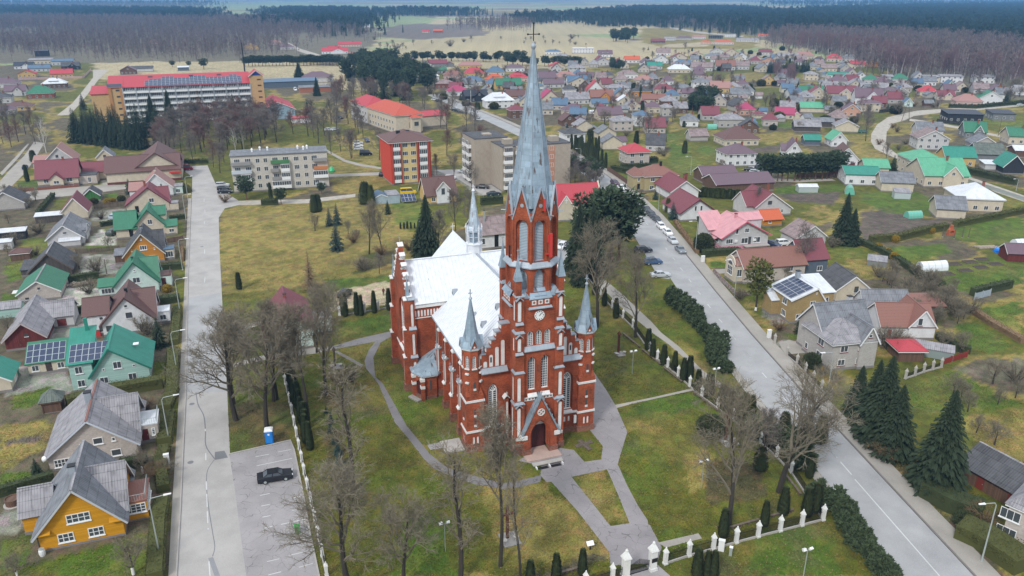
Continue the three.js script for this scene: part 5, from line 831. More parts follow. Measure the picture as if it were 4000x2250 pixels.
house('outbuilding','beige outbuilding with dark red roof beside the paved yard',[-133.9,-223.1,-126.6,-224],{turn:LT,w:7,d:9.5,h:2.6,rh:4.0,roof:'d',rc:'dred',wall:'cream',skew:.1,ov:.3},GO,'outbuilding');
house('outbuilding','long light grey outbuilding with slate roof and small gable vent',[-123.3,-197.2,-114.9,-198.3],{turn:LT,w:8.6,d:14,h:2.3,rh:3.4,roof:'d',rc:'grey',wall:'lgrey',ov:.4,ridge:rm('lgrey'),win:[['f',.2,3.4,.8,.4,2,1,'d']],add:[{pre:'leanto_',ox:1.2,oz:1.7,w:5,d:1.8,h:1.7,rh:.5,roof:'s',rc:'white',wall:'lgrey',ov:.15},{pre:'dormer_',ox:3.0,oz:-3.5,w:3.4,d:5,h:3.0,rh:1.2,roof:'w',rc:'grey',wall:'lgrey',ov:.2}]},GO,'outbuilding');
house('barn','weathered black timber barn with sagging dark roof',[-113.2,-171.8,-106.4,-175.8],{turn:LT,w:9,d:10,h:1.7,rh:4.0,roof:'d',rc:'dgrey',wall:'oldwood',ov:.4,ridge:rm('lgrey'),trimM:M.woodOld,pl:0,add:[{pre:'leanto_',ox:-5.2,oz:-2,w:2.6,d:6,h:1.6,rh:.7,roof:'s',rc:'dgrey',wall:'oldwood',ov:.2}]},GO,'barn');
house('outbuilding','beige brick outbuilding with green roof beside the woodpile yard',[-107.3,-158.3,-99.8,-158],{turn:LT,w:8.2,d:11.5,h:2.0,rh:2.6,roof:'d',rc:'green',wall:'beige',ov:.35,ridge:rm('lgrey'),win:[['f',.2,2.6,.45,.5,1,1,'d'],['f',-2.4,.6,.7,.5,1,1,'d']]},GO,'outbuilding');
house('barn','dark red timber barn with long grey roof left of the white house',[-94.3,-132.2,-89.6,-134.5],{turn:LT,w:6.6,d:15,h:2.5,rh:2.9,roof:'d',rc:'lgrey',wall:'redwood',ov:.5,ridge:rm('lgrey'),trimM:cm('paint',[.5,.42,.4]),win:[['f',.4,2.6,.6,.6,1,1,'d']],add:[{pre:'cross_wing_',ox:4.2,oz:-9,w:5.5,d:6,h:2.6,rh:2.2,roof:'w',rc:'lgrey',wall:'lgrey',ov:.3,doors:[['f',.6,1.6,1.9,cm('paint',[.15,.03,.03]),.05]]}]},GO,'barn');
house('shed','little green shed with dark slate roof behind the lane',[-139.2,-245.8,-134,-245.8],{turn:LT,w:5,d:5.5,h:1.9,rh:2.1,roof:'d',rc:'dgrey',wall:'green',ov:.3},GO,'shed');
house('shed','open garden shed with flat white roof near the left outbuildings',[-139.1,-219.7,-133.6,-221.4],{turn:LT,w:7,d:3.2,h:2.0,rh:.3,roof:'s',rc:'white',wall:'oldwood',ov:.25,pl:0},GO,'shed');
house('shed','long black shed with white roof at the left edge',[-140,-201.4,-135.4,-204.4],{turn:LT,w:8.5,d:3,h:2.2,rh:.3,roof:'s',rc:'white',wall:'black',ov:.25,pl:0},GO,'shed');
house('shed','small pale shed at the left edge below the long black shed',[-135.4,-194.4,-132.9,-195.4],{turn:LT,w:4,d:2.4,h:1.8,rh:.3,roof:'s',rc:'white',wall:'lgrey',ov:.2,pl:0},GO,'shed');
house('shed','little brown hut with rusty hip roof among garden bushes',[-125.5,-184.9,-122.9,-186.6],{turn:LT,w:4.2,d:3.4,h:1.9,rh:.9,roof:'h',rc:'brown',wall:'wood',ov:.25,pl:0},GO,'shed');
house('barn','grey barn with slate roof at the far left edge below the lane',[-159.7,-231.5,-154.5,-236.5],{turn:LT,w:10,d:9,h:2.4,rh:3.4,roof:'d',rc:'dgrey',wall:'grey',ov:.4},GO,'barn');
house('greenhouse','glass roofed shed left of the dark red barn',[-106.8,-147.6,-103.9,-149.3],{turn:LT,w:6,d:4,h:1.9,rh:.9,roof:'w',rc:'lgrey',wall:'mint',ov:.15,pl:0},GO,'greenhouse');
// mint house among the bare trees beside the church
house('gabled_house','pale mint house with dark red steep roof among bare trees by the church',[-45.5,-131.8,-37.9,-133.8],{turn:19*DEG,w:8.4,d:15,h:3.6,hl:2.7,hr:4.4,rh:3.8,roof:'d',rc:'dred',wall:'lmint',ov:.5,trimM:cm('paint',[.14,.03,.04]),win:[['f',.3,3.4,1.4,.9],['f',-.6,.9,2.2,1.0,3],['f',-3.2,.9,.7,1.0,1]],chim:[[.1,-9,8.2,wm('red')]],add:[{pre:'annex_',ox:6.2,oz:-6,w:4.2,d:4.5,h:3.2,roof:'f',rc:'lgrey',wall:'lmint',ov:.2}]});

// ---------- larger buildings in the middle distance ----------
const gold=cm('brickp',[.6,.4,.19]),goldDark=cm('brickp',[.52,.26,.1]);
{
const H=house('hotel_block','long six-storey block with red roof full of solar panels',[-198.2,-404.8,-140,-426],{turn:20.8*DEG,w:62,d:14,h:18.6,rh:4.4,roof:'s',rc:'red',wall:'slate',ov:.5,add:[
{pre:'end_bay_',ox:-34.3,oz:.6,w:6.6,d:14.5,h:18.6,rh:4.4,roof:'s',rc:'red',wm2:gold,ov:.4},{pre:'low_end_',ox:-41.8,oz:-1.5,w:8.5,d:13,h:15.6,rh:2.6,roof:'s',rc:'red',wm2:gold,ov:.5},
{pre:'stair_tower_',ox:34.4,oz:.8,w:6.8,d:9,h:22.4,rh:2.6,roof:'d',rc:'red',wm2:gold,ov:.7}]},null,'hotel block');
part('gable_cladding',shape().prism([[-38.0,18.4],[-31.1,18.4],[-31.1,20.5],[-38.0,20.5]],.1).geo().translate(0,0,.1),cm('paint',[.12,.16,.2]),H);
part('gable_panel',shape().prism([[-2.6,0],[2.6,0],[0,2.1]],.1).geo().translate(34.4,22.4,.9),cm('paint',[.02,.05,.25]),H);
const wf=winGeo(5.2,1.7,6,1,.12),par=shape().box(-2.85,0,-.1,2.85,.95,1.1).geo();
for(let c=0;c<10;c++)for(let r=0;r<6;r++){
const x=-31+62*(c+.5)/ 10,y=.4+r*3.05;
const w=part('window',wf[0],M.frameWhite,H);w.position.set(x,y+1.15,.05);part('pane',wf[1],M.glass,w);
const p=part('balcony',par,M.frameWhite,H);p.position.set(x,y,0);part('balcony_band',shape().box(-2.85,.97,1.0,2.85,1.1,1.1),M.zincTrim,p)
}
for(let c=0;c<=10;c++)part('facade_fin',shape().cbox(-31+6.2*c,.3,.55,.28,18.2,1.2),cm('paint',[.45,.5,.53]),H);
for(let r=0;r<6;r++){const w=addWindow(H,'f',{w:6.6,d:14.5,ox:-33.6,oz:.6},.4,1.6+r*3.05,1.9,.8,3,1,'dn')}
for(let r=0;r<7;r++)addWindow(H,'f',{w:6.8,d:9,ox:34.4,oz:.8},1.3,1.6+r*3.05,1.9,.7,3,1,'dn');
part('gold_pier',shape().box(-37.6,.4,.6,-36.2,18.5,1.1),goldDark,H);part('gold_pier',shape().box(-32.4,.4,.6,-31.1,18.5,1.1),goldDark,H);
const a=atan2(4.4,14);solarGrid(H,[-20.5,18.78,.2],[1,0,0],[0,sin(a),-cos(a)],24,5,1.98,2.3,(i,j)=>(j>3&&![4,5,6,11,12,13,14,21,22].includes(i))||(j===3&&i<1));
for(const x of[-18,2,16])part('roof_hatch',shape().cbox(x,21.4,-11.5,2,1.4,1.6),rm('plum'),H);
const low=house('hotel_wing','low wing with red roof and pale blue wall right of the long block',[-133.5,-418.5,-116,-423],{turn:20.8*DEG,w:17,d:34,h:5.4,rh:3.8,roof:'d',rc:'red',wall:'blue',ov:.5,win:[['f',-6,1.6,1.4,1.6],['f',-3,1.6,1.4,1.6]]},null,'hotel wing');
const b=atan2(3.8,8.5);solarGrid(low,[-8.4,5.7,-1.5],[0,0,-1],[cos(b),sin(b),0],7,3,1.6,2.1);
house('red_annex','small red and white annex in front of the low blue wing',[-112.7,-404.8,-105.3,-408.3],{turn:20.8*DEG,w:9,d:8,h:2.8,roof:'f',rc:'red',wall:'white',ov:.3},null,'annex')
}
{
const H=house('apartment_block','four-storey pale brick apartment block with flat blue-grey roof and odd balconies',[-94.3,-258,-63.5,-265],{turn:16*DEG,w:31.5,d:10.5,h:12.3,roof:'f',rc:'grey',wm2:cm('brickp',[.62,.57,.5]),ov:.35},null,'apartment block');
const fx=f=>-15.75+31.5*f;
for(let r=0;r<4;r++){const y=1.2+r*2.85;[[.05,1.9],[.16,1.9],[.26,1.3],[.34,1.3],[.44,1.9],[.55,1.9],[.66,1.7],[.755,1.3],[.85,1.9]].forEach(([f,w],i)=>addWindow(H,'f',{w:31.5,d:10.5},fx(f)+.4,y+(w>1.8?-.3:0),w,w>1.8?1.9:1.5,w>1.5?3:2,1,'n'))}
const bal=[[.1,6.4,3,'grey'],[.1,6.4,2,'pale'],[.14,3.2,1,'white'],[.5,6,3,'green'],[.44,2.8,2,'grey'],[.55,2.9,2,'white'],[.45,2.8,1,'grey'],[.55,2.9,1,'white'],[.5,6.2,0,'white'],[.92,4.6,3,'grey'],[.92,4.6,2,'orange'],[.92,4.9,1,'white'],[.9,3.2,0,'pale']];
const bc={grey:[.28,.27,.26],pale:[.5,.54,.57],white:[.76,.76,.76],green:[.07,.2,.08],orange:[.5,.2,.08]};
for(const[f,w,r,k]of bal){const y=.75+r*2.85,o=part('balcony',shape().box(-w / 2,0,0,w / 2,1.05,1.15),cm('paint',bc[k]),H);o.position.set(fx(f),y,.02);if(k==='white'){const[fr,gl]=winGeo(w -.1,1.5,round(w / .8),1,.09);const g=part('balcony_glazing',fr,M.frameWhite,o);g.position.set(0,1.05,1.05);part('pane',gl,M.glass,g);part('balcony_roof',shape().box(-w / 2,2.55,0,w / 2,2.65,1.15),M.frameWhite,o)}}
for(const f of[.22,.3,.38,.7,.76,.8]){const c=part('roof_vent',shape().lathe([[.3,12.5],[.3,13.3],[.45,13.4],[.1,13.9]],8),M.frameWhite,H);c.position.set(fx(f),0,-5-(f*37%4))}
}
{
const H=house('apartment_block','five-storey red and yellow apartment block with brown hip roof',[-42.2,-268.4,-28.8,-273.8],{turn:21.8*DEG,w:14.5,d:16.5,h:14.9,rh:2.8,roof:'h',rc:'brown',wm2:cm('stucco',[.6,.062,.028]),ov:.8},null,'apartment block');
part('yellow_bay',shape().box(-3.4,.5,0,2.1,14.8,.08),cm('stucco',[.68,.53,.25]),H);
for(const x of[-6.6,-3.6,2.4,6.4])part('red_pier',shape().cbox(x,.4,.3,.45,14.4,.7),cm('stucco',[.4,.07,.04]),H);
for(let r=0;r<5;r++){const y=.7+r*2.85;for(const x of[-2.0,.9])addWindow(H,'f',{w:14.5,d:16.5,oz:.08},x,y+.9,1.9,1.45,3,1,'n');for(const x of[-5.1,4.5]){const o=part('loggia',shape().box(-1.4,0,0,1.4,1.05,.5),M.frameWhite,H);o.position.set(x,y,0);const[fr,gl]=winGeo(2.75,1.6,4,1,.08);const g=part('loggia_glazing',fr,M.frameWhite,o);g.position.set(0,1.07,.42);part('pane',gl,M.glass,g)}}
for(const x of[-2.6,.8])part('roof_cowl',shape().cbox(x,16.6,-7,1.2,1.2,1.4),M.black,H)
}
{
const tan=cm('stucco',[.42,.36,.29]);
const H=house('apartment_block','grey concrete apartment block behind the church spire with tan end wall',[-3.3,-262.7,20.3,-262.2],{turn:20.5*DEG,w:25,d:12,h:15.2,roof:'f',rc:'dgrey',wm2:tan,ov:.15,add:[{pre:'rear_wing_',ox:-12.5,oz:-11.5,w:12,d:14,h:16.4,roof:'f',rc:'dgrey',wm2:tan,ov:.15}]},null,'apartment block');
for(let r=0;r<5;r++){const y=1+r*2.9;for(const[x,w]of[[-10.6,3],[-6.4,3],[-2.5,2.6]]){const o=part('balcony',shape().box(-w / 2,0,0,w / 2,1.1,1.2),M.frameWhite,H);o.position.set(x,y,.02);const[fr,gl]=winGeo(w -.1,1.5,4,1,.08);const g=part('balcony_glazing',fr,M.frameWhite,o);g.position.set(0,1.1,1.1);part('pane',gl,M.glass,g);part('balcony_slab',shape().box(-w / 2,2.62,0,w / 2,2.75,1.2),tan,o)}if(r<4)addWindow(H,'f',{w:25,d:12},5.4,y+3.4,1.5,1.5,2,1,'n');for(const z of[-3,1.5]){const o=part('balcony',shape().box(-1.5,0,0,1.5,1.1,1.1),M.frameWhite,H);o.position.set(-18.5,y,-18.5+z);o.rotation.y=-PI / 2;const[fr,gl]=winGeo(2.9,1.5,4,1,.08);const g=part('balcony_glazing',fr,M.frameWhite,o);g.position.set(0,1.1,1.0);part('pane',gl,M.glass,g)}}
part('orange_strip',shape().box(4.2,.5,0,6.6,14.5,.04),cm('stucco',[.5,.25,.16]),H);
for(const[x,z]of[[-9,-5],[0,-6],[8,-5],[-12,-18]])part('roof_head',shape().cbox(x,15.2,z,3,1.9,3),tan,H)
}
{
const H=house('school','long cream school with orange and red hip roof',[-56,-377.4,-42.9,-378],{turn:31.8*DEG,w:14,d:36,h:8.8,rh:4.2,roof:'h',rc:'vermilion',wall:'cream',ov:.6,win:[...lw(9,1.2,1.5,1.6,32,'l',2,1,'n'),...lw(9,4.5,1.5,1.6,32,'l',2,1,'n'),['f',1.5,2.2,3,3,3,2,'d']],add:[{pre:'rear_',oz:-36.3,w:13.4,d:24,h:8.9,rh:4.0,roof:'h',rc:'red',wall:'lgrey',ov:.6,win:[...lw(6,1.2,1.5,1.6,22,'l',2,1,'n'),...lw(6,4.5,1.5,1.6,22,'l',2,1,'n')]},{pre:'gym_',ox:17.5,oz:-12,w:18,d:14,h:5.4,rh:1.6,roof:'w',rc:'red',wall:'cream',ov:.3},{pre:'porch_',ox:2.5,oz:2.6,w:4.6,d:4,h:7.6,rh:1.2,roof:'h',rc:'vermilion',wall:'cream',ov:.5,win:[['f',0,3.6,2.2,2.0,1,1,'d']]}]},null,'school')
}
house('gabled_house','yellow house with brown L-shaped roof beside the car park',[-27,-241.6,-18.3,-243.8],{turn:20*DEG,w:10,d:8.5,h:3.2,rh:4.6,roof:'w',rc:'brown',wall:'yellow',ov:.5,win:[['f',-2.6,.9,1.2,1.4],['f',2.6,.9,1.2,1.4]],add:[{pre:'gable_',ox:.4,oz:1.0,w:4,d:6,h:5.2,rh:2.2,roof:'d',rc:'brown',wall:'white',ov:.4,doors:[['f',0,1.1,2,M.glass,3.2]]}]});
house('parish_house','white parish building with pink-grey roof just behind the church roof',[-8.1,-195.1,-1.8,-196],{turn:20*DEG,w:18,d:9,h:4.2,rh:3.4,roof:'w',rc:'pinkgrey',wall:'white',ov:.5,ox:4.5,win:[['f',-7.6,1.4,1.7,1.7],['f',.5,1.6,1.2,1.5]],doors:[['f',-3.6,1.1,3.4,M.black,.3]],chim:[[-6,-3,9.8,M.galv,.35]]},null,'parish house');
{const H=house('chapel_hall','hall with bright red roof and cream stepped gables right of the tower',[14.4,-224,24.9,-225.2],{turn:12*DEG,w:15,d:11,h:4.6,rh:4.8,roof:'w',rc:'red',wall:'cream',ov:.4,add:[{pre:'front_gable_',ox:-4.2,oz:1.8,w:4.4,d:5,h:4.6,rh:3.2,roof:'d',rc:'red',wall:'cream',ov:.15}]},null,'hall');for(const x of[-.4,3.4])part('roof_dormer',shape().prism([[-.9,0],[.9,0],[0,1.0]],2).geo().translate(x,6.2,-1.6),rm('red'),H);part('end_gable',shape().prism([[-5.6,4.4],[5.6,4.4],[4,6.2],[0,10.1],[-4,6.2]],.4).geo().rotateY(PI / 2).translate(7.9,0,-5.5),wm('cream'),H);for(const[x,z,t]of[[0,0,0]]){const c=part('gable_cross',shape().box(-.1,5.4,1.82,.1,7.0,1.95).box(-.5,6.2,1.82,.5,6.4,1.95),M.frameWhite,H);c.position.x=-4.2}}
// garages, ground-mounted panels
const GG='blue sheet garages by the yellow van';
house('garage','blue-grey sheet garage with gable beside the round thuja',[-43.5,-241.6,-40.1,-243],{turn:20*DEG,w:4.2,d:6,h:2.2,rh:.9,roof:'d',rc:'blue',wm2:cm('sheet',[.42,.52,.58]),ov:.15,pl:0},GG,'garage');
house('garage','flat blue-grey sheet garage next to the solar table',[-39.5,-242.7,-36.2,-243.3],{turn:20*DEG,w:3.8,d:6,h:2.6,rh:.2,roof:'s',rc:'lgrey',wm2:cm('sheet',[.42,.52,.58]),ov:.1,pl:0},GG,'garage');
{const f=frame2(-35,-242.7,-31.1,-243.3),H=thing('solar_table','ground-mounted blue solar panels on the lawn beside the garages','solar panel',f.x,f.z,20*DEG);part('stand',shape().bar([-2,0,-.2],[-2,.7,-.2],.1).bar([2,0,-.2],[2,.7,-.2],.1).bar([-2,0,-2.6],[-2,2.3,-2.6],.1).bar([2,0,-2.6],[2,2.3,-2.6],.1).bar([-2.3,.6,-.2],[2.3,.6,-.2],.08).bar([-2.3,2.2,-2.6],[2.3,2.2,-2.6],.08),M.galv,H);solarGrid(H,[-2.4,.55,0],[1,0,0],[0,.54,-.84],4,2,1.2,1.75)}
house('service_building','low dark blue roofed depot right of the long block',[-175,-565,-143,-575],{turn:21*DEG,w:40,d:12,h:4.5,rh:1.2,roof:'s',rc:'blue',wall:'dblue',ov:.4},null,'depot');
house('service_building','long plum roofed hall behind the depot near the spruces',[-155,-604,-138,-607],{turn:21*DEG,w:22,d:14,h:4.2,rh:3.4,roof:'h',rc:'plum',wall:'lgrey',ov:.6},null,'hall');
house('service_building','rust coloured depot wing right of the parked vans',[-141,-540,-123,-544],{turn:21*DEG,w:24,d:9,h:3.6,rh:.6,roof:'s',rc:'grey',wm2:cm('brickp',[.42,.16,.09]),ov:.3},null,'depot');

// ---------- houses on the right, nearest first ----------
const RT=12*DEG,GR='family houses along the right street';
{
const H=house('plastered_house','grey two-storey house with red window sills and slate roof on the right',[57.9,-124.5,63.9,-125.8],{turn:RT,w:8.5,d:9,h:5.3,rh:2.6,roof:'h',rc:'lgrey',wall:'grey',ov:.5,win:[['f',-2.2,.9,1.4,1.2,2,1,'r'],['f',1.4,.9,1.4,1.2,2,1,'r'],['f',-2.0,3.5,1.5,1.25,2,1,'r'],['f',1.6,3.5,1.5,1.25,2,1,'r'],['l',.9,3.5,1.8,1.3,2,1,'r'],['l',.9,.9,1.8,1.3,2,1,'r'],['l',-3.3,.9,.9,1.2,1,1,'r']],
add:[{pre:'rear_',ox:1.2,oz:-3.6,w:9.5,d:8.5,h:5.2,rh:4.6,roof:'w',rc:'grey',wall:'grey',ov:.5,chim:[[2.4,-4.6,10.6,wm('lgrey'),.8]]},{pre:'gable_',ox:2.6,oz:.4,w:3.4,d:6,h:5.3,rh:2.8,roof:'d',rc:'grey',wall:'grey',ov:.35,win:[['f',0,6.1,.7,.6,1,1,'r']]}]},GR)
}
{
const H=house('brick_house','yellow brick house with white solar-panelled roof and front gable',[56.7,-145.8,64.8,-147.4],{turn:RT,w:8.4,d:8.4,h:4.4,hl:5.1,hr:3.2,rh:2.8,skew:.3,roof:'d',rc:'white',wall:'ybrick',ov:.35,win:[['f',-2.2,.7,1.3,1.2],['f',2.0,.9,1.3,1.2],['f',.6,3.0,1.2,1.5,2,1],['f',1.2,5.9,.3,.4,1,1,'n'],['l',1.8,.8,1.6,1.3,3],['l',1.8,3.4,1.6,1.3],['l',-2.6,1.0,.8,1.2]],chim:[[.6,-6.5,8.8,M.zincTrim,.8]],
add:[{pre:'rear_',ox:5.2,oz:-2.6,w:3.8,d:6.5,h:5.0,rh:1.6,roof:'s',rc:'white',wall:'ybrick',ov:.3,win:[['f',.4,2.9,.7,1.1,1]]},{pre:'porch_',ox:-5.0,oz:-4.5,w:1.8,d:3.4,h:3.4,rh:1.6,roof:'s',rc:'white',wall:'ybrick',ov:.2}]},GR);
const th=atan2(2.1,4.2*1.3);solarGrid(H,[-4.3,5.3,-7.6],[0,0,1],[cos(th),sin(th),0],6,3,1.22,1.75,(i,j)=>j===0&&i<0);
part('balcony',shape().box(0,2.85,0,1.3,3.75,.7),M.frameWhite,H)
}
{
const H=house('long_house','long house with brown and dark red roof and arched bay window',[54.5,-168.9,68.1,-171.8],{turn:RT,w:15.5,d:8,h:4.0,rh:3.0,roof:'w',rc:'rust',wall:'beige',ov:.45,win:[['f',-1,2.3,1.2,1.3],['f',4,2.3,1.2,1.3],['f',-5,2.3,1.2,1.3],['f',-2,.4,.8,.6]],
add:[{pre:'bay_',ox:-8.6,oz:-.8,w:2.4,d:4.6,h:4.2,rh:1.2,roof:'w',rc:'rust',wall:'cream',ov:.1,win:[['l',0,1.6,2.4,2.2,3,2],['f',0,1.6,1.2,1.8,2,1]]},{pre:'east_',ox:11,oz:-1.5,w:7,d:8,h:4.4,rh:3.6,roof:'w',rc:'dred',wall:'dblue',ov:.4,win:[['f',1.6,1.3,1.4,1.2]]}]},GR);
const t=part('arch_gable',archPrism(4.4,2.6,.3,false),wm('cream'),H);t.position.set(-9.85,3.6,-3.1);t.rotation.y=-PI / 2;part('arch_window',archPrism(1.8,1.0,.05,false),M.glass,t).position.set(0,.5,.06)
}
{
const H=house('pink_roof_house','grey house with bright pink metal roof and pink base',[54.6,-193.1,67.9,-196.6],{turn:14*DEG,w:13.4,d:9.8,h:3.9,rh:3.8,roof:'d',rc:'pink',wall:'lgrey',ov:.7,trimM:cm('paint',[.6,.12,.18]),pl:1.3,plm:cm('stucco',[.68,.3,.38]),skew:-.05,win:[['f',-4.6,1.9,1.9,1.3,3],['f',-.2,1.7,1.9,1.5,2],['f',3.4,1.7,2.0,1.5,2],['f',.2,4.6,1.2,1.2],['f',-2.6,4.4,.8,1.9,1],['l',2.2,1.9,2.0,1.5,3],['l',2.6,.2,1.3,.7]],chim:[[-.8,-4.5,8.6,rm('pink')]],doors:[['f',1.3,.8,2.0,M.glass,1.4]],
add:[{pre:'wing_',ox:-5.4,oz:-5.2,w:5,d:6,h:4.6,rh:2.9,roof:'s',rc:'pink',wall:'lgrey',ov:.5},{pre:'rear_',ox:4,oz:-6,w:8,d:5.5,h:6.2,rh:1.3,roof:'w',rc:'pink',wall:'lgrey',ov:.3}]},GR);
part('balcony',shape().box(-.5,1.0,0,6.5,1.25,1.6),M.concrete,H);for(const x of[-3.2,2.2])part('air_conditioner',shape().box(x,2.2,.02,x+.8,2.8,.35),M.frameWhite,H);
part('porch_roof',shape().hexa([[-8.4,2.9,-1.5],[-6.7,3.3,-1.5],[-6.7,3.3,-4.5],[-8.4,2.9,-4.5]],[[-8.4,3.0,-1.5],[-6.7,3.45,-1.5],[-6.7,3.45,-4.5],[-8.4,3.0,-4.5]]),rm('pink'),H)
}
house('gabled_house','white house with dark red roof and twin balcony doors by the street trees',[49.6,-221.2,60.8,-224.6],{turn:RT,w:11,d:13.5,h:2.7,rh:3.7,roof:'d',rc:'dred',wall:'white',ov:.6,trimM:cm('paint',[.12,.03,.04]),win:[['f',-.9,2.9,.7,1.6,1],['f',.9,2.9,.7,1.6,1],['f',0,.4,.9,1.0,1]]},GR);
house('gabled_house','white house with dark red roof and two chimneys behind the twin-door house',[52,-244.9,60.2,-247.7],{turn:RT,w:9.5,d:13,h:3.4,rh:3.2,roof:'d',rc:'dred',wall:'white',ov:.6,win:[['f',-2,.8,1.2,1.2]],chim:[[1,-3.5,8,wm('red')],[2.2,-4.5,8,wm('red')]]},GR);
house('villa','olive yellow two-storey villa with brown hip roof',[45.1,-257.8,56.4,-262.1],{turn:RT,w:11.5,d:9.5,h:5.3,rh:2.9,roof:'h',rc:'rust',wall:'olive',ov:.6,win:[['f',-3,3.4,1.5,1.4],['f',3.2,3.4,1.5,1.4],['f',-3.2,.6,1.5,1.4],['f',3.2,.6,1.3,1.2]],chim:[[1.2,-4,9.3,M.black,.7]],add:[{pre:'wing_',ox:-7.2,oz:-2,w:3.4,d:6.5,h:5.0,rh:2.2,roof:'h',rc:'rust',wall:'olive',ov:.5,win:[['f',0,3.3,.8,1.2,1]],doors:[['f',0,1.0,2.1,M.black]]}]},GR);
house('villa','two-storey house with bright red hip roof and small red porch',[45.5,-300.9,53.7,-303.3],{turn:RT,w:9,d:10,h:5.2,rh:2.6,roof:'h',rc:'red',wall:'beige',ov:.7,win:[['f',-2.6,.8,1.6,1.3],['f',1.2,.8,1.6,1.3],['f',-2.6,3.4,1.6,1.4],['f',1.2,3.4,1.6,1.4],['l',-3,.8,.9,1.4,1],['l',0,.8,.9,1.4,1],['l',3,.8,.9,1.4,1],['l',-3,3.4,.9,1.4,1],['l',0,3.4,.9,1.4,1],['l',3,3.4,.9,1.4,1]]},GR);
house('gabled_house','grey house with dark red saddle roof and long rear lean-to',[73.6,-228.2,84.5,-227.2],{turn:14*DEG,w:12,d:11,h:3.4,rh:3.8,roof:'d',rc:'dred',wall:'lgrey',ov:.5,hr:2.4,skew:-.2,win:[['f',3,.9,.8,1.1],['f',.6,.9,.8,.8],['f',-1.4,3.6,1.3,1.2,2,1,'d']],chim:[[1.2,-6,8.6,wm('red')]],add:[{pre:'wing_',ox:-5.6,oz:-1.5,w:5,d:8,h:3.4,rh:3.4,roof:'w',rc:'dred',wall:'lgrey',ov:.4}]},GR);
house('plum_hall','long low hall with plum metal roof behind the yellow hedge',[70.5,-258.6,88,-257.8],{turn:RT,w:21,d:11,h:3,rh:2.4,roof:'w',rc:'plum',wall:'wood',ov:.4},GR,'hall');
house('plum_hall','second plum roofed shed behind the long plum hall',[68.2,-270.4,80.2,-274.6],{turn:RT,w:13,d:8,h:3,rh:2.2,roof:'w',rc:'plum',wall:'wood',ov:.4},GR,'hall');
house('garage','timber garage with vivid orange tiled roof',[72.8,-216.1,78.4,-217.2],{turn:RT,w:5.6,d:6.5,h:2.2,rh:1.9,roof:'w',rc:'orange',wall:'orange',ov:.5,win:[['f',-1,1.0,1.0,.7]]},GR,'garage');
house('gabled_house','small grey house with pinkish slate roof near the two parked cars',[74.6,-196.7,84.1,-197.2],{turn:14*DEG,w:9,d:7,h:2.8,rh:3,roof:'d',rc:'pinkgrey',wall:'lgrey',ov:.4,skew:.1,win:[['f',-1.6,.6,.8,1.2]]},GR);
house('outbuilding','pale outbuilding with dark slate roof right of the yellow brick house',[71.6,-158.6,77,-156.4],{turn:5*DEG,w:7.5,d:9,h:3.0,rh:2.9,roof:'d',rc:'dgrey',wall:'cream',ov:.3,win:[['f',.6,2.2,.9,1.4,1,1,'d'],['l',1,.6,.8,1.6,1]]},GR,'outbuilding');
house('brick_house','white house with rusty red roof and red doors on the right',[73.7,-139.6,80.2,-136.6],{turn:-2*DEG,w:10,d:8,h:2.7,rh:3.2,roof:'w',rc:'rust',wall:'white',ov:.35,win:[['f',3.6,.7,.9,1.1]],doors:[['f',1.8,.9,2.0,cm('paint',[.25,.03,.03]),.1],['f',-3.4,.9,1.9,cm('paint',[.25,.05,.04]),.1]],add:[{pre:'gable_',ox:2.6,oz:.3,w:5,d:8,h:2.9,rh:3.2,roof:'d',rc:'rust',wall:'white',ov:.3,win:[['f',-.6,3.0,.9,1.5,1,1,'r']]},{pre:'rear_',ox:-1,oz:-7,w:9,d:7,h:2.8,rh:3.4,roof:'w',rc:'grey',wall:'white',ov:.3}]},GR);
house('shed','rusty tin roofed shed among bare garden trees on the right',[84.6,-149,89.8,-150.1],{turn:0,w:6,d:5,h:2.2,rh:.8,roof:'s',rc:'rust',wall:'oldwood',ov:.3,pl:0},null,'shed');
house('shed','open shelter with bright red tiled roof beside the glasshouse',[71.3,-128.5,74.7,-127.6],{turn:0,w:4.5,d:4.5,h:2.2,rh:1.2,roof:'h',rc:'red',wall:'wood',ov:.5,pl:0},null,'shed');
house('long_shed','long dark timber shed with mossy slate roof at the right edge',[62.2,-91.6,65.6,-84.4],{d:7,h:2.4,rh:2.1,roof:'w',rc:'dgrey',wall:'wood',ov:.4,pl:0,ridge:rm('lgrey'),doors:[['f',-1,1.0,1.9,cm('paint',[.2,.04,.03]),.05],['f',3.4,1.2,1.9,cm('paint',[.2,.04,.03]),.05]]},null,'shed');
house('brick_house','pale brick house with white windows cut by the lower right edge',[60.2,-78.3,62.9,-75.1],{d:7,h:5.4,rh:2.4,roof:'h',rc:'lgrey',wall:'beige',ov:.4,win:[['f',-1.8,.8,2.2,1.4,3],['f',-1.8,3.3,2.2,1.4,3]]});

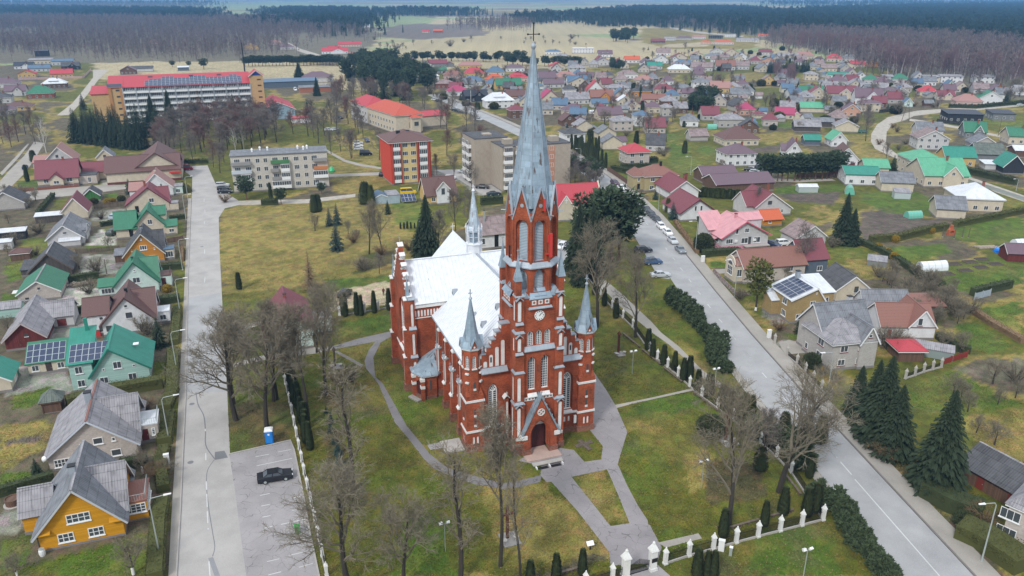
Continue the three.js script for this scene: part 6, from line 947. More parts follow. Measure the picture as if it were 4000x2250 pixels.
const built=[];
function rows(list,group,name,far){
for(const[label,x,z,w,d,h,rh,roof,rc,wall,turn=0,opt='']of list){
built.push([x,z,label]);const win=[],n=max(1,round(w / 3.4)),y=.9;
if(!opt.includes('x')){for(const s of far?['f']:['f','l']){const L=s==='f'?w:d,k=s==='f'?n:max(1,round(d / 4));win.push(...lw(k,y,1.25,1.25,L,s,2,1,'n'));if(h>4.4)win.push(...lw(k,y+2.7,1.25,1.25,L,s,2,1,'n'))}if(roof==='d'&&rh>2.4)win.push(['f',0,h+.5,1.2,1.2,2,1,'n'])}
const add=[];
if(opt.includes('g'))add.push({pre:'gable_',ox:w*.12,oz:.6,w:w*.42,d:d*.6,h:h,rh:rh*.72,roof:'d',rc,wall,ov:.3,far,win:[['f',0,h+.2,1.1,1.1,2,1,'n']]});
if(opt.includes('w'))add.push({pre:'wing_',ox:-w*.62,oz:-d*.2,w:w*.4,d:d*.6,h:h*.8,rh:rh*.5,roof:'s',rc,wall,ov:.3,far});
if(opt.includes('e'))add.push({pre:'wing_',ox:w*.65,oz:-d*.1,w:w*.5,d:d*.7,h:h*.75,rh:rh*.6,roof:'d',rc,wall,ov:.3,far});
if(opt.includes('m'))add.push({pre:'dormer_',ox:0,oz:-d*.12,w:w*.4,d:d*.4,y0:h,h:h+rh*.5,rh:.5,roof:'s',rc,wall,ov:.2,far,win:[['f',0,h+rh*.18,w*.32,.9,3,1,'n']]});
house(name,label,[x,z],{turn:turn*DEG,w,d,h,rh,roof,rc,wall,ov:.45,win,far,chim:opt.includes('x')||opt.includes('c')?[]:[[w*.14,-d*.42,h+rh+.9,wm('red'),.6]],add},group,opt.includes('x')?'outbuilding':'house')
}
}
function scatter(flat,n,sd){seed(sd);const p=pairs(flat),xs=p.map(q=>q[0]),zs=p.map(q=>q[1]),out=[];let guard=0;while(out.length<n*2&&guard++<n*60){const x=rr(min(...xs),max(...xs)),z=rr(min(...zs),max(...zs));if(inside(p,x,z))out.push(x,z)}return out}
const GT='houses of the town on the right',GC='houses of the town behind the church',GS='garden buildings on the right';
rows([
['white house with plum hip roof and balcony above the pine row',89.3,-299.8,12.0,10,5,3,'h','plum','white',10],
['wide bungalow with dark brown hip roof and two skylights',101.4,-342.5,15.6,13,3.2,4.6,'h','brown','cream',8],
['white house with brown saddle roof above the red garden fence',130.5,-300.2,8.2,12,3.2,4,'d','brown','white',-12,'c'],
['white house with plum roof behind the pine row, left of the red fence',115.5,-316.5,5.7,12,3,3.6,'d','plum','white',-14,'w'],
['small white house with mint green gable roof beyond the bare lawn',143.3,-340.0,6.6,8,3.4,3.2,'d','mint','white',0,'c'],
['big white house with mint roof, round turret side and two gables',150.7,-264.7,14.6,16,4.2,4.6,'w','mint','cream',-4,'g'],
['tall rear part of the mint roofed house',151.8,-281.5,11.5,12,6.2,3,'h','mint','cream',-4,'c'],
['orange house with blue-green roof behind the mint roofed house',173.8,-298.3,11.1,9,4,3.2,'w','teal','yellow',-6,'c'],
['long old barn with mossy green-grey roof near the right edge',190.2,-306.4,10.3,11,3.6,3.4,'w','mossgrey','slate',-10,'xc'],
['black barn with teal roof at the right edge',187.1,-285.9,7.3,9,3,4,'d','teal','black',-8,'xc'],
['white house with pale hip roof and chimney right of the hedge',144.2,-231.8,12.3,14,4.2,3.4,'h','white','cream',-10],
['pale outbuilding with slate roof in front of the pale hip roof',131.0,-224.0,7.8,9,3.2,2.8,'w','grey','cream',-14,'x'],
['white hall with two-tone teal and mint roof beside the bare field',122.9,-267.5,11.4,11,4,1.8,'w','teal','white',-8,'c'],
['mint roofed rear part of the white hall',132.0,-277.1,8.1,9,4.4,2.2,'w','mint','cream',-8,'xc'],
['pale barn with slate roof and glass lean-to beside the white hall',130.7,-257.8,10.2,9,3.4,2.6,'w','grey','cream',-10,'x'],
['white house with salmon slate roof and loggia in the loop of the street',181.1,-333.8,12.7,10,5,3.4,'d','pinkgrey','lgrey',-8],
['grey roofed rear house in the loop of the winding street',194.5,-362.6,11.2,9,4,3,'w','grey','lgrey',-10],
['house with dark green cross gables right of the street loop',215.7,-362.6,9.2,9,3.2,4,'w','green','slate',-12,'g'],
['grey barn with broken slate roof below the dark green gables',204.1,-334.4,10.1,9,2.6,3,'d','grey','grey',-12,'xc'],
['house with broad dark green roof cut by the right edge',226.6,-345.7,10.1,10,4,3.2,'w','green','cream',-10],
['modern black house with flat roof behind the street loop',236.6,-409.5,16.7,14,4.4,.6,'s','black','black',-12,'c'],
['second modern dark house near the right edge',261.2,-416.8,10.9,12,3.6,.6,'s','black','slate',-12,'c'],
['white roofed carport by the black barn',183.2,-292.5,5.3,6,2.4,.4,'s','white','lgrey',-10,'xc'],
['white roofed shed at the right edge above the teal barn',209.7,-317.0,5.6,8,3,1.4,'w','white','wood',-10,'xc'],
['cream house with pink hip roof and lighter grey front wing',110.0,-392.5,12.9,9,4.4,2.6,'h','lgrey','grey',2],
['salmon bungalow with magenta hip roof',130,-435,8.5,11,3.4,3.2,'h','magenta','salmon',-4],
['small grey barn with open front left of the wide brown bungalow',85.6,-355.0,8.1,7,2.6,2.6,'w','pinkgrey','grey',8,'xc'],
['cream cottage with magenta roof and lean-to in the right gardens',146,-421,9.4,8,3,3,'w','magenta','cream',-14,'ec'],
['long white outbuilding with mint roof in the right gardens',170,-446,12.7,7,3,2.6,'w','mint','cream',-8,'xc'],
['orange brick house with plum roof left of the cream cube house',186,-431,9.3,9,3.4,3.4,'d','plum','salmon',-14],
['cream cube house with plum hip roof near the winding street',204,-449,10.8,9,5,1.4,'h','plum','cream',-12],
['grey farmhouse with long slate roof above the small mint house',144.0,-380.4,12.0,8,2.8,2.6,'w','lgrey','oldwood',-8,'xc'],
['grey outbuilding with slate roof right of the slate farmhouse',162.8,-379.7,10.6,8,3,2.6,'d','lgrey','cream',-10,'xc'],
['weathered long shed behind the slate farmhouse',156.6,-394.1,10.2,6,3,1.6,'w','grey','oldwood',-8,'xc'],
['teal roofed shed left of the small mint gable house',133.4,-344.4,6.8,6,2.6,1.8,'w','teal','dblue',-4,'xc'],
['house with violet cross-gable roof above the cream cube house',217,-481,15.9,11,4.4,4.6,'w','plum','white',-10,'g'],
['cream house with dark red roof and long window band',210,-505,17.6,11,4,4,'w','dred','cream',-10,'g'],
['beige house with magenta roof left of the window-band house',195,-505,10.8,9,3.6,4,'d','dred','cream',-8],
['cream house with long dark green roof in the right town',197,-522,15.0,9,3.4,3,'w','green','cream',-8],
['pale house with pink hip roof near the hedge on the right',273,-472,14.2,10,3.2,3.6,'h','salmon','pink',-12],
['white house with dark green roof right of the pink hip roof',290,-479,12.7,9,4.4,3.6,'d','green','white',-12],
['house with vivid red hip roof in the right town',274,-522,10.5,9,3.2,3.4,'h','red','cream',-10],
['cream cottage with dark red roof right of the vivid red hip roof',274,-500,10.0,8,3,2.8,'w','dred','cream',-10,'g'],
['little turquoise cottage left of the bare thicket',235,-468,4.7,5,3,2.4,'d','blue','lmint',-8,'c'],
['grey cottage with blue roof above the turquoise cottage',255,-520,9.4,7,3,3,'d','blue','grey',-10],
['pink grey pyramid house at the right edge behind the hedge',338,-525,8.4,9,3.4,3,'w','lgrey','white',-10],
],GT,'town_house');
rows([
['white house with slate hip roof beside the dark conifers row',27.9,-343.8,9.4,9,5.4,2.2,'h','dgrey','white',14],
['cream barn with slate roof left of the tall conifers',43.4,-334.4,8.7,8,3.2,2.8,'d','grey','cream',4,'xc'],
['pale barn with twin slate slopes above the tall conifers',44.0,-359.2,8.5,8,3.2,2.6,'d','grey','cream',10,'xc'],
['beige two-storey house with pale hip roof and green balcony',54.2,-382.0,10.0,8,5.2,2,'h','lgrey','beige',6],
['white two-storey house with blue hip roof',66.6,-396.6,8.5,9,5.4,2.2,'h','blue','white',4],
['beige house with plum saddle roof left of the pale hip roof',52.3,-416.8,13.1,9,3.4,3.4,'w','plum','cream',10],
['cube house with pale hip roof right of the blue hip roof',85,-430,5.8,7,5.2,1.6,'h','lgrey','grey',0],
['plum roofed house behind the cube house',80,-443,7.7,8,3.6,2.8,'h','plum','cream',4],
['pale cottage with slate roof above the plum saddle roof',70,-453,8.5,7,3.2,2.8,'d','lgrey','cream',2],
['orange bungalow with brown roof and red extension',87,-484,14.3,8,3,2.6,'w','rust','cream',0,'e'],
['cottage with turquoise-white roof right of the orange gables',68,-474,8.6,7,3.2,2.8,'d','white','cream',4],
['orange house with brown cross roof in the town centre',56,-490,14.2,9,3.6,3.8,'w','rust','orange',6,'g'],
['cottage roofed with blue solar panels in the town centre',52,-466,9.7,7,2.8,2.2,'w','blue','lgrey',8,'c'],
['big house with steep vivid red roof in the town centre',55,-523,11.8,10,3.6,6,'d','red','white',2],
['pale house with long grey slate roof below the vivid red roof',40,-481,14.2,8,3.4,3.6,'w','lgrey','lgrey',8],
['dark plum hip roof house left of the spire side gardens',35,-432,12.2,9,3.4,3,'h','plum','cream',10],
['brown timber gable house beside the white round tank',29.2,-396.6,7.6,8,3.2,3,'d','brown','wood',14,'c'],
['grey barn with slate roof right of the brown timber gable',35.6,-380.5,8.8,8,3,2.6,'d','lgrey','cream',12,'xc'],
['two-storey grey house with hip roof behind the orange brown roof',70,-526,14.0,8,5.2,1.8,'h','lgrey','lgrey',4],
['ochre house with slate hip roof beside the tall poplar',85,-519,11.8,8,3.6,2.6,'h','dgrey','orange',2],
['house with dark red hip roof right of the tall poplar',102,-532,12.3,8,3.4,3,'h','dred','cream',-2],
['house with salmon gable roof and brown front in the town',141,-539,12.9,9,3.6,4,'w','salmon','yellow',-8,'e'],
['long house with plum roof left of the salmon gable',117,-512,14.1,8,3.2,2.4,'w','plum','grey',-6],
['pale cottage with slate saddle roof and orange annex',146,-507,12.4,9,3.2,3.4,'w','grey','cream',-10],
['white roofed shed in front of the slate saddle roof',133,-499,7.8,6,2.6,1.2,'w','white','wood',-8,'xc'],
['house with pale roof and dormers behind the plum roof',134,-560,13.5,9,5,2.4,'h','grey','white',-4],
['pale bungalow with blue-grey roof left of the dormers house',117,-542,11.6,8,3.2,2.4,'h','grey','lgrey',0],
['house with salmon tiled roof at the top of the town',98,-590,13.3,9,3.6,3.2,'h','salmon','cream',0],
['house with blue solar roof above the vivid red roof',48,-583,14.5,9,3.6,3.6,'w','blue','white',6],
['purple roofed white house right beside the spire',23,-475,12.1,10,4,5,'d','magenta','cream',12],
['white house with silver mansard roof left of the spire',-7,-463,17.0,10,4.6,4.2,'h','white','white',14,'m'],
['brown house with dark red roof at the street left of the spire',3,-422,7.6,8,4.8,2.6,'h','dred','wood',16],
['house with magenta hip roof at the street bend',-35,-521,12.6,9,3.4,3.4,'h','magenta','white',16],
['black modern house with red lean-to roof by the street',-22,-492,14.5,9,4,3,'w','black','black',16,'g'],
['peach house with brown roof beside the spire',3,-496,12.2,9,3.6,3.2,'w','brown','salmon',12],
['yellow house with green roof left of the spire',-2,-558,18.3,9,3.6,4,'w','green','yellow',14,'e'],
['grey-blue hip roof house with windows all round left of the spire',-28,-582,15.9,9,3.8,3,'h','blue','lgrey',12],
['brown brick house with pale hip roof near the wood edge',-47,-565,12.9,9,3.8,2.4,'h','pinkgrey','red',14],
['house with vermilion hip roof and dormer',-12,-597,13.6,9,3.6,3.4,'h','orange','pink',12,'m'],
['house with broad red hip roof and long dormer left of the spire',5,-606,14.7,9,3.8,3.2,'h','red','pink',10,'m'],
['house with crimson pyramid roof in the upper centre',-30,-645,15.1,9,3.6,4,'h','red','yellow',10],
['rosy pyramid roof bungalow beside the green roofed row',-46,-633,15.0,9,3.2,3,'h','rust','pink',12],
['house with blue pyramid roof and solar panels in the upper centre',-13,-656,13.8,9,3.4,4,'h','blue','lgrey',10],
['white house with silver hip roof in front of the pine grove',-64,-611,16.7,9,4.4,3,'h','white','white',16,'m'],
['low house with green roof and open porch by the pine grove',-62,-675,14.2,7,3,2.4,'w','green','lgrey',14],
['white gabled house with black roof by the pine grove',-76,-717,13.2,8,3.6,2.8,'d','black','white',14],
['modern house with crimson stepped roofs by the pine row',-68,-740,16.7,9,3.4,3,'w','dred','slate',10,'e'],
['cream and ochre house with salmon roof by the pine row',-37,-717,20.9,8,3.6,3,'h','salmon','yellow',8],
['long grey hip roof house with white walls behind the blue pyramid',3,-692,15.7,8,3.6,2.4,'h','plum','white',8],
['house with plum half-hipped roof right of the spire',27,-609,13.4,9,3.6,4,'w','plum','white',8],
['house with salmon broad roof and dormers right of the spire',42,-616,16.4,10,3.4,3.8,'h','salmon','cream',6,'m'],
['house with grey hip roof and upper storey far right of the spire',55,-675,14.8,8,5,2.2,'h','lgrey','lgrey',4],
['pink house with lilac roof beside the salmon broad roof',57,-618,12.5,8,3.4,2.8,'w','plum','pink',4,'g'],
['house with charcoal hip roof and cream walls in the upper right centre',73,-623,13.9,9,3.6,2.8,'h','dgrey','cream',2],
['cottage with plum roof just right of the spire foot',30,-569,14.7,8,3.2,3,'w','plum','lgrey',10],
['cream house with blue solar slope right of the spire',49,-576,15.7,8,3.4,3.6,'d','blue','cream',6],
['small house with coral roof on the meadow edge',40,-711,13.7,8,3.4,3,'d','red','cream',6],
['white house with grey hip roof at the meadow edge',52,-822,13.2,8,4.4,2,'h','lgrey','white',4],
['modern white flat house at the meadow edge',81,-914,23.4,9,5.6,.4,'s','white','white',4],
['house with bright blue hip roof at the meadow edge',46,-894,17.2,9,3.4,2,'h','blue','white',4],
['lilac roofed house right of the white flat house',99,-856,15.1,8,3.6,3.6,'w','plum','white',2,'m'],
['house with orange red roof at the right of the meadow edge',117,-783,14.6,8,3.4,3,'w','orange','white',0],
['grey gabled house below the lilac roofed house',86,-757,15.0,8,3.6,3.4,'d','plum','lgrey',2],
['pale house with hip roof and bay right of the charcoal hip roof',92,-633,15.5,9,3.8,2.8,'h','pinkgrey','white',0],
['red roofed villa at the far meadow beyond the cross',-128,-1409,15.7,9,3.6,2.6,'w','orange','red',0],
['far farm with red roof left of the villa on the meadow',-149,-1409,12.6,8,3,2.4,'w','red','cream',0],
['white far villa on the meadow beside the left wood',-293,-1629,17.7,8,5,.8,'s','white','white',0,'c'],
['pink roofed farm group left of the meadow',-198,-904,28.8,11,3.6,3.4,'w','red','white',12,'g'],
['modern pale house with flat roof at the meadow road',-158,-852,28.9,11,4.4,.8,'s','rust','cream',12],
['pale house with slate hip roof right of the modern flat house',-134,-856,24.8,9,4.6,1.6,'h','grey','white',12],
['house with crimson roof above the pink farm group',-206,-1030,29.0,9,3.4,3,'w','red','cream',12],
['grey roofed house at the edge of the pine grove',-105,-775,20.6,8,3,2.6,'w','plum','wood',14],
],GC,'town_house',true);
rows([
['cream hip roof house with tent-shaped white roof',142,-680,18.2,10,3.4,3.6,'h','white','cream',-4],
['wide house with pinkish slate roof right of the white tent roof',165,-697,18.1,10,3.8,3.6,'w','pinkgrey','lgrey',-6],
['big house with salmon half-hip roof and long windows',188,-707,16.8,10,4,4.4,'w','rust','lgrey',-8],
['house with plum grey roof right of the salmon half-hip',204,-711,11.9,9,3.8,3.6,'w','pinkgrey','lgrey',-8],
['house with teal roof left of the white tent roof',127,-714,12.9,8,3.4,2.8,'w','teal','lgrey',-4],
['white gable house with dark windows above the teal roof',144,-778,14.3,8,4,3.8,'d','lgrey','white',-4],
['blue roofed house with pink walls behind the pinkish slate roof',160,-745,16.9,9,3.6,2.6,'h','blue','pink',-6],
['house with dusky red gable roof above the blue roofed house',168,-809,16.5,9,3.6,4,'d','dred','cream',-6],
['pale house with tall grey roof left of the salmon gables',165,-879,14.6,8,3.6,4.2,'w','pinkgrey','white',-4],
['blue-grey hip roof house in the middle of the upper right town',210,-833,19.5,9,3.4,2.2,'h','grey','white',-6],
['pinkish cottage with salmon roof beside the blue-grey hip roof',194,-846,13.0,8,3.4,3.2,'d','salmon','cream',-6],
['white gable house with coral roof in the upper right town',236,-868,15.2,8,4,4,'d','salmon','cream',-8],
['grey gable cottage left of the coral roof',229,-901,15.0,8,3.4,3.4,'d','pinkgrey','lgrey',-6],
['white gable house with blue roof slope',233,-818,13.6,8,3.6,3.8,'d','blue','white',-8],
['twin gable house with grey slate roofs',240,-791,13.9,9,3.6,3.2,'d','lgrey','cream',-10],
['house with blue solar slope right of the twin gable house',247,-775,13.0,8,3.4,3,'d','blue','salmon',-10],
['house with dark red roof behind the twin gable house',279,-890,13.1,8,3.4,2.8,'w','dred','lgrey',-10],
['pale twin house with wide grey roof before the birch wood',280,-818,20.4,10,3.6,3.4,'w','lgrey','cream',-10,'g'],
['cream house with peach mansard roof before the birch wood',300,-828,19.9,9,3.6,4,'h','salmon','cream',-10,'m'],
['charcoal gable house right of the peach mansard roof',292,-765,11.3,8,3.4,4,'h','dgrey','slate',-12],
['house with scarlet mansard roof before the birch wood',319,-797,13.8,9,3.4,4,'h','red','cream',-12,'m'],
['grey mansard house right of the scarlet mansard',334,-797,14.4,9,3.4,3.8,'h','grey','lgrey',-12,'m'],
['small house with red roof under the grey mansard',317,-737,11.9,8,3,2.6,'w','red','cream',-12],
['orange cottage with grey roof at the wood edge',332,-741,13.8,8,3.2,3.4,'d','grey','orange',-14],
['grey gabled barn below the charcoal gable house',274,-693,12.4,9,3.4,3,'w','pinkgrey','cream',-12,'c'],
['cream house with slate roof left of the wood edge cottage',300,-722,16.8,9,3.2,3,'d','grey','cream',-12],
['low teal roofed hall below the wood edge',259,-634,16.0,9,3.2,1.4,'w','teal','lmint',-10,'c'],
['pale plum hip roof house below the teal hall',239,-584,11.8,9,3.6,3.2,'h','plum','lgrey',-10],
['pale house with grey roof right of the teal hall',270,-617,7.5,8,3.6,3.2,'d','grey','white',-12],
['house with green half-hip roof beside the grey roofed pair',267,-593,9.8,9,3.6,3.4,'h','green','lgrey',-12],
['flat grey block house before the birch wood',285,-604,7.2,10,4.6,.6,'s','lgrey','lgrey',-14,'c'],
['green mansard house right of the flat grey block',292,-600,11.5,9,3.4,3.6,'h','green','lgrey',-14],
['white gable house with grey roof before the dense birch wood',311,-611,8.0,8,3.8,3.8,'d','grey','lgrey',-14],
['grey flat roofed house on the right before the birches',316,-601,11.2,10,4.6,.6,'s','lgrey','cream',-14,'c'],
['pale cube house with terrace before the birches',331,-601,15.2,10,5,.6,'s','lgrey','white',-14,'c'],
['blue gable house below the pale cube house',304,-552,7.6,8,3.4,3.6,'d','blue','lmint',-12],
['cream gable house left of the plum far house',307,-543,7.9,8,3.4,3.6,'d','pinkgrey','cream',-12],
['white cube house with blue wall right of the pale cube',354,-598,13.7,10,5,.8,'s','lgrey','white',-14,'c'],
['grey barn roof house in front of the white blue cube',316,-535,9.3,9,3.4,3.4,'w','pinkgrey','lgrey',-12],
['ochre house with plum roof near the right thuja',323,-527,8.9,9,3.4,3,'d','plum','orange',-12],
['long pale house with slate roof below the green half-hip',247,-542,17.0,9,3.4,2.6,'w','lgrey','lgrey',-10],
['cream gabled house with grey roof and dark front left of it',238,-552,9.8,9,4,3.2,'d','lgrey','cream',-10],
['white roofed long shed right of the plum hip roof',224,-561,9.5,8,3,1.6,'w','lgrey','lgrey',-10,'xc'],
['cream gable cottage before the bare birches left of centre',189,-588,9.7,8,3.4,3.6,'d','pinkgrey','yellow',-8],
['cube house with pale roof behind the row of dark spruces',232,-619,9.6,8,5,2,'h','lgrey','cream',-8],
['white house with terracotta roof on the new estate',281,-1078,25.8,11,3.2,2.4,'h','orange','white',-8],
['small white house with terracotta roof left of the new estate villa',258,-1078,13.9,8,3,2.2,'h','orange','cream',-8],
['modern black box house on the new estate',306,-1221,19.9,9,4.6,.4,'s','black','black',-8,'c'],
['white cube villa with flat roof on the new estate',337,-1255,16.3,9,5.6,.4,'s','dgrey','white',-8,'c'],
['low white house with plum roof left of the black box house',251,-1185,23.9,10,3,2.4,'h','plum','lgrey',-6],
['pale pink roofed house on the new estate',279,-1213,18.9,9,3.4,2.4,'w','salmon','white',-6],
['wine red house at the left end of the new estate',200,-1112,18.4,10,3,2.6,'w','dred','wood',-6],
['white house right of the wine red house',228,-1173,15.6,8,3.2,2,'w','lgrey','white',-6],
['long white house with slate roof under the wood on the new estate',330,-1138,29.3,10,3,2,'w','lgrey','white',-8],
['coral roofed terrace of houses at the wood corner',393,-1264,19.1,9,3,2.2,'w','orange','pink',-8],
['white house with orange roof at the birch wood corner',389,-1147,11.6,8,3,2.2,'w','orange','white',-10],
],'houses of the upper right town','town_house',true);
rows([
['house with red roof and yellow walls in the upper left estate',-362,-643,15.7,10,3.2,3.2,'w','red','yellow',22],
['yellow bungalow with red gable left of the red roofed house',-390,-643,12.6,9,3.2,2.8,'d','red','yellow',22],
['house with broad green roof at the upper left edge',-303,-509,15.2,11,3.4,4.6,'h','green','red',22],
['house with white metal roof and dormer behind the green roof',-326,-567,15.4,10,3.4,3.4,'h','white','wood',22,'m'],
['grey house with plum hip roof at the left edge of the estate',-361,-567,17.3,11,3.8,3.2,'h','plum','lgrey',22],
['house with mint porch and plum cross roof at the left edge',-326,-521,12.0,10,3.6,3.4,'w','plum','lgrey',22,'g'],
['white house with grey roof at the left edge below the plum roofs',-313,-484,11.5,10,3.8,2.6,'h','dgrey','lgrey',22],
['low brown roofed house at the lower left of the estate',-283,-452,14.4,9,2.8,2,'h','brown','yellow',22],
['brown roofed bungalow left of the low brown house',-283,-437,11.7,9,2.8,2.2,'h','plum','grey',22],
['black roofed house with white gables in the upper left',-436,-717,15.0,10,3.2,2.8,'w','black','white',22,'g'],
['house with blue roof and solar panels behind the red roofs',-408,-692,16.7,10,3.2,2.4,'w','blue','lgrey',22],
['dark roofed house with white gable right of the estate',-391,-711,14.2,9,3.4,3,'w','dgrey','black',22,'g'],
['long tan flat hall behind the upper left estate',-451,-769,19.6,14,4,.8,'s','lgrey','cream',22,'c'],
['blue-grey halls with solar roof behind the estate',-423,-757,18.3,12,4,1.6,'w','blue','lgrey',22,'c'],
['black cube building under the upper left wood',-504,-865,12.5,12,6,.4,'s','black','black',22,'xc'],
['brown gabled house behind the long block roof',-320,-668,12.1,9,3.6,3.2,'d','plum','wood',20,'c'],
['pale garage row with dark roof behind the long block roof',-320,-692,18.4,10,3,1.6,'w','dgrey','lgrey',20,'xc'],
['dark blue shed with white roof edge on the meadow',-288,-703,9.0,7,3,.5,'s','white','dblue',20,'xc'],
['orange gabled house in the bare wood, upper left',-312,-970,16.3,10,4,3.6,'d','salmon','yellow',18],
['red brick cottage in the bare wood left of the mast',-484,-1093,15.0,8,3.4,3,'d','lgrey','salmon',18],
['salmon house with pale roof in the bare wood',-312,-1068,17.9,10,3.4,2.8,'h','salmon','pink',16],
['grey hip roof house right of the salmon wood house',-272,-975,18.1,10,3.4,3,'h','plum','lgrey',16],
['pink roofed house at the pale road in the upper left',-205,-934,14.9,9,3.6,3,'w','red','white',14],
],'houses of the upper left estate','town_house',true);

{
const spots=scatter([-47,-554,4,-642,75,-788,287,-828,289,-615,336,-527,309,-483,208,-452,166.4,-383.4,125.8,-366.4,92.2,-383.4,58.6,-323.1,47.4,-339.2,11.9,-411.1],1600,404),list=[],used={},near=(x,z)=>built.reduce((a,b)=>{const d=hypot(b[0]-x,b[1]-z);return d<a[0]?[d,b]:a},[1e9]);
for(let i=0;i<spots.length&&list.length<170;i+=2){const x=spots[i],z=spots[i+1],[d,b]=near(x,z),shed=d<13.5;if(d<9.5||b[2].split(' ').length>11||paved.some(p=>inside(p,x,z)))continue;
const rel=abs(x -b[0])>abs(z -b[1])?(x<b[0]?'left of':'right of'):(z>b[1]?'in front of':'behind'),k=rel+b[2];if(used[k])continue;used[k]=1;const rc=pick(['grey','lgrey','pinkgrey','plum','dred','dgrey','blue','grey']),w=shed?rr(4,6):rr(7,9.5);
list.push([(shed?'shed ':'house ')+rel+' the '+b[2],x,z,w,w*rr(.8,1.1),shed?2.4:3.4,shed?1.6:rr(2.8,4),pick(['d','w','w','h']),rc,pick(['cream','lgrey','white','grey','beige','wood']),rr(-14,14),shed?'xc':'']);built.push([x,z,b[2]+' x x x x x x'])}
rows(list,'lesser houses and sheds of the town','town_house',true)}

// ---------- trees and shrubs ----------
const rdir=()=>nrm([rr(-1,1),rr(-1,1),rr(-1,1)]);

function bareTree(sd,o){
seed(sd);const tr=new Q(),cr=new Q(),{r=.017,fork=.3,limbs=12,kids=[7,6,7],spread=.9,lean=[0,0],up=.1,twig=.0013,lens=[.42,.2,.1,.06]}=o;
const go=(p,d,len,rad,lv)=>{
if(lv===4){const q=addv(addv(p,d,len),rdir(),len*.25),s=nrm(crs(d,rdir()));cr.t(addv(p,s,twig),addv(p,s,-twig),q);const m=addv(p,d,len*.5),e=addv(m,nrm(addv(d,rdir(),.9)),len*.6);cr.t(addv(m,s,twig*.8),addv(m,s,-twig*.8),e);return}
const n=lv===0?7:lv===1?4:lv===2?3:2,Q0=lv?cr:tr;let pts=[p],dd=d;
for(let i=0;i<n;i++){dd=nrm(addv(addv(dd,rdir(),lv===0?.07:.22),[0,1,0],lv?up:.02));const q=addv(pts[i],dd,len / n),f=1-i / n*(lv?.75:.72),f2=1-(i+1)/ n*(lv?.75:.72);Q0.seg(pts[i],q,rad*f,rad*f2,lv===0?7:lv===1?4:3);pts.push(q)}
const cnt=lv===0?limbs:kids[lv -1],t0=lv===0?fork:.22;
for(let k=0;k<cnt;k++){
const t=min(.999,t0+(1-t0)*(k+rnd()*.8)/ cnt),i=min(n -1,floor(t*n)),q=pts[i].map((v,a)=>lerp(v,pts[i+1][a],t*n -i)),base=nrm(sub(pts[i+1],pts[i])),az=k*2.4+rnd(),side=lv===0?nrm([cos(az)+lean[0],.15,sin(az)+lean[1]]):rdir();
const w=lv===0?lerp(spread*1.15,spread*.45,(t -t0)/(1-t0)):.85;const nd=nrm(addv(base,side,w));const L=lens[lv]*(lv===0?lerp(1,.6,(t -t0)/(1-t0)):lerp(1.1,.55,t))*rr(.75,1.2);
go(q,nd,L,lv===0?rad*lerp(.6,.32,t):rad*(1-t*.55)*.56,lv+1)
}
};
go([0,-.01,0],nrm([lean[0]*.25,1,lean[1]*.25]),o.trunk||.78,r,0);
return[tr.geo(),cr.geo()]
}
function spruceTree(sd,whorls,per,o={}){
seed(sd);const cr=new Q(),tr=new Q(),W=o.w||.2,y0=o.y0??.05;tr.seg([0,0,0],[0,1,0],.014,.002,6);
for(let i=0;i<whorls;i++){
const f=i / whorls,y=y0+(.985-y0)*pow(f,.9),R=W*pow(1-f,.8)*rr(.82,1.12)+.006,n=max(4,round(per*(1-f*.6)));
for(let k=0;k<n;k++){
const a=k / n*6.283+rr(-.3,.3)+i,L=R*rr(.55,1.2),c=cos(a),s=sin(a),dr=(o.droop??.35)*rr(.7,1.3),P=(t,sd2,h)=>[c*L*t -s*sd2,y+L*(.12*t -dr*t*t)+h,s*L*t+c*sd2],wd=L*(o.f||.17)+.004;
for(let j=0;j<3;j++){const t0=j / 3,t1=(j+1)/ 3;for(const q of[-1,1]){const tip=P(t1+rr(0,.08),q*wd*rr(.8,1.6)*(1.15-t1*.7),-wd*rr(.3,.9));cr.t(P(t0,0,.004),P(t1,0,.004),tip);cr.t(P(t0,0,.002),P(t0+.12,q*wd*.5,-wd*.3),tip)}}
cr.t(P(.75,wd*.3,0),P(.75,-wd*.3,0),P(1.08,0,-wd*.15))
}
}
return[tr.geo(),cr.geo()]
}
function tuftCrown(q,cx,cy,cz,rx,ry,rz,n,size,upK=.5,shell=.55){
for(let i=0;i<n;i++){const d=rdir(),k=cbrt(lerp(shell*shell*shell,1,rnd())),p=[cx+d[0]*rx*k,cy+d[1]*ry*k,cz+d[2]*rz*k],o=nrm([d[0],d[1]+upK,d[2]]);for(let j=0;j<3;j++){const e=nrm(addv(o,rdir(),.8)),s=nrm(crs(e,rdir())),L=size*rr(.6,1.3);q.t(addv(p,s,L*.3),addv(p,s,-L*.3),addv(p,e,L))}}
}
function pineTree(sd,n,clumps=9){seed(sd);const tr=new Q(),cr=new Q();tr.seg([0,0,0],[rr(-.02,.02),.92,rr(-.02,.02)],.02,.006,6);for(let i=0;i<clumps;i++){const y=lerp(.42,.93,i /(clumps -1)),a=i*2.4,R=.17*sin(PI*(.2+.75*(1-(y -.42)/ .55))),x=cos(a)*R*.8,z=sin(a)*R*.8;tr.seg([0,y -.08,0],[x,y,z],.006,.003,3);tuftCrown(cr,x,y,z,.16,.11,.16,round(n / clumps),.06,.6,.2)}return[tr.geo(),cr.geo()]}
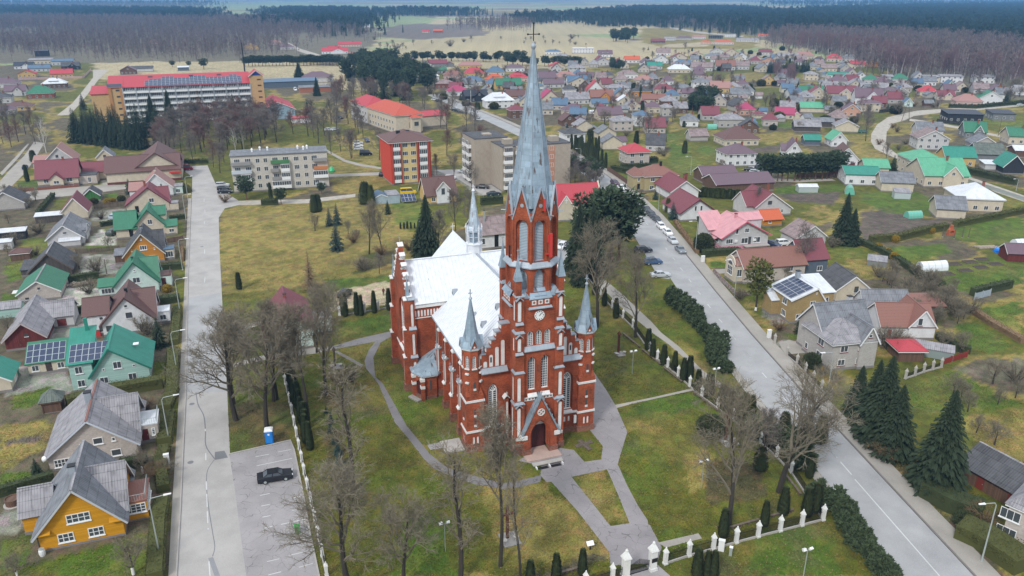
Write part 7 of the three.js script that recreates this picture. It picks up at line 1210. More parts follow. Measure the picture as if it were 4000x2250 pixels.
function thujaTree(sd,n,w=.13){seed(sd);const cr=new Q(),tr=new Q();tr.seg([0,0,0],[0,.2,0],.02,.015,5);const prof=y=>w*pow(sin(PI*min(1,.18+.82*(1-y))*.5),.75)*(y<.12?.75+y*2:1);for(let i=0;i<9;i++){const y0=.02+.92*i / 9,y1=.02+.92*(i+1)/ 9;cr.seg([0,y0,0],[0,y1,0],prof(y0)*.86,prof(min(1,y1))*.86,9)}for(let i=0;i<n;i++){const y=pow(rnd(),.9)*.96+.01,a=rnd()*6.283,R=prof(y)*rr(.84,1.06),p=[cos(a)*R,y,sin(a)*R],e=nrm([cos(a)*.5+rr(-.4,.4),1,sin(a)*.5+rr(-.4,.4)]),s=nrm(crs(e,[cos(a)+rr(-.5,.5),0,sin(a)])),L=.05*rr(.6,1.3);cr.t(addv(p,s,L*.32),addv(p,s,-L*.32),addv(p,e,L))}return[tr.geo(),cr.geo()]}
function bushShape(sd,n,twiggy){seed(sd);const cr=new Q(),tr=new Q();if(twiggy){for(let i=0;i<26;i++){const a=rnd()*6.283,e=nrm([cos(a)*rr(.2,1),.9,sin(a)*rr(.2,1)]);let p=[0,0,0],d=e;for(let j=0;j<3;j++){const q=addv(p,d,.3);tr.seg(p,q,.014-j*.004,.011-j*.004,3);for(let k=0;k<n;k++){const t=nrm(addv(d,rdir(),.8)),b=[0,1,2].map(c=>lerp(p[c],q[c],rnd())),s=nrm(crs(t,rdir()));cr.t(addv(b,s,.006),addv(b,s,-.006),addv(b,t,rr(.15,.3)))}p=q;d=nrm(addv(d,rdir(),.3))}}}else{tr.seg([0,0,0],[0,.4,0],.05,.03,5);for(let i=0;i<6;i++){const y0=.03+i / 6*.86,y1=.03+(i+1)/ 6*.86,f=y=>.4*sqrt(max(.02,1-pow((y -.42)/ .55,2)));cr.seg([0,y0,0],[0,y1,0],f(y0),f(y1),9)}tuftCrown(cr,0,.46,0,.48,.5,.48,n,.14,.6,.84)}return[tr.geo(),cr.geo()]}
function clumpShrub(sd){seed(sd);const cr=new Q(),tr=new Q();for(let i=0;i<13;i++){const a=i*2.4,R=.32*sqrt(i / 13),top=rr(.45,1)*(1-R*.9),x=cos(a)*R,z=sin(a)*R;tr.seg([x*.3,0,z*.3],[x,top*.8,z],.018,.008,4);for(let k=0;k<3;k++)tuftCrown(cr,x+rr(-.05,.05),top*(.35+.25*k),z+rr(-.05,.05),.15-.03*k,.16,.15-.03*k,34,.1,1.0,.3)}return[tr.geo(),cr.geo()]}
const V={
bark:mat('dark bark',[.075,.062,.05],.95,{map:T.bark,two:true}),twig:mat('mossy twigs',[.19,.162,.115],.95,{two:true}),twigRed:mat('reddish twigs',[.17,.1,.085],.95,{two:true}),twigGrey:mat('grey twigs',[.17,.145,.125],.95,{two:true}),birchBark:mat('birch bark',[.5,.47,.44],.9,{two:true}),twigBirch:mat('birch twigs',[.2,.125,.13],.95,{two:true}),white:mat('limewashed trunk',[.75,.74,.72],.9),
mugo:mat('mountain pine needles',[.058,.085,.036],.9,{two:true}),
spruce:mat('spruce needles',[.024,.04,.017],.9,{two:true}),spruceBlue:mat('blue spruce needles',[.03,.055,.045],.9,{two:true}),pine:mat('pine needles',[.05,.078,.036],.9,{two:true}),pineBark:mat('pine bark',[.16,.09,.06],.95,{two:true}),thuja:mat('thuja leaves',[.042,.056,.017],.9,{two:true}),thujaLight:mat('olive thuja leaves',[.06,.075,.015],.9,{two:true}),hedge:mat('hedge leaves',[.075,.08,.018],.9,{two:true}),hedgeDark:mat('dark hedge leaves',[.042,.055,.017],.9,{two:true}),gold:mat('golden leaves',[.3,.2,.02],.9,{two:true}),brownbush:mat('brown twigs',[.2,.13,.07],.95,{two:true}),tree:mat('budding leaves',[.1,.11,.02],.9,{two:true}),
};
const P={};
[1,2,3,4].forEach((s,i)=>P['big'+s]=[...bareTree(100+s,{r:.019,fork:.3,limbs:12,kids:[7,6,8],spread:i%2?.8:1.05,lean:[[-.35,.1],[.15,0],[.1,-.2],[-.1,.25]][i],twig:.0012}),V.bark,V.twig,'bare_tree','tree']);
P.tall=[...bareTree(131,{r:.014,fork:.5,limbs:13,spread:.62,lens:[.3,.15,.08,.05],trunk:.84}),V.bark,V.twig,'bare_tree','tree'];
P.slim=[...bareTree(137,{r:.013,fork:.28,limbs:13,kids:[5,4,5],spread:.55,lens:[.22,.12,.07,.05],trunk:.9}),V.bark,V.twig,'bare_tree','tree'];
[1,2,3].forEach(s=>P['mid'+s]=[...bareTree(200+s,{r:.016,fork:.28,limbs:12,kids:[6,5,5],spread:.85,twig:.003}),V.bark,V.twigGrey,'bare_tree','tree']);
P.red1=[P.mid1[0],P.mid1[1],V.bark,V.twigRed,'bare_tree','tree'];P.red2=[P.mid2[0],P.mid2[1],V.bark,V.twigRed,'bare_tree','tree'];
P.birch=[...bareTree(221,{r:.012,fork:.25,limbs:12,kids:[6,5,4],spread:.55,twig:.0028,trunk:.92}),V.birchBark,V.twigBirch,'birch_tree','tree'];
P.birchPale=[...bareTree(227,{r:.016,fork:.2,limbs:10,kids:[4,3,3],spread:.6,twig:.0014,trunk:.9}),V.birchBark,V.birchBark,'birch_tree','tree'];
[1,2].forEach(s=>P['orchard'+s]=[...bareTree(240+s,{r:.03,fork:.28,limbs:9,kids:[6,5,5],spread:1.25,twig:.0035,lens:[.5,.25,.14,.09],trunk:.55,up:.14}),V.bark,V.twig,'fruit_tree','tree']);
P.spruceHi=[...spruceTree(301,84,22,{w:.2,f:.12}),V.bark,V.spruce,'spruce_tree','tree'];P.spruce=[...spruceTree(302,32,11,{w:.22}),V.bark,V.spruce,'spruce_tree','tree'];P.spruceThin=[...spruceTree(303,30,9,{w:.13}),V.bark,V.spruce,'spruce_tree','tree'];P.blue=[...spruceTree(304,26,10,{w:.25}),V.bark,V.spruceBlue,'spruce_tree','tree'];P.larch=[...spruceTree(305,26,8,{w:.14,droop:.1}),V.bark,V.brownbush,'larch_tree','tree'];
P.pine=[...pineTree(311,700),V.pineBark,V.pine,'pine_tree','tree'];P.pine2=[...pineTree(312,800,11),V.pineBark,V.pine,'pine_tree','tree'];P.budding=[...pineTree(313,520,13),V.bark,V.tree,'budding_tree','tree'];
P.thuja=[...thujaTree(321,1500),V.bark,V.thuja,'thuja','thuja'];P.thujaWide=[...thujaTree(322,1500,.24),V.bark,V.thuja,'thuja','thuja'];P.thujaOlive=[...thujaTree(323,1300,.2),V.bark,V.thujaLight,'thuja','thuja'];
P.mugo=[...clumpShrub(331),V.bark,V.mugo,'pine_shrub','shrub'];P.ball=[...bushShape(332,1300),V.bark,V.hedgeDark,'round_shrub','shrub'];P.goldbush=[...bushShape(333,500),V.bark,V.gold,'golden_shrub','shrub'];P.olive=[...bushShape(336,900),V.bark,V.hedge,'round_shrub','shrub'];
P.mugo2=[...clumpShrub(338),V.bark,V.mugo,'pine_shrub','shrub'];
P.twigbush=[...bushShape(334,14,true),V.bark,V.twig,'bare_shrub','shrub'];P.brownbush=[...bushShape(335,16,true),V.bark,V.brownbush,'bare_shrub','shrub'];
function plant(kind,x,z,h,label,group,wide=1,turn){
const p=P[kind],o=thing(p[4],label,p[5],x,z,turn??(x*7.3+z*3.1)%6.28,group);o.scale.set(h*wide,h,h*wide);
part('trunk',p[0],p[2],o);part(/shrub|thuja/.test(p[4])?'foliage':'crown',p[1],p[3],o);return o
}
function whitewash(o,k=.16,r=.034){part('limewash',shape().tube([0,.01,0],[0,k,0],r,r*.92,8),V.white,o);return o}
// single trees round the church: kind, x, z, height, label, spread
for(const[kind,x,z,h,label,wide,turn]of[
['big1',-43.59,-107.25,18.5,'leaning bare tree at the left street kerb, leftmost of its group',1.25,.3],['big2',-45.78,-112.46,16.6,'bare tree behind the leaning kerb tree',1],['big3',-38.23,-105.24,19.3,'bare tree with dark trunk behind the blue toilet cabin',1.1],['big4',-39.45,-113.31,17.4,'bare twin tree left of the mint green house',.9],['tall',-38.98,-113.88,17.0,'tall slim bare tree beside the mint green house',1],
['tall',-31.76,-105.53,19.7,'tall bare tree just inside the white fence, nearest the mint house',1.1,2],['big2',-31.23,-115.44,18.5,'bare tree on the lawn right of the mint green house',.9,2.2],['big4',-36.7,-132,14.2,'bare tree behind the right corner of the mint house',.9],['larch',-45.7,-164.3,9.6,'feathery brown larch on the dry meadow',1.3],
['slim',-21.66,-88.68,18.0,'bare pollarded tree on the lawn between fence and winding path',1.5],['big1',-18.62,-70.69,16.7,'wide bare tree leaning over the parking bay at the fence',1.25,.1],['big3',-12.3,-70.46,13.7,'bare tree with curved trunk at the bottom of the left lawn',1.0,3.6],
['tall',-1.38,-73.75,20.0,'dark tall bare tree in front of the left church wing',.95,.5],['slim',-5.92,-71.08,17.3,'bare tree on the lawn left of the dark tall tree',1.5],['slim',.92,-71.66,15.1,'thin bare tree beside the wooden cross on the lawn',.9,1.2],
['big2',27.5,-81.2,19.9,'bare tree with a low side limb on the right lawn',.95,4],['big4',36.1,-88.3,18.5,'broad bare tree near the right fence corner',1.2,1],['mid2',35.4,-93.6,9.9,'small bare tree between the two large right lawn trees',1],
['big3',17.2,-143.8,20.4,'bare olive tinted tree right of the tower beside the spruces',1.05],['big2',24.2,-138.9,17.1,'bare tree at the right street lawn before the parked cars',.9],['big1',-37,-191,13.4,'pair tree with brown crown on the dry meadow, left',.85,2],['big3',-34,-193,12.3,'pair tree with brown crown on the dry meadow, right',.85],['mid1',-32,-176,4.8,'small pale bare tree beside the sandy yard',1.2],
['orchard1',-56,-212,5.4,'bare fruit tree at the left of the dry meadow',1],['orchard2',-46,-209,4.3,'crooked dead fruit tree on the dry meadow',.8],['mid3',-16,-212,12.0,'tall bare tree behind the little church spire',.8],['mid1',-12,-209,12.2,'tall bare tree right of the little church spire',.8],['mid2',-19,-192,11.4,'dense bare tree behind the white church roof',.9],['mid1',-14,-264,8.8,'bare tree beside the parked black cars',.9],['mid3',-21,-276,9.2,'bare tree on the car park island',1],['mid2',-28,-285,7.7,'bare tree right of the red apartment block',.8],['mid1',20,-264,6.8,'bare shrub tree before the tan end wall',1.1],['mid2',24,-265,4.5,'bare tree right of the tan end wall',1.3],
['birchPale',-118,-330,9.9,'white birch behind the pale apartment block',1],['birchPale',-116,-335,8.6,'second white birch behind the pale apartment block',.7],['birchPale',-197,-327,13.3,'white birch beside the far left street',1],['mid3',162,-356,13.2,'lone bushy tree at the winding street',1],['mid2',150,-309,7.7,'bare tree at the winding street below the loop',1],['mid1',61,-347,14.5,'large bare tree in the middle of the right gardens',1.1],['mid3',74,-384,6.7,'bare tree left of the round water tank',1],
['mid1',69,-175,12.1,'bare tree growing in front of the long brown roof',.9],['orchard2',64,-171,4.2,'small bare tree before the long house wall',1],['budding',51.8,-152.4,11.2,'tree with green buds and white trunk foot by the stone wall',1.0],['mid2',75,-231,8.3,'bare tree before the grey house with lean-to',.7],['orchard1',80,-293,4.5,'dark fruit tree below the plum hip roof',1.2],
]){const o=plant(kind,x,z,h,label,'trees round the church and gardens',wide,turn);if(kind==='budding')whitewash(o,.08,.024)}
// evergreens one can tell apart
for(const[kind,x,z,h,label,wide=1]of[
['spruceHi',55,-100.7,14.7,'huge dark spruce at the right street, the larger of two',1.15],['spruceHi',57.6,-89,15.4,'dark spruce lower right, the smaller of two',1.15],['spruceHi',55.1,-109.1,8.8,'dark spruce left behind the huge spruce',1.2],['spruceHi',89,-200,14.3,'tall dark spruce beside the ploughed garden',1.0],['spruce',57.1,-140.6,5.1,'small conifer in front of the yellow brick house',1.1],['spruce',80.9,-154.8,3.4,'small conifer among bare garden trees',1.3],
['spruceHi',55.1,-104.1,12.3,'dark spruce between the left and the huge spruce',1.1],['spruceHi',55.5,-97.4,11.6,'lower dark spruce right of the huge spruce',1.3],['spruceHi',91,-199,10.2,'second spruce beside the tall garden spruce',1.2],
['spruceHi',16,-177,17.6,'spruce in front of the bright red roofed hall, left',1.0],['pine',21,-183,18.1,'dark pine right of the red roofed hall',1.3],['spruceHi',15.5,-168,11.3,'dark spruce beside the church tower',.9],['pine2',25,-185,18.5,'dense pine at the right street',1.4],['pine',27,-186,16.8,'dark pine at the kerb of the right street',1.3],['spruceHi',19,-175,17.8,'spruce between the pines and the tower',1.0],['pine2',25,-199,14.5,'pine behind the spruces right of the hall',1.2],
['spruceHi',-22,-191,16.1,'dark spruce behind the left transept gable',1.0],['spruce',-24,-190,8.0,'low dark conifer behind the transept gable',1.5],['thujaWide',-47,-242,7.3,'broad round thuja beside the blue garages',1.25],['thujaOlive',-45,-241,6.5,'olive conifer beside the broad round thuja',1.1],['spruce',-38,-230,4.5,'small spruce on the lawn below the garages',1.2],['thujaWide',-61,-232,5.6,'dark conifer at the left of the meadow',1.0],['thujaWide',-60,-233,5.5,'second dark conifer at the left of the meadow',1.0],['blue',-53,-217,5.8,'dense conifer of the meadow pair, left',.9],['blue',-51,-218,6.9,'dense conifer of the meadow pair, right',.9],['blue',-46,-194,8.4,'dark conifer standing alone low on the meadow',1.0],['thuja',-62.2,-165.3,4.1,'slim dark thuja pair near the left street',1.3],
['spruce',-67.1,-134.3,6.4,'green spruce beside the white house at the street',1.2],['spruce',-66.1,-91.7,3.2,'small conifer on the lawn left of the pale brick house',1.3],['thuja',-174,-274,6.1,'dark column thuja in the corner garden',1.0],['blue',-129,-256,5.4,'conifer left of the beige house',1.2],['thujaWide',-192,-309,4.7,'dark shrub conifer left of the dark red roof',1.3],['pine',-87,-248,7.4,'round pine in front of the pale apartment block',1.6],['pine2',-74,-242,5.2,'low pine before the apartment block, middle',1.5],['pine',-64,-255,4.0,'low pine before the apartment block, right',1.4],['thuja',-79,-248,5.7,'thuja column before the apartment block',.9],
['spruceHi',-181,-395,16.7,'tall spruce before the long block, left',.95],['spruceHi',-169,-388,20.0,'tallest spruce before the long block',.9],['spruce',-168,-405,8.1,'small spruce before the long block',1.1],['spruceHi',-147,-416,14.3,'tall spruce before the long block, right',1.0],['larch',-170,-419,17.6,'bare larch before the long block',.9],['larch',-165,-416,18.0,'second bare larch before the long block',.9],['spruce',-249,-458,9.9,'spruce left of the golden end wall',1.1],['spruceHi',-163,-612,14.9,'large dark conifer behind the low blue roofs',1.5],['pine',-276,-719,9.1,'round pine on the meadow behind the long block',1.8],['pine2',-313,-741,5.6,'spreading pine on the meadow, left',1.8],['pine',-298,-741,5.2,'spreading pine on the meadow, middle',1.8],
['spruceHi',-112,-431,8.5,'blue spruce right of the low blue wing',1.1],['spruceHi',-129,-525,12.3,'conifer before the rust coloured depot',1.0],
['thuja',56,-350,5.7,'dark thuja behind the red hip roof',1.6],['pine',65,-339,5.1,'small pine on the garden lawn',1.6],['thujaWide',73,-327,5.4,'dark conifer pair at the lawn corner',1.0],['thujaOlive',48,-232,4.5,'yellow green conifer by the street',1.1],['blue',48,-224,5.7,'dark garden conifer by the twin-door house',1.1],['blue',47,-248,3.5,'dense conifer beside the olive villa gate',1.3],['spruce',142,-286,7.4,'spruce left of the mint roofed house',1.3],['spruce',301,-482,8.2,'dark conifer right of the white green-roofed house',1.2],['thuja',84,-519,8.1,'tall poplar-like conifer between the ochre houses',.8],['thuja',100,-519,6.8,'slender dark conifer by the dark red hip roof',.9],['spruce',204,-568,5.9,'conifer beside the green roofed row',1.0],['ball',50,-193,4.8,'round olive conifer before the pink roofed house',1.0],['ball',54,-125.8,2.7,'clipped round yew before the grey house',1.1],['ball',57.1,-81.1,2.1,'clipped round shrub by the long hedge',1.1],['ball',30.5,-103.1,3.0,'round dark yew on the right lawn',1.4],['olive',36.2,-108.6,4.1,'dense green shrub beside the right lawn path',1.0],
['thujaOlive',46.2,-100.7,4.5,'olive thuja by the right fence corner',1.2],
])plant(kind,x,z,h,label,'single evergreens',wide);
// rows of like trees: group label, kind list, spots as x, z pairs, height range
function row(label,group,kinds,flat,h0,h1,wide=1,jit=.3){seed(label.length*31+flat.length);const s=pairs(flat),rank=s.map((p,i)=>i).sort((i,j)=>s[j][0]/ s[j][1]-s[i][0]/ s[i][1]);s.forEach((p,i)=>{const n=rank.indexOf(i)+1;plant(pick(kinds),p[0]+rr(-jit,jit),p[1]+rr(-jit,jit),rr(h0,h1),s.length>30?label:label+', '+n+(n>3&&n<21?'th':['th','st','nd','rd'][n%10]||'th')+' from left',group,wide*rr(.9,1.1))})}
function along(flat,n){const p=pairs(flat),L=[0];for(let i=1;i<p.length;i++)L.push(L[i -1]+hypot(p[i][0]-p[i -1][0],p[i][1]-p[i -1][1]));const out=[];for(let k=0;k<n;k++){const d=L[L.length -1]*(n===1?0:k /(n -1));let i=1;while(i<p.length -1&&L[i]<d)i++;const t=(d -L[i -1])/(L[i]-L[i -1]);out.push(lerp(p[i -1][0],p[i][0],t),lerp(p[i -1][1],p[i][1],t))}return out}
row('column thuja between the white pillars of the right fence','thujas along the right fence',['thuja'],[25.5,-133,26.3,-129.8,27.4,-126.7,28.9,-124.2,29.9,-120.9,30.8,-121.3,31.4,-116.5,32.7,-114.9,33.6,-115.5,19.9,-155.1,18.5,-162.2,21.7,-148.5,16.7,-167.3,14,-173],3.6,4.6,1.15);
row('column thuja in the church corner beside the sandy yard','thujas at the sandy yard',['thuja'],[-35.5,-150,-34.7,-149.5,-32.4,-150,-31.6,-149.8,-29.1,-151.2,-26.1,-152.7],4.6,5.4,1.0,.1);
row('column thuja in the line behind the left white fence','thujas behind the left fence',['thuja'],along([-42.6,-130.7,-39.1,-121,-35.56,-112.93,-32.59,-105.75,-29.94,-98.52],17),4.4,5.6,1.1,.2);
row('dark thuja by the front fence at the bottom of the picture','thujas at the front fence',['thuja'],[8.24,-72.15,5.16,-71.27,2.12,-70.31,21.3,-72.1,22.6,-72.1,23.3,-71.8,26.1,-79.1,32,-81.3,35.1,-83.4,39.5,-84,38,-83.1],3.4,4.4,1.25,.1);
row('bushy mountain pine in the row along the right street','mountain pines along the right street',['mugo','mugo2','mugo'],[...along([34.8,-156.7,36.3,-152.4,37.3,-147.8,37.8,-142.4,38.6,-136.8,39.2,-131.6,37.2,-129.6,38,-124.4],11)],3.4,5.2,1.1);
row('bushy mountain pine below the right fence corner','mountain pines below the fence corner',['mugo','mugo2','mugo'],along([40.5,-85.3,42.4,-84.7,42.4,-80.4,42.6,-75.1,43.3,-70.9],9),2.8,4.4,1.05);
row('dark conifer among the shrubs between right lawn and street','shrubs between right lawn and street',['thujaWide','mugo','thuja','mugo2'],[34.8,-112.4,38.4,-108.6,39.2,-104.8,39.5,-100.5,42.1,-100.5,41.7,-96.8,41.3,-93.9,37.3,-102.4,35.1,-93.3,41.8,-103.4,43.4,-99.2,41.3,-91.9],3.2,5,1.2);
row('young dark conifer on the left church lawn','young conifers on the left lawn',['blue'],[-30.06,-109.24,-28.64,-106.39,-27.84,-103.24,-26.81,-100.44,-25.73,-97.39,-24.71,-94.48],1.2,2.4,1.3);
row('dark spruce in the dense wall of spruces left of the park','spruce wall at the park',['spruce','spruceThin'],[...along([-197,-353,-178,-342,-163,-335,-157,-342],22),...along([-204,-370,-182,-361,-166,-370],18)],12,17,1.1,1.5);
row('bare tree of the dense park below the long block','bare trees of the park',['red1','red2','mid2','mid1','mid3','red1'],scatter([-152,-328,-170,-401,-139,-419,-114,-391,-93,-370,-105,-350,-121,-328,-137,-316],70,5),10,14,1.25);
row('bare tree on the edge of the forecourt by the shop hall','bare trees by the shop hall',['mid1','mid2','red1'],[-128,-308,-110,-288,-116,-298,-140,-328,-133,-325,-148,-335,-115,-308],8,12,1);
row('bare avenue tree near the school and the red apartment block','bare trees near the school',['mid1','mid2','mid3','red2'],[-66,-316,-66,-318,-70,-365,-73,-331,-54,-313,-76,-325,-87,-350,-93,-365,-79,-395,-85,-406,-27,-321,-19,-316,-18,-316,-32,-384,-23,-391,-36,-395,-13,-325,-18,-381,-89,-371,-85,-377,-90,-426,-101,-395,-94,-406,-74,-377],10,14,1);
row('bare tree along the far left side street','bare trees at the far left street',['mid1','mid2','red1','mid3'],[-214,-349,-225,-354,-220,-341,-243,-374,-233,-374,-220,-363,-229,-349,-234,-380,-283,-437,-256,-397,-247,-389,-249,-406],8,12,1);
row('pine of the grove behind the school','pines behind the school',['pine','pine2','spruce'],scatter([-145,-689,-149,-798,-109,-768,-71,-645,-51,-540,-50,-493,-91,-512,-119,-572],95,9),12,17,1.2);
row('bare tree in front of the pine grove','bare trees before the pine grove',['mid1','red1','mid3'],scatter([-128,-556,-95,-540,-55,-487,-46,-453,-79,-459,-103,-453],26,10),10,13,1);
row('pine in the straight row with bare trunks on the right','pine row on the right',['pine','pine2'],along([91,-275,102,-275,115,-278,120,-281],15),8.5,10,1.5,.4);
row('conifer in the tall clipped line by the right street','conifers by the white house',['thuja','thujaWide'],[...along([26,-337,31,-318,36,-297],11),...along([33,-332,37,-332],4)],5.5,8,.9);
row('leafless shrub and pine mix beside the tan apartment wall','trees beside the tan apartment wall',['pine','mid1','pine2'],scatter([23,-303,27,-290,31,-266,27,-258,21,-272],16,12),5,8,1.3);
row('pine hedge tree on the far sports field edge','pines on the sports field edge',['pine','pine2'],[...along([-248,-747,-172,-761],26),...along([-194,-761,-161,-754],10)],8,10,1.6);
row('pine in the row at the edge of the far meadow','pines at the meadow edge',['pine2','pine'],[...along([-99,-806,-76,-814,-13,-798],24),...along([-10,-830,12,-822],8),...along([-6,-761,61,-740],16)],6,10,1.7,3);
row('dark spruce in the row in the upper right town','spruce row in the upper right town',['spruce','spruceThin'],along([218,-683,254,-690],20),9,12,1.2,1);
row('thuja of the yellow green hedge row by the plum hall','hedge row by the plum hall',['thujaOlive'],along([63,-252,76,-248],22),2.6,3.4,2);
row('pines standing together left of the new estate','pines left of the new estate',['pine','pine2','spruce'],scatter([135,-1126,167,-1096,191,-1262,164,-1302],22,44),12,16,1.4);
row('conifer clump in the middle of the town','conifer clumps in the town',['pine','spruce','pine2'],[...scatter([102,-455,118,-508,128,-482,114,-430,100,-426],22,31),...scatter([84,-689,95,-689,104,-768,94,-768],10,32)],6,10,1.4);
row('young thuja of the little line on the parish lawn','young thujas on the parish lawn',['thuja'],along([-32,-214,-26,-215],7),1.6,2.2,1.2,.1);
row('bare fruit tree in the gardens on the right','fruit trees in the right gardens',['orchard1','orchard2','twigbush'],[...scatter([87,-177,96,-174,101.4,-165.1,99.1,-154.8,92.4,-145.1,84.5,-145.6,79.4,-153.6,82.1,-167.8],42,14),73.6,-109.6,79.8,-112.5,83.8,-114.3,82.9,-119.4,73.5,-112.5,72.3,-99.8,71.5,-103.2,73.4,-114.6,86.9,-119.9,71.5,-147.8,71.6,-149.5,73.1,-134.9,71.2,-133.5,81.8,-133,83.9,-131.6,85,-197,89,-199],3,5,1.1);
row('bare fruit tree in the gardens behind the left row','fruit trees in the left gardens',['orchard1','orchard2','twigbush'],[-106,-194,-123,-224,-106,-179,-100,-176,-119,-200,-123,-190,-164,-253,-171,-256,-134,-199,-130,-190,-155,-246,-95.2,-162.2,-92.8,-134.3,-72.6,-140.2,-99,-139.2,-133,-209,-148,-220,-158,-240,-152,-237],2.6,4.6,1.1);
{const a=plant('orchard2',-43.9,-72.3,5.4,'bare fruit tree with limewashed trunk in the lower left garden',null,1.1);whitewash(a,.2);whitewash(plant('orchard1',-51.8,-92.5,4.2,'bare fruit tree with limewashed trunk before the pale brick house',null,1),.28);whitewash(plant('orchard1',-57.3,-72.1,3.4,'small fruit tree with white trunk in the bottom left corner',null,1),.2)}
row('small bare tree among the town houses on the right','small trees among the town houses',['orchard1','mid1','orchard2','mid3','birch'],[...scatter([24,-358,58,-358,81,-404,142,-394,224,-634,39,-603],60,21),...scatter([123,-375,180,-388,225,-451,316,-487,387,-603,185,-574],50,22),...scatter([111,-697,228,-697,325,-711,418,-962,156,-989],40,23),...scatter([-44,-453,9,-453,13,-689,-76,-689],40,24)],5,9,1.2);
row('evergreen shrub among the town houses','evergreen shrubs among the town houses',['ball','thujaWide','blue','olive'],[...scatter([23,-344,56,-344,79,-394,142,-394,224,-634,39,-603],60,25),...scatter([123,-375,180,-388,225,-451,316,-487,387,-603,185,-574],45,26),...scatter([111,-697,228,-697,325,-711,418,-962,156,-989],40,27),...scatter([-44,-453,9,-453,13,-689,-76,-689],40,28)],2.4,5,1.3);
row('leafless garden shrub beside the houses on the right','leafless shrubs on the right',['twigbush','brownbush'],[53.6,-141.9,54.7,-122.2,55.8,-120.4,164,-347,188,-381,176,-347,167,-334,192,-394,62,-325,63,-320,61,-332,50.1,-158.6,59.4,-81,65.6,-95.1,73.6,-133,54.5,-96.6,54,-369,255,-473,250,-468,251,-478,241,-473],2.2,3.6,1.2);
row('leafless shrub on the lawns left of the church','leafless shrubs on the left',['twigbush','brownbush'],[-36,-178,-37,-180,-34,-190,-54.2,-139.3,-52.1,-135.3,-49.4,-92,-48.7,-92.5,-93,-244,-59.3,-110.5,-30,-119.4,-28.1,-120.5,-55.1,-141.3,-25,-196,-27,-194,-43,-206,-43,-201],2,3.4,1.3);
row('birch at the front edge of the wood on the right','birches at the wood edge',['birch'],[...along([315,-913,356,-937,362,-868,348,-757,308,-645,347,-628,360,-590,370,-571],60)],17,22,1.0,6);
row('birch of the clump in the upper right town','birch clump in the upper right town',['birch'],scatter([196,-601,196,-562,213,-601,212,-645],14,51),10,14,1);
row('bare bush on the wide meadow beyond the town','bushes on the far meadow',['mid1','mid3','twigbush'],[-161,-991,-151,-979,-140,-979,-134,-967,-127,-967,-105,-1068,-79,-1041,-68,-1141,-57,-1141,-16,-1173,19,-1157,27,-1157,46,-1190,-203,-1197,-130,-1068,76,-1068,84,-1081,95,-1041,16,-1081,30,-1081,44,-1081,54,-1073,63,-1081,90,-1225,100,-1225,-134,-991,-153,-1041,-149,-991],4,9,1.3);

// ---------- hedges ----------
function hedge(label,flat,w,h,m=V.hedgeDark,group='clipped hedges'){
seed(round(flat[0]*13+h*100));const pts=pairs(flat),o=thing('hedge',label,'hedge',pts[0][0],pts[0][1],0,group),q=new Q();
const core=ribbon(pts.map(p=>[p[0]-pts[0][0],p[1]-pts[0][1]]),w*.84,0,h*.93);part('hedge_core',core,m,o);
for(let i=0;i<pts.length -1;i++){
const a=pts[i],b=pts[i+1],L=hypot(b[0]-a[0],b[1]-a[1]),dx=(b[0]-a[0])/ L,dz=(b[1]-a[1])/ L,n=round(L*(w+2*h)*min(26,2600 / max(100,-a[1]))),sz=.14*max(1,-a[1]/ 130);
for(let k=0;k<n;k++){const t=rnd()*L,f=rnd()*(w+2*h);let s,y,up;if(f<w){s=f -w / 2;y=h;up=[0,1,0]}else{const g=(f -w)/ 2%h;y=g;const sd=f -w<h?-1:1;s=sd*w / 2;up=[-dz*sd,.3,dx*sd]}const wob=.94+.12*vnoise((a[0]+dx*t)*.9,(a[1]+dz*t)*.9+y,5);const p=[a[0]-pts[0][0]+dx*t -dz*s*wob,y*wob,a[1]-pts[0][1]+dz*t+dx*s*wob],e=nrm(addv(up,rdir(),.9)),sv=nrm(crs(e,rdir())),Z=sz*rr(.6,1.4);q.t(addv(p,sv,Z*.5),addv(p,sv,-Z*.5),addv(p,e,Z))}
}
const l=part('hedge_leaves',q.geo(),m,o);l.userData.kind='stuff';return o
}
hedge('olive hedge along the pavement in front of the mustard house',[-40.8,-71.1,-44.8,-81.4,-46,-85.4],2.0,1.5,V.hedge);hedge('olive hedge along the pavement before the pale brick house',[-47,-88.2,-50.3,-94.8,-51.1,-98.4],1.8,1.3,V.hedge);hedge('olive hedge by the pavement beside the flat porch',[-51.8,-99.9,-54.7,-108.3],2.4,1.4,V.hedge);hedge('olive hedge along the pavement before the mint green house',[-55.9,-109.8,-56.9,-115.1,-63.4,-131.5],2.2,1.4,V.hedge);hedge('olive hedge at the pavement before the white brown-roofed house',[-64.7,-135.2,-71.2,-152.8],1.8,1.3,V.hedge);
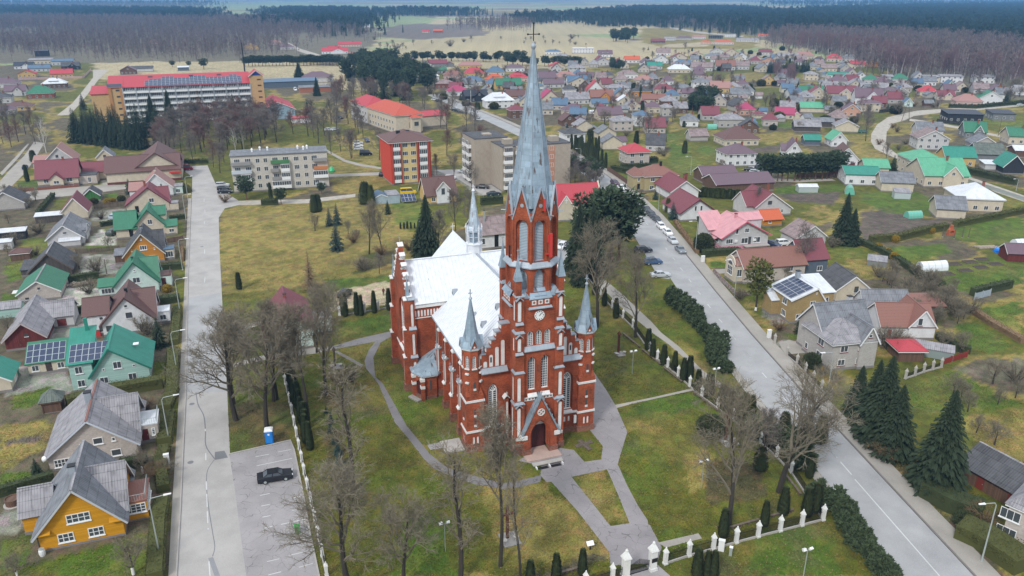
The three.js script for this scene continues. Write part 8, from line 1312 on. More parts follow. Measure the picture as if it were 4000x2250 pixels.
hedge('thick clipped hedge between the mint green and the pale brick house',[-72.4,-111.2,-67.4,-115.4,-59.9,-118.5],2.2,2.0,V.hedge);hedge('long dark hedge behind the mustard house',[-68.9,-87.2,-63.4,-91.1],1.2,1.5);hedge('dark hedge before the pale brick house',[-55.5,-93.6,-52.1,-94.8],1.4,1.6);hedge('hedge across the yard behind the white house',[-94.9,-149.9,-89.8,-151.6],.9,1.6);hedge('dark hedge beside the woodpile yard',[-104,-169.7,-98,-173],1.3,1.7);hedge('clipped hedge before the pale mint balcony house',[-77.5,-156.4,-72.9,-158.3],2.4,1.6);hedge('dark hedge before the orange house porch',[-86,-179,-81,-180],2,1.5);hedge('hedge line of the garden behind the outbuildings',[-144,-228,-149,-242,-152,-251],1.2,1.6);hedge('dark hedge left of the green jeep',[-119,-216,-116,-219],1.2,1.4);hedge('hedge block at the end of the left street',[-116,-265,-110,-257],3,2,V.hedge);hedge('hedge along the pavement before the green roofed cream house',[-102,-223,-98,-225],1.4,1.4);hedge('brown hedge along the pavement before the orange house',[-87,-195,-83,-185],.8,1.3,V.brownbush);
hedge('rounded hedge along the pavement in the lower right corner',[55.9,-79.8,57.6,-77.8,59.7,-72.8],4.2,2.2,V.hedge);hedge('dark hedge below the smaller dark spruce',[55.6,-87.9,57.5,-84.7,60.2,-82.5],3.4,2.4);hedge('dark hedge in front of the pink roofed house',[49,-189,53,-190,59,-191],2.0,1.8);hedge('hedge left of the pink roofed house',[55,-220,57,-213],1.6,2);hedge('brown hedge along the right pavement before the lawn',[48,-220,48,-203,48,-191],1.2,1.1,V.brownbush);hedge('long garden hedge below the ploughed field',[97,-201,106,-203,117,-210,124,-213],1.8,2.0,V.hedge);hedge('long hedge along the right meadow edge',[128,-216,157,-231],1.8,1.8,V.hedge);hedge('dark hedge falling towards the bare orchard',[94,-199,96,-192,97,-183,97,-174,98.1,-165.1],1.6,1.6);hedge('clipped hedge above the dry meadow on the right',[102.6,-161.1,114.3,-166.5],1.6,2.0);hedge('brown hedge of the right meadow',[97.4,-152.4,97.6,-144,98.6,-135.9],1.6,1.2,V.brownbush);hedge('hedge below the white roofed garden shed',[83.3,-138.3,84,-132.6,85.9,-131.6],1.6,1.5);
hedge('dark hedge behind the olive villa',[38,-293,45,-286],1.8,2);hedge('clipped hedge before the red hip roof house',[42,-297,54,-299],1.6,1.6);hedge('clipped dark hedge at the lawn of the red hip roof',[53,-306,58,-308],2.4,2.2);hedge('dark hedge right of the plum hip roof house',[99,-316,101,-303],2,2.4);hedge('long hedge along the far street on the right',[259,-468,272,-464,314,-485],2,2);hedge('long dark hedge beside the lane at the right',[170,-290,174,-279,178,-269],2,2.4);hedge('dark hedge by the car park behind the church',[-10,-241,-3,-243],1.8,2.6);hedge('hedge before the apartment block lawn',[-80,-241,-75,-242],2.4,1.8);hedge('clipped hedge round the tree before the shop hall',[-132,-306,-121,-306],1.6,1.6);
row('golden forsythia bush in the right garden','golden forsythia bushes',['goldbush'],[104,-201,118,-210,97,-190,97,-186,96,-194],1.6,2.6,1);
row('golden shrub in the gardens behind the left lane','golden shrubs on the left',['goldbush','olive'],[-134,-242,-129,-244,-127,-246,-130,-242,-161,-242,-77.9,-163.5],1.4,2,1.3);

// ---------- woods in the distance: too many trees to count ----------
function lowTree(sd,bareKind){
seed(sd);const q=new Q(true);
if(bareKind){q.k=bareKind===2?[.3,.27,.25]:[.13,.11,.095];q.seg([0,0,0],[.01,.9,0],.011,.003,3);for(let i=0;i<26;i++){const y=rr(.35,.95),a=rnd()*6.28,e=nrm([cos(a),1.1,sin(a)]),L=.2*(1.15-y)+.06;q.k=[.16,.125,.115];const s=nrm(crs(e,rdir())),p=[0,y -.12,0],t=addv(p,e,L);q.t(addv(p,s,.007),addv(p,s,-.007),t);for(let j=0;j<3;j++){const b=addv(p,e,L*rr(.3,.9)),d=nrm(addv(e,rdir(),.9)),w=nrm(crs(d,rdir()));q.t(addv(b,w,.006),addv(b,w,-.006),addv(b,d,.09))}}}
else{q.k=[.13,.08,.06];q.seg([0,0,0],[0,.7,0],.012,.006,3);q.k=[.026,.045,.024];if(sd%2)tuftCrown(q,0,.74,0,.15,.25,.15,46,.09,.7,.2);else for(let i=0;i<10;i++){const y=.12+.85*i / 10,R=.16*(1-i / 10.5);for(let k=0;k<6;k++){const a=k+i;q.t([0,y+.07,0],[cos(a)*R,y -.03,sin(a)*R],[cos(a+.7)*R*.9,y -.03,sin(a+.7)*R*.9])}}}
return q.geo()
}
const woodMat=mat('wood in the distance',[1,1,1],.95,{vc:true,two:true});
const LOW={birch:[lowTree(401,2),lowTree(402,1)],conifer:[lowTree(411),lowTree(412)]};
function wood(label,flat,n,kind,h0,h1,sd){
const s=scatter(flat,n,sd),half=LOW[kind],jag=14+s[1]*-.025;
const o=thing('wood',label,'wood');o.userData.kind='stuff';
half.forEach((g,v)=>{const idx=[];for(let i=v*2;i<s.length;i+=4)idx.push(i);const im=new THREE.InstancedMesh(g,woodMat,idx.length),m=new THREE.Matrix4(),q=new THREE.Quaternion(),Y=new THREE.Vector3(0,1,0),c=new THREE.Color();im.name=kind==='birch'?'bare_trees':'conifers';idx.forEach((i,k)=>{const h=rr(h0*.75,h1*1.1);m.compose(new THREE.Vector3(s[i]+rr(-1,1)*jag,0,s[i+1]+rr(-1,1)*jag),q.setFromAxisAngle(Y,rnd()*6.28),new THREE.Vector3(h*1.15,h,h*1.15));im.setMatrixAt(k,m);const b=rr(.75,1.25);im.setColorAt(k,c.setRGB(b,b*rr(.92,1.05),b))});im.userData.kind='stuff';o.add(im)});
return o
}
wood('bare birch wood along the right behind the town',[330,-962,384,-989,377,-828,317,-670,356,-645,387,-580,560,-828,612,-989,556,-1185,441,-1268],4200,'birch',17,23,61);
wood('dark pine wood on the right behind the birches',[415,-1217,530,-1129,588,-949,536,-791,867,-1225,2742,-4385,1690,-3650,1056,-2974,641,-1948],15000,'conifer',19,25,62);
wood('pine wood right of the centre towards the horizon',[340,-1948,383,-1605,407,-1374,432,-1268,804,-2318,927,-3511,480,-3322,368,-2474],7000,'conifer',18,24,63);
wood('bare trees mixed into the pine wood edge',[306,-2058,369,-1605,412,-1390,553,-1948,413,-2653],1400,'birch',15,20,64);
wood('bare mixed wood on the upper left',[-546,-798,-553,-945,-443,-848,-361,-814,-272,-814,-279,-991,-401,-1436,-625,-1542,-762,-1388,-782,-1126],3400,'birch',11,17,65);
wood('birch wood on the upper left towards the horizon',[-869,-1225,-933,-1487,-740,-1388,-651,-1487,-388,-1388,-576,-2073,-768,-1976,-1533,-2180],5200,'birch',16,22,66);
wood('dark pine wood on the upper left',[-1678,-2502,-1439,-2431,-1121,-2180,-704,-1888,-1147,-3039,-1516,-3152,-1956,-3403,-2706,-4049],5000,'conifer',18,24,67);
wood('bare wood near the left horizon',[-2538,-3545,-1743,-3403,-1314,-3545,-1972,-5114,-4321,-6053],4500,'birch',17,23,68);
wood('pine wood beside the meadow left of the cross',[-444,-1487,-373,-1487,-283,-1388,-216,-1126,-297,-1733,-349,-2180,-587,-3152,-784,-3152,-900,-3039],2600,'conifer',18,24,69);
wood('bare trees before the pine wood beside the meadow',[-429,-1436,-277,-1225,-218,-1126,-303,-1487,-516,-1733],500,'birch',13,19,70);
wood('far dark grove beyond the meadow, left of the cross',[-413,-2610,-286,-2502,-130,-2459,-147,-2710,-334,-2934,-480,-3039],700,'conifer',18,26,71);
wood('bare grove on the meadow left of the cross',[-73,-1514,-6,-1487,-3,-1698,-78,-1733],260,'birch',16,24,72);
wood('far grove with pines right of the cross',[18,-1807,92,-1847,97,-2024,24,-2024],160,'conifer',20,28,73);
wood('far pine strip right of the cross',[113,-2024,171,-2024,182,-2158,125,-2180],160,'conifer',18,26,74);
wood('pine wood at the right of the far fields',[212,-2431,196,-1733,262,-1632,426,-2431,308,-2745],2000,'conifer',18,25,75);
wood('hazy woods along the horizon',[-3457,-4822,-1770,-4660,-1962,-5597,-4359,-6086],1400,'conifer',20,28,76);
wood('hazy woods along the horizon on the right',[1454,-4234,2753,-3774,4429,-6086,1718,-5831],2600,'conifer',20,28,77);

// ---------- cars ----------
const CARG={};
function carGeo(style){
if(CARG[style])return CARG[style];
const S={sedan:[4.7,1.8,[[-2.3,.32],[2.3,.32],[2.33,.62],[2.15,.8],[1.15,.93],[-1.7,.97],[-2.32,.9]],[-1.75,1.15,-.95,.4,1.44]],hatch:[4.2,1.78,[[-2.05,.34],[2.05,.34],[2.08,.68],[1.9,.86],[1.05,.98],[-2.0,1.05],[-2.08,.8]],[-2.0,1.1,-1.6,.35,1.52]],suv:[4.6,1.86,[[-2.25,.42],[2.25,.42],[2.28,.8],[2.1,.98],[1.2,1.08],[-2.2,1.12],[-2.28,.9]],[-2.18,1.2,-1.85,.45,1.7]],van:[5.2,1.95,[[-2.55,.4],[2.55,.4],[2.58,.85],[2.3,1.1],[1.75,1.25],[-2.55,1.3],[-2.58,.9]],[-2.54,1.75,-2.45,1.1,2.25]]}[style];
const[L,W,prof,[b0,b1,t0,t1,H]]=S,y=prof[4][1]-.02,w=W / 2;
const body=new THREE.ExtrudeGeometry(new THREE.Shape(prof.map(p=>new THREE.Vector2(...p))),{depth:W -.16,bevelEnabled:true,bevelSize:.06,bevelThickness:.08,bevelSegments:2}).translate(0,0,-W / 2+.08);
const cab=(i,k)=>shape().hexa([[b0+i,y,w -.1-i],[b1-i,y,w -.1-i],[b1-i,y,-w+.1+i],[b0+i,y,-w+.1+i]],[[t0+i,k,w -.26-i],[t1-i,k,w -.26-i],[t1-i,k,-w+.26+i],[t0+i,k,-w+.26+i]]);
const roof=shape().box(t0-.05,H -.05,-w+.22,t1+.05,H+.02,w -.22);for(const s of[-1,1]){for(const[a,b]of[[b0,t0],[b1,t1],[(b0+b1)/ 2-.1,(t0+t1)/ 2]])roof.bar([a,y,s*(w -.09)],[b,H,s*(w -.24)],.09,.05)}
const wheel=new THREE.CylinderGeometry(.33,.33,.22,14).rotateX(PI / 2),rim=new THREE.CylinderGeometry(.2,.2,.235,10).rotateX(PI / 2);
return CARG[style]={body,glass:cab(0,H -.04).geo(),roof:roof.geo(),wheel,rim,L,W,y,light:shape().box(-.05,-.08,-.2,.05,.08,.2).geo()}
}
const headM=mat('headlight',[.75,.77,.8],.2),tailM=mat('tail light',[.4,.02,.02],.3);
function car(style,rgb,x,z,az,label,group){
const g=carGeo(style),o=thing('parked_car',label,style==='van'?'van':'car',x,z,PI / 2-az*DEG,group),m=cm('carp',rgb);
part('body',g.body,m,o);part('cabin_glass',g.glass,M.glass,o);part('roof',g.roof,m,o);
for(const sx of[-1,1])for(const sz of[-1,1]){const w=part('wheel',g.wheel,M.rubber,o);w.position.set(sx*g.L*.29,.33,sz*(g.W / 2-.1));part('rim',g.rim,M.galv,w);const l=part(sx>0?'headlight':'tail_light',g.light,sx>0?headM:tailM,o);l.position.set(sx*(g.L / 2-.04),g.y -.2,sz*(g.W / 2-.3))}
return o
}
const CB=[.015,.016,.02],CD=[.04,.045,.055],CS=[.5,.52,.54],CW=[.78,.78,.78],CN=[.03,.05,.1];
for(const[s,c,x,z,az,l]of[
['sedan',CB,-32.83,-91.24,72,'black sedan alone in the near parking bay'],['hatch',CN,-187.6,-295.7,-25,'dark blue car on the far left side street'],['hatch',CS,-146.9,-279.7,160,'silver car in the drive beside the dark red house'],['hatch',[.4,.46,.52],-119.3,-225.2,0,'pale blue car in the paved yard behind the cream house'],['suv',[.05,.07,.05],-111.8,-208.4,0,'dark green jeep on the small lawn'],['van',[.25,.02,.04],-124.7,-293.2,75,'dark red van by the shop hall'],['suv',CS,-101.1,-265.7,80,'silver estate car at the left street end, farthest of three'],['hatch',CB,-98.9,-260.7,80,'black car at the left street end, middle of three'],['sedan',CB,-97,-256.6,80,'black car at the left street end, nearest of three'],
['suv',[.1,.05,.09],36.3,-269.1,165,'maroon car parked at the top of the right street'],['sedan',CW,37.9,-262.4,165,'white car behind the spruces on the right street'],['sedan',CS,40.7,-240.6,168,'silver sedan first in the kerb line on the right street'],['sedan',CD,41.8,-233.6,168,'dark sedan second in the kerb line'],['suv',CD,42.2,-226.7,170,'dark grey car third in the kerb line'],['sedan',CD,42.9,-222.1,170,'dark car fourth in the kerb line'],['hatch',CW,42.9,-214.7,172,'white car fifth in the kerb line'],['hatch',CW,43.6,-208.4,172,'white car sixth in the kerb line'],['sedan',CS,43.5,-201,172,'silver sedan seventh in the kerb line'],['sedan',[.2,.22,.24],44,-192.9,173,'grey sedan last and nearest in the kerb line'],
['suv',CD,34.2,-192.6,80,'dark car farthest in the bay left of the right street'],['suv',[.05,.1,.2],35.1,-183.1,80,'blue car in the bay left of the right street'],['sedan',CS,35.3,-173.7,80,'silver car nearest in the bay left of the right street'],['hatch',CW,13.2,-196,-160,'white car in the church car park'],['hatch',CB,15.3,-196.7,-160,'black car beside the white car in the church car park'],['hatch',CB,17.5,-197.1,-160,'black car under the spruces in the church car park'],['hatch',CN,69.8,-197.2,150,'dark blue car beside the pink roofed house'],['suv',CW,72.8,-198.6,75,'white car beside the dark blue car'],
['sedan',CS,95.6,-301.7,110,'silver car in the yard of the plum hip roof house'],['sedan',CB,90.8,-291.9,110,'black car below the plum hip roof balcony'],['hatch',CD,95.7,-296.1,110,'dark car behind the silver yard car'],['hatch',CS,91,-286.9,100,'silver car nearest in the plum house yard'],['van',[.75,.5,.02],-34.9,-255,75,'bright yellow van beside the yellow brown-roofed house'],['sedan',CB,-10.2,-263.5,100,'black car by the grey apartment block'],['sedan',[.02,.04,.06],-6.1,-253.7,70,'dark sedan by the hedge behind the church'],['hatch',CW,-22.5,-277.8,90,'white car on the car park left of the island tree'],['suv',CD,-13.9,-296.9,80,'grey car at the top of the car park'],['sedan',CS,-18.1,-288.5,90,'silver car under the island tree'],['sedan',CD,-12.9,-272.7,110,'dark car in the middle of the car park'],['hatch',CB,-48.2,-283.5,0,'black car behind the corner of the red apartment block'],
['hatch',CS,-69,-348.2,75,'silver car top of the school car park row'],['hatch',CW,-67.7,-341.2,75,'white car in the school car park row'],['hatch',CS,-66.4,-334.5,75,'third car in the school car park row'],['van',CB,-61,-322.5,80,'black van below the school car park row'],['hatch',CN,-66,-354,160,'blue car beside the school'],['hatch',CD,-93,-424,140,'car under the trees left of the school'],['hatch',CS,-87.6,-385.8,80,'car between the bare trees left of the school'],['hatch',CW,-90.1,-384.1,80,'white car left of the car between the bare trees'],
['hatch',CS,-49,-501,110,'first car parked on the street behind the school'],['hatch',CD,-46,-495,110,'second car parked on the street behind the school'],['hatch',CS,-34,-461,115,'car parked by the street trees, farthest'],['hatch',CD,-32,-452,115,'car parked by the street trees, second'],['hatch',CD,-29,-445,115,'car parked by the street trees, third'],['suv',CS,-17.9,-417.4,120,'car parked under the bare street tree'],['suv',CB,-37.2,-160.9,10,'black car in the sandy yard behind the thujas'],['suv',[.04,.2,.15],170.3,-378.7,80,'green car at the winding street'],['hatch',CS,306,-475,80,'silver car on the far street at the right edge'],['suv',CB,-205.3,-403,75,'black car before the golden end wall'],['van',CW,-151,-554,160,'white van at the depot, left'],['van',CW,-149,-559,160,'white van at the depot, middle'],['van',CW,-145,-561,160,'white van at the depot, right'],
])car(s,c,x,z,az,l,'parked cars');

// ---------- church fence: white pillars and iron panels ----------
const pillarG=shape().cbox(0,0,0,.62,.3,.62).cbox(0,.3,0,.5,1.75,.5).cbox(0,2.05,0,.66,.1,.66).geo(),capG=shape().loft([shape().ring(0,0,.44,2.15,4,PI / 4),shape().ring(0,0,.42,2.22,4,PI / 4),shape().ring(0,0,.1,2.75,4,PI / 4)],true,true).lathe([[.09,2.7],[.13,2.82],[.03,3.0]],6).geo();
const fenceWhite=mat('white fence paint',[.78,.77,.74],.8,{map:T.stucco});
function ironFence(label,flat,opt={}){
const p=pairs(flat),o=thing('iron_fence',label,'fence',p[0][0],p[0][1],0,'fences of the church yard'),sc=opt.s||.84;
p.forEach((q,i)=>{const g=part('pillar',pillarG,opt.m||fenceWhite,o);g.position.set(q[0]-p[0][0],0,q[1]-p[0][1]);const nx=p[min(p.length -1,i+1)],pv=p[max(0,i -1)];g.rotation.y=atan2(-(nx[1]-pv[1]),nx[0]-pv[0]);g.scale.setScalar(sc);part('pillar_cap',capG,opt.m||fenceWhite,g);
if(i<p.length -1&&!(opt.gaps||[]).includes(i)){const L=hypot(nx[0]-q[0],nx[1]-q[1]),n=max(3,round(L / .16)),b=shape(),H=opt.h||1.45;for(const y of[.35,H -.2])b.box(.3,y,-.02,L -.3,y+.05,.02);for(let k=1;k<n;k++){const x=.3+(L -.6)*k / n,arc=opt.arc?.35*sin(PI*k / n):0;b.box(x -.014,.3,-.014,x+.014,H+arc,.014)}const r=part('railing',b,M.iron,o);r.position.copy(g.position);r.rotation.y=atan2(-(nx[1]-q[1]),nx[0]-q[0]);const w=part('fence_base',shape().box(.3,0,-.14,L -.3,.28,.14),M.concrete,o);w.position.copy(r.position);w.rotation.copy(r.rotation)}});
return o
}
ironFence('white pillared iron fence along the front lawn, right of the gate',[39.8,-82.3,36.7,-81.2,33.6,-80.1,30.5,-79,27.5,-77.9,24.4,-76.7,21.2,-75.5,18.1,-74.1,16.4,-73.2].slice(0,16).concat(),{arc:1});
ironFence('white pillared iron fence left of the gate',[13.07,-71.86,11.54,-71.43,8.34,-70.13,5.43,-68.92],{arc:1});
{const a=[16.4,-73.2],b=[13.07,-71.86],o=thing('gate','black double iron gate between two tall white piers','gate',a[0],a[1],0);const L=hypot(b[0]-a[0],b[1]-a[1]),ry=atan2(-(b[1]-a[1]),b[0]-a[0]);o.rotation.y=ry;
for(const x of[0,L]){const g=part('gate_pier',pillarG,fenceWhite,o);g.position.x=x;g.scale.set(1.5,1.35,1.5);part('pier_cap',capG,fenceWhite,g);if(!x){const s=part('plaque',shape().box(-.25,1.0,-.3,.25,1.4,-.26),M.black,g);s.rotation.y=0}}
for(const s of[0,1]){const b2=shape(),w=L / 2-.5,n=14;for(let k=0;k<=n;k++){const f=k / n,h=1.5+.6*(s?1-f:f);b2.box(w*f -.015,.15,-.015,w*f+.015,h,.015)}b2.box(0,.2,-.02,w,.27,.02).box(0,.9,-.02,w,.96,.02);const g=part('gate_leaf',b2,M.iron,o);g.position.x=s?L / 2+.02:.45}}
ironFence('white pillared fence between the parking bay and the left lawn',[-43.3,-130.8,-42.3,-128,-41.1,-124.9,-40.2,-122.1,-39.09,-119.27,-37.95,-116.33,-36.63,-112.83,-35.31,-109.24,-33.98,-105.58,-32.77,-102.35,-31.48,-98.82,-30.27,-95.56,-29.1,-92.33,-27.82,-89.01,-26.52,-85.63,-25.18,-82.1,-23.94,-78.8,-22.69,-75.39,-21.44,-72.09],{s:.7});
ironFence('white pillared fence with thujas along the right churchyard path',[14.4,-190.6,16.2,-181.8,18.1,-172.6,19.9,-161.7,21.5,-154,23.1,-148.5,24.4,-143.6,25.9,-132.8,26.8,-129,28.1,-125.7,29.3,-122.3,30.5,-118.4,31.7,-114.7,33.4,-110.8,34.9,-107.2,36.1,-103.8,37.3,-100.5,38.5,-96.7,39.3,-92.8,39.8,-82.3],{s:.74});
ironFence('white pillared fence behind the thujas at the sandy yard',[-36.1,-149.8,-33,-150.9,-31.2,-151.8,-28.5,-153,-25.4,-154.8]);
ironFence('iron fence with pale posts before the grey house on the right',[50.6,-135.9,51.2,-130.5,51.8,-126.9,52.1,-123.5,52.3,-120.2,52.6,-117.1,52.9,-113.9],{s:.75,m:M.concrete,h:1.1,gaps:[0]});
ironFence('low fence with pale posts below the red shelter',[68.9,-121.3,71.1,-122.5,73.3,-123.8,75.4,-124.8,77.4,-125.7],{s:.7,m:M.concrete,h:1.0});
// other fences: posts and panels
function panelFence(label,flat,h,m,step=2.4){const a=along(flat,max(2,round(pairs(flat).reduce((s,p,i,A)=>s+(i?hypot(p[0]-A[i -1][0],p[1]-A[i -1][1]):0),0)/ step)+1)),p=pairs(a),o=thing('panel_fence',label,'fence',p[0][0],p[0][1],0,'garden fences');p.forEach((q,i)=>{const g=part('post',shape().cbox(0,0,0,.14,h+.15,.14),m,o);g.position.set(q[0]-p[0][0],0,q[1]-p[0][1]);if(i<p.length -1){const n=p[i+1],L=hypot(n[0]-q[0],n[1]-q[1]),k=max(4,round(L / .24)),b=shape().box(0,.3,-.03,L,.38,0).box(0,h -.3,-.03,L,h -.22,0);for(let j=0;j<k;j++)b.box(L*j / k+.02,.08,0,L*(j+.86)/ k,h+.04*(j%2),.03);const w=part('fence_panel',b,m,o);w.position.copy(g.position);w.rotation.y=atan2(-(n[1]-q[1]),n[0]-q[0])}});return o}
panelFence('dark brown board fence along the right street by the olive villa',[36.3,-292.5,39.8,-274.6,42.4,-260.1],1.8,wm('wood'));panelFence('red fence winding behind the pine row',[104.5,-280.6,116.2,-281.4,125.6,-291.5,140.4,-306.3],1.7,cm('paint',[.17,.03,.025]));panelFence('red plank fence beside the red shelter',[78,-126.6,84.4,-130],1.2,cm('paint',[.25,.03,.025]));panelFence('black fence round the modern dark house',[223.8,-413.1,230.5,-400.8,234.1,-397.4],1.6,wm('black'));panelFence('dark fence of the street corner house',[208,-446,220,-451],1.8,wm('black'));panelFence('grey board fence behind the paved yard',[-130.9,-235.9,-122.9,-239.8],1.6,M.woodOld);panelFence('brown fence between the outbuildings on the left',[-112.9,-190.9,-103.3,-194.4],1.2,M.woodOld);panelFence('brown fence at the pavement beside the orange house',[-93.6,-200,-89.9,-202.9],1.3,wm('wood'));panelFence('timber fence along the street behind the school',[-30,-492,-20,-464],1.8,wm('wood'));panelFence('brick red fence of the corner garden',[-169.7,-257.4,-163.9,-260.4],1.2,wm('red'));panelFence('orange brick fence before the dark red house',[-162.5,-260.4,-151.5,-265.9],1.0,wm('red'));panelFence('white pillared fence of the upper left estate',[-386,-625,-343,-640,-371,-707],1.8,cm('paint',[.5,.35,.34]),5);panelFence('blue metal sheet fence at the right meadow hedge',[101.7,-158.6,106.6,-161.1],1.6,cm('sheet',[.45,.52,.58]));panelFence('grey wire fence along the lane at the right edge',[162.9,-272,165.3,-259.3,166.8,-246.2],1.2,M.galv);
{const pts=pairs([48.8,-176.2,49.1,-171,49.6,-166.5,50,-160.8,53.4,-161.8]),o=thing('stone_wall','low fieldstone wall along the right pavement','wall',pts[0][0],pts[0][1]);seed(77);const sm=[[.22,.15,.13],[.3,.24,.22],[.18,.14,.14]].map(c=>cm('stucco',c)),sg=[0,1,2].map(i=>{const g=new THREE.IcosahedronGeometry(.27,0);return g.scale(1.1,.8,.9)});part('wall_core',ribbon(pts.map(p=>[p[0]-pts[0][0],p[1]-pts[0][1]]),.35,0,.85),M.stone,o);const sp=along(pts.flat(),62);for(let k=0;k<62;k++)for(let j=0;j<3;j++){const s=part('stone',sg[j],pick(sm),o);s.position.set(sp[2*k]-pts[0][0]+rr(-.1,.1),.2+j*.33,sp[2*k+1]-pts[0][1]+rr(-.1,.1));s.rotation.set(rnd()*3,rnd()*3,rnd()*3)}}

// ---------- street lamps and poles ----------
function lamp(x,z,h,dir,label,arm=1.7){const o=thing('street_lamp',label,'street lamp',x,z,dir*DEG,'street lamps');part('pole',shape().tube([0,0,0],[0,h -.5,0],.1,.06,8).tube([0,h -.5,0],[.25,h -.12,0],.05,.045,6).tube([.25,h -.12,0],[arm,h,0],.045,.04,6),M.galv,o);part('lamp_head',shape().hexa([[arm -.1,h -.06,.14],[arm+.75,h,.1],[arm+.75,h,-.1],[arm -.1,h -.06,-.14]],[[arm -.1,h+.07,.12],[arm+.75,h+.08,.08],[arm+.75,h+.08,-.08],[arm -.1,h+.07,-.12]]),M.frameWhite,o);part('foot',shape().cbox(0,0,0,.34,.12,.34),M.concrete,o);return o}
for(const[x,z,h,d,l,a]of[[-42,-75.1,8.6,20,'street lamp on the left nearest the camera, by the mustard house'],[-51.4,-100.5,7.8,20,'left street lamp beside the pale brick house'],[-59.8,-124.1,7.8,20,'left street lamp beside the mint green house'],[-69.9,-150.8,7.8,20,'left street lamp before the white brown-roofed house'],[-80.4,-178.5,7.8,20,'left street lamp before the orange house'],[-97.1,-223.1,7.8,20,'left street lamp before the green roofed cream house'],[-105.9,-247.2,7.8,20,'left street lamp near the end of the left street'],[55.7,-74.5,8.5,192,'right street lamp nearest the camera, lower right corner'],[52.2,-113.8,8.8,192,'right street lamp before the grey two-storey house'],[49.2,-159.7,9.1,192,'right street lamp before the stone wall'],[47.7,-192,8.6,192,'right street lamp before the pink roofed house'],[45.5,-234.1,7.1,192,'right street lamp behind the kerb line of cars'],[28,-313.8,4.5,190,'right street lamp before the tall conifers'],[66.5,-285.1,7,192,'lamp post on the garden lawn by the olive villa'],[173.1,-260.8,4.1,200,'lamp post by the lane at the right edge']])lamp(x,z,h,d,l,a);
function flood(x,z,h,label){const o=thing('floodlight',label,'floodlight',x,z,.4,'floodlights of the church yard');part('pole',shape().tube([0,0,0],[0,h,0],.06,.05,6).bar([-.45,h,0],[.45,h,0],.06),M.galv,o);for(const s of[-1,1]){const b=part('lamp_box',shape().cbox(0,0,0,.42,.32,.28),M.frameWhite,o);b.position.set(s*.42,h,0);b.rotation.x=.5*s}}
flood(-8.05,-76.36,4.0,'floodlight pole on the lower left lawn');flood(21.3,-123.2,4.3,'floodlight pole on the lawn right of the church');flood(25.8,-89.2,4.2,'floodlight pole on the right lawn before the large bare tree');flood(33.6,-71.8,3.9,'floodlight pole outside the front fence');flood(35.6,-121.2,1.9,'small lamp by the churchyard pavement');
for(const[x,z,h,l]of[[-97.2,-175.1,3.9,'bare timber pole in the yard behind the orange house'],[-215,-645,26.9,'very tall dark mast behind the long block'],[-25,-481,8.4,'white flagpole by the black modern house'],[230.4,-369.1,9,'timber pole at the far right lane'],[119.6,-206.4,3,'timber post left of the brick grill'],[121.7,-204.4,3.4,'tall timber post right of the brick grill'],[124.5,-205.4,3.2,'timber post of the swing frame'],[126.2,-205.4,2.8,'last timber post of the swing frame']]){const o=thing('pole',l,'pole',x,z);part('shaft',shape().tube([0,0,0],[0,h,0],h>20?.6:.12,h>20?.4:.08,8),l.includes('white')?M.frameWhite:l.includes('mast')?M.iron:M.woodOld,o);part('foot',shape().cbox(0,0,0,.3,.1,.3),M.concrete,o)}
{const o=thing('power_pole','leaning A-frame timber power pole at the winding street','power pole',209.1,-416.8);for(const s of[-1,1])part('leg',shape().tube([s*2.0,0,0],[s*.15,10.5,0],.14,.1,6),M.woodOld,o);part('cross_arm',shape().bar([-1.2,9.8,0],[1.2,9.8,0],.12),M.woodOld,o)}

// ---------- small things ----------
{const o=thing('toilet_cabin','blue portable toilet cabin with white roof beside the parking bay','toilet cabin',-36.39,-100.76,12*DEG),bl=cm('paint',[.01,.16,.5]);part('cabin',shape().cbox(0,.1,0,1.12,2.0,1.12),bl,o);part('roof',shape().loft([[[-.62,2.1,.62],[.62,2.1,.62],[.62,2.1,-.62],[-.62,2.1,-.62]],[[-.6,2.25,.6],[.6,2.25,.6],[.6,2.25,-.6],[-.6,2.25,-.6]],[[-.3,2.42,.4],[.3,2.42,.4],[.3,2.42,-.4],[-.3,2.42,-.4]]],true,true),M.frameWhite,o);const d=part('door',shape().box(-.42,.15,.56,.42,2.0,.6),cm('paint',[.012,.2,.6]),o);part('sticker',shape().box(-.14,1.5,.6,.14,1.78,.61),M.frameWhite,d);part('skid',shape().cbox(0,0,0,1.2,.1,1.2),M.black,o)}
function boxThing(name,label,cat,x,z,w,h,d,m,turn=20,extra){const o=thing(name,label,cat,x,z,turn*DEG);part('body',shape().cbox(0,0,0,w,h,d),m,o);part('lid',shape().cbox(0,h,0,w+.08,.07,d+.08),extra||m,o);return o}
const green=cm('paint',[.02,.3,.05]),blueM=cm('paint',[.02,.1,.35]);
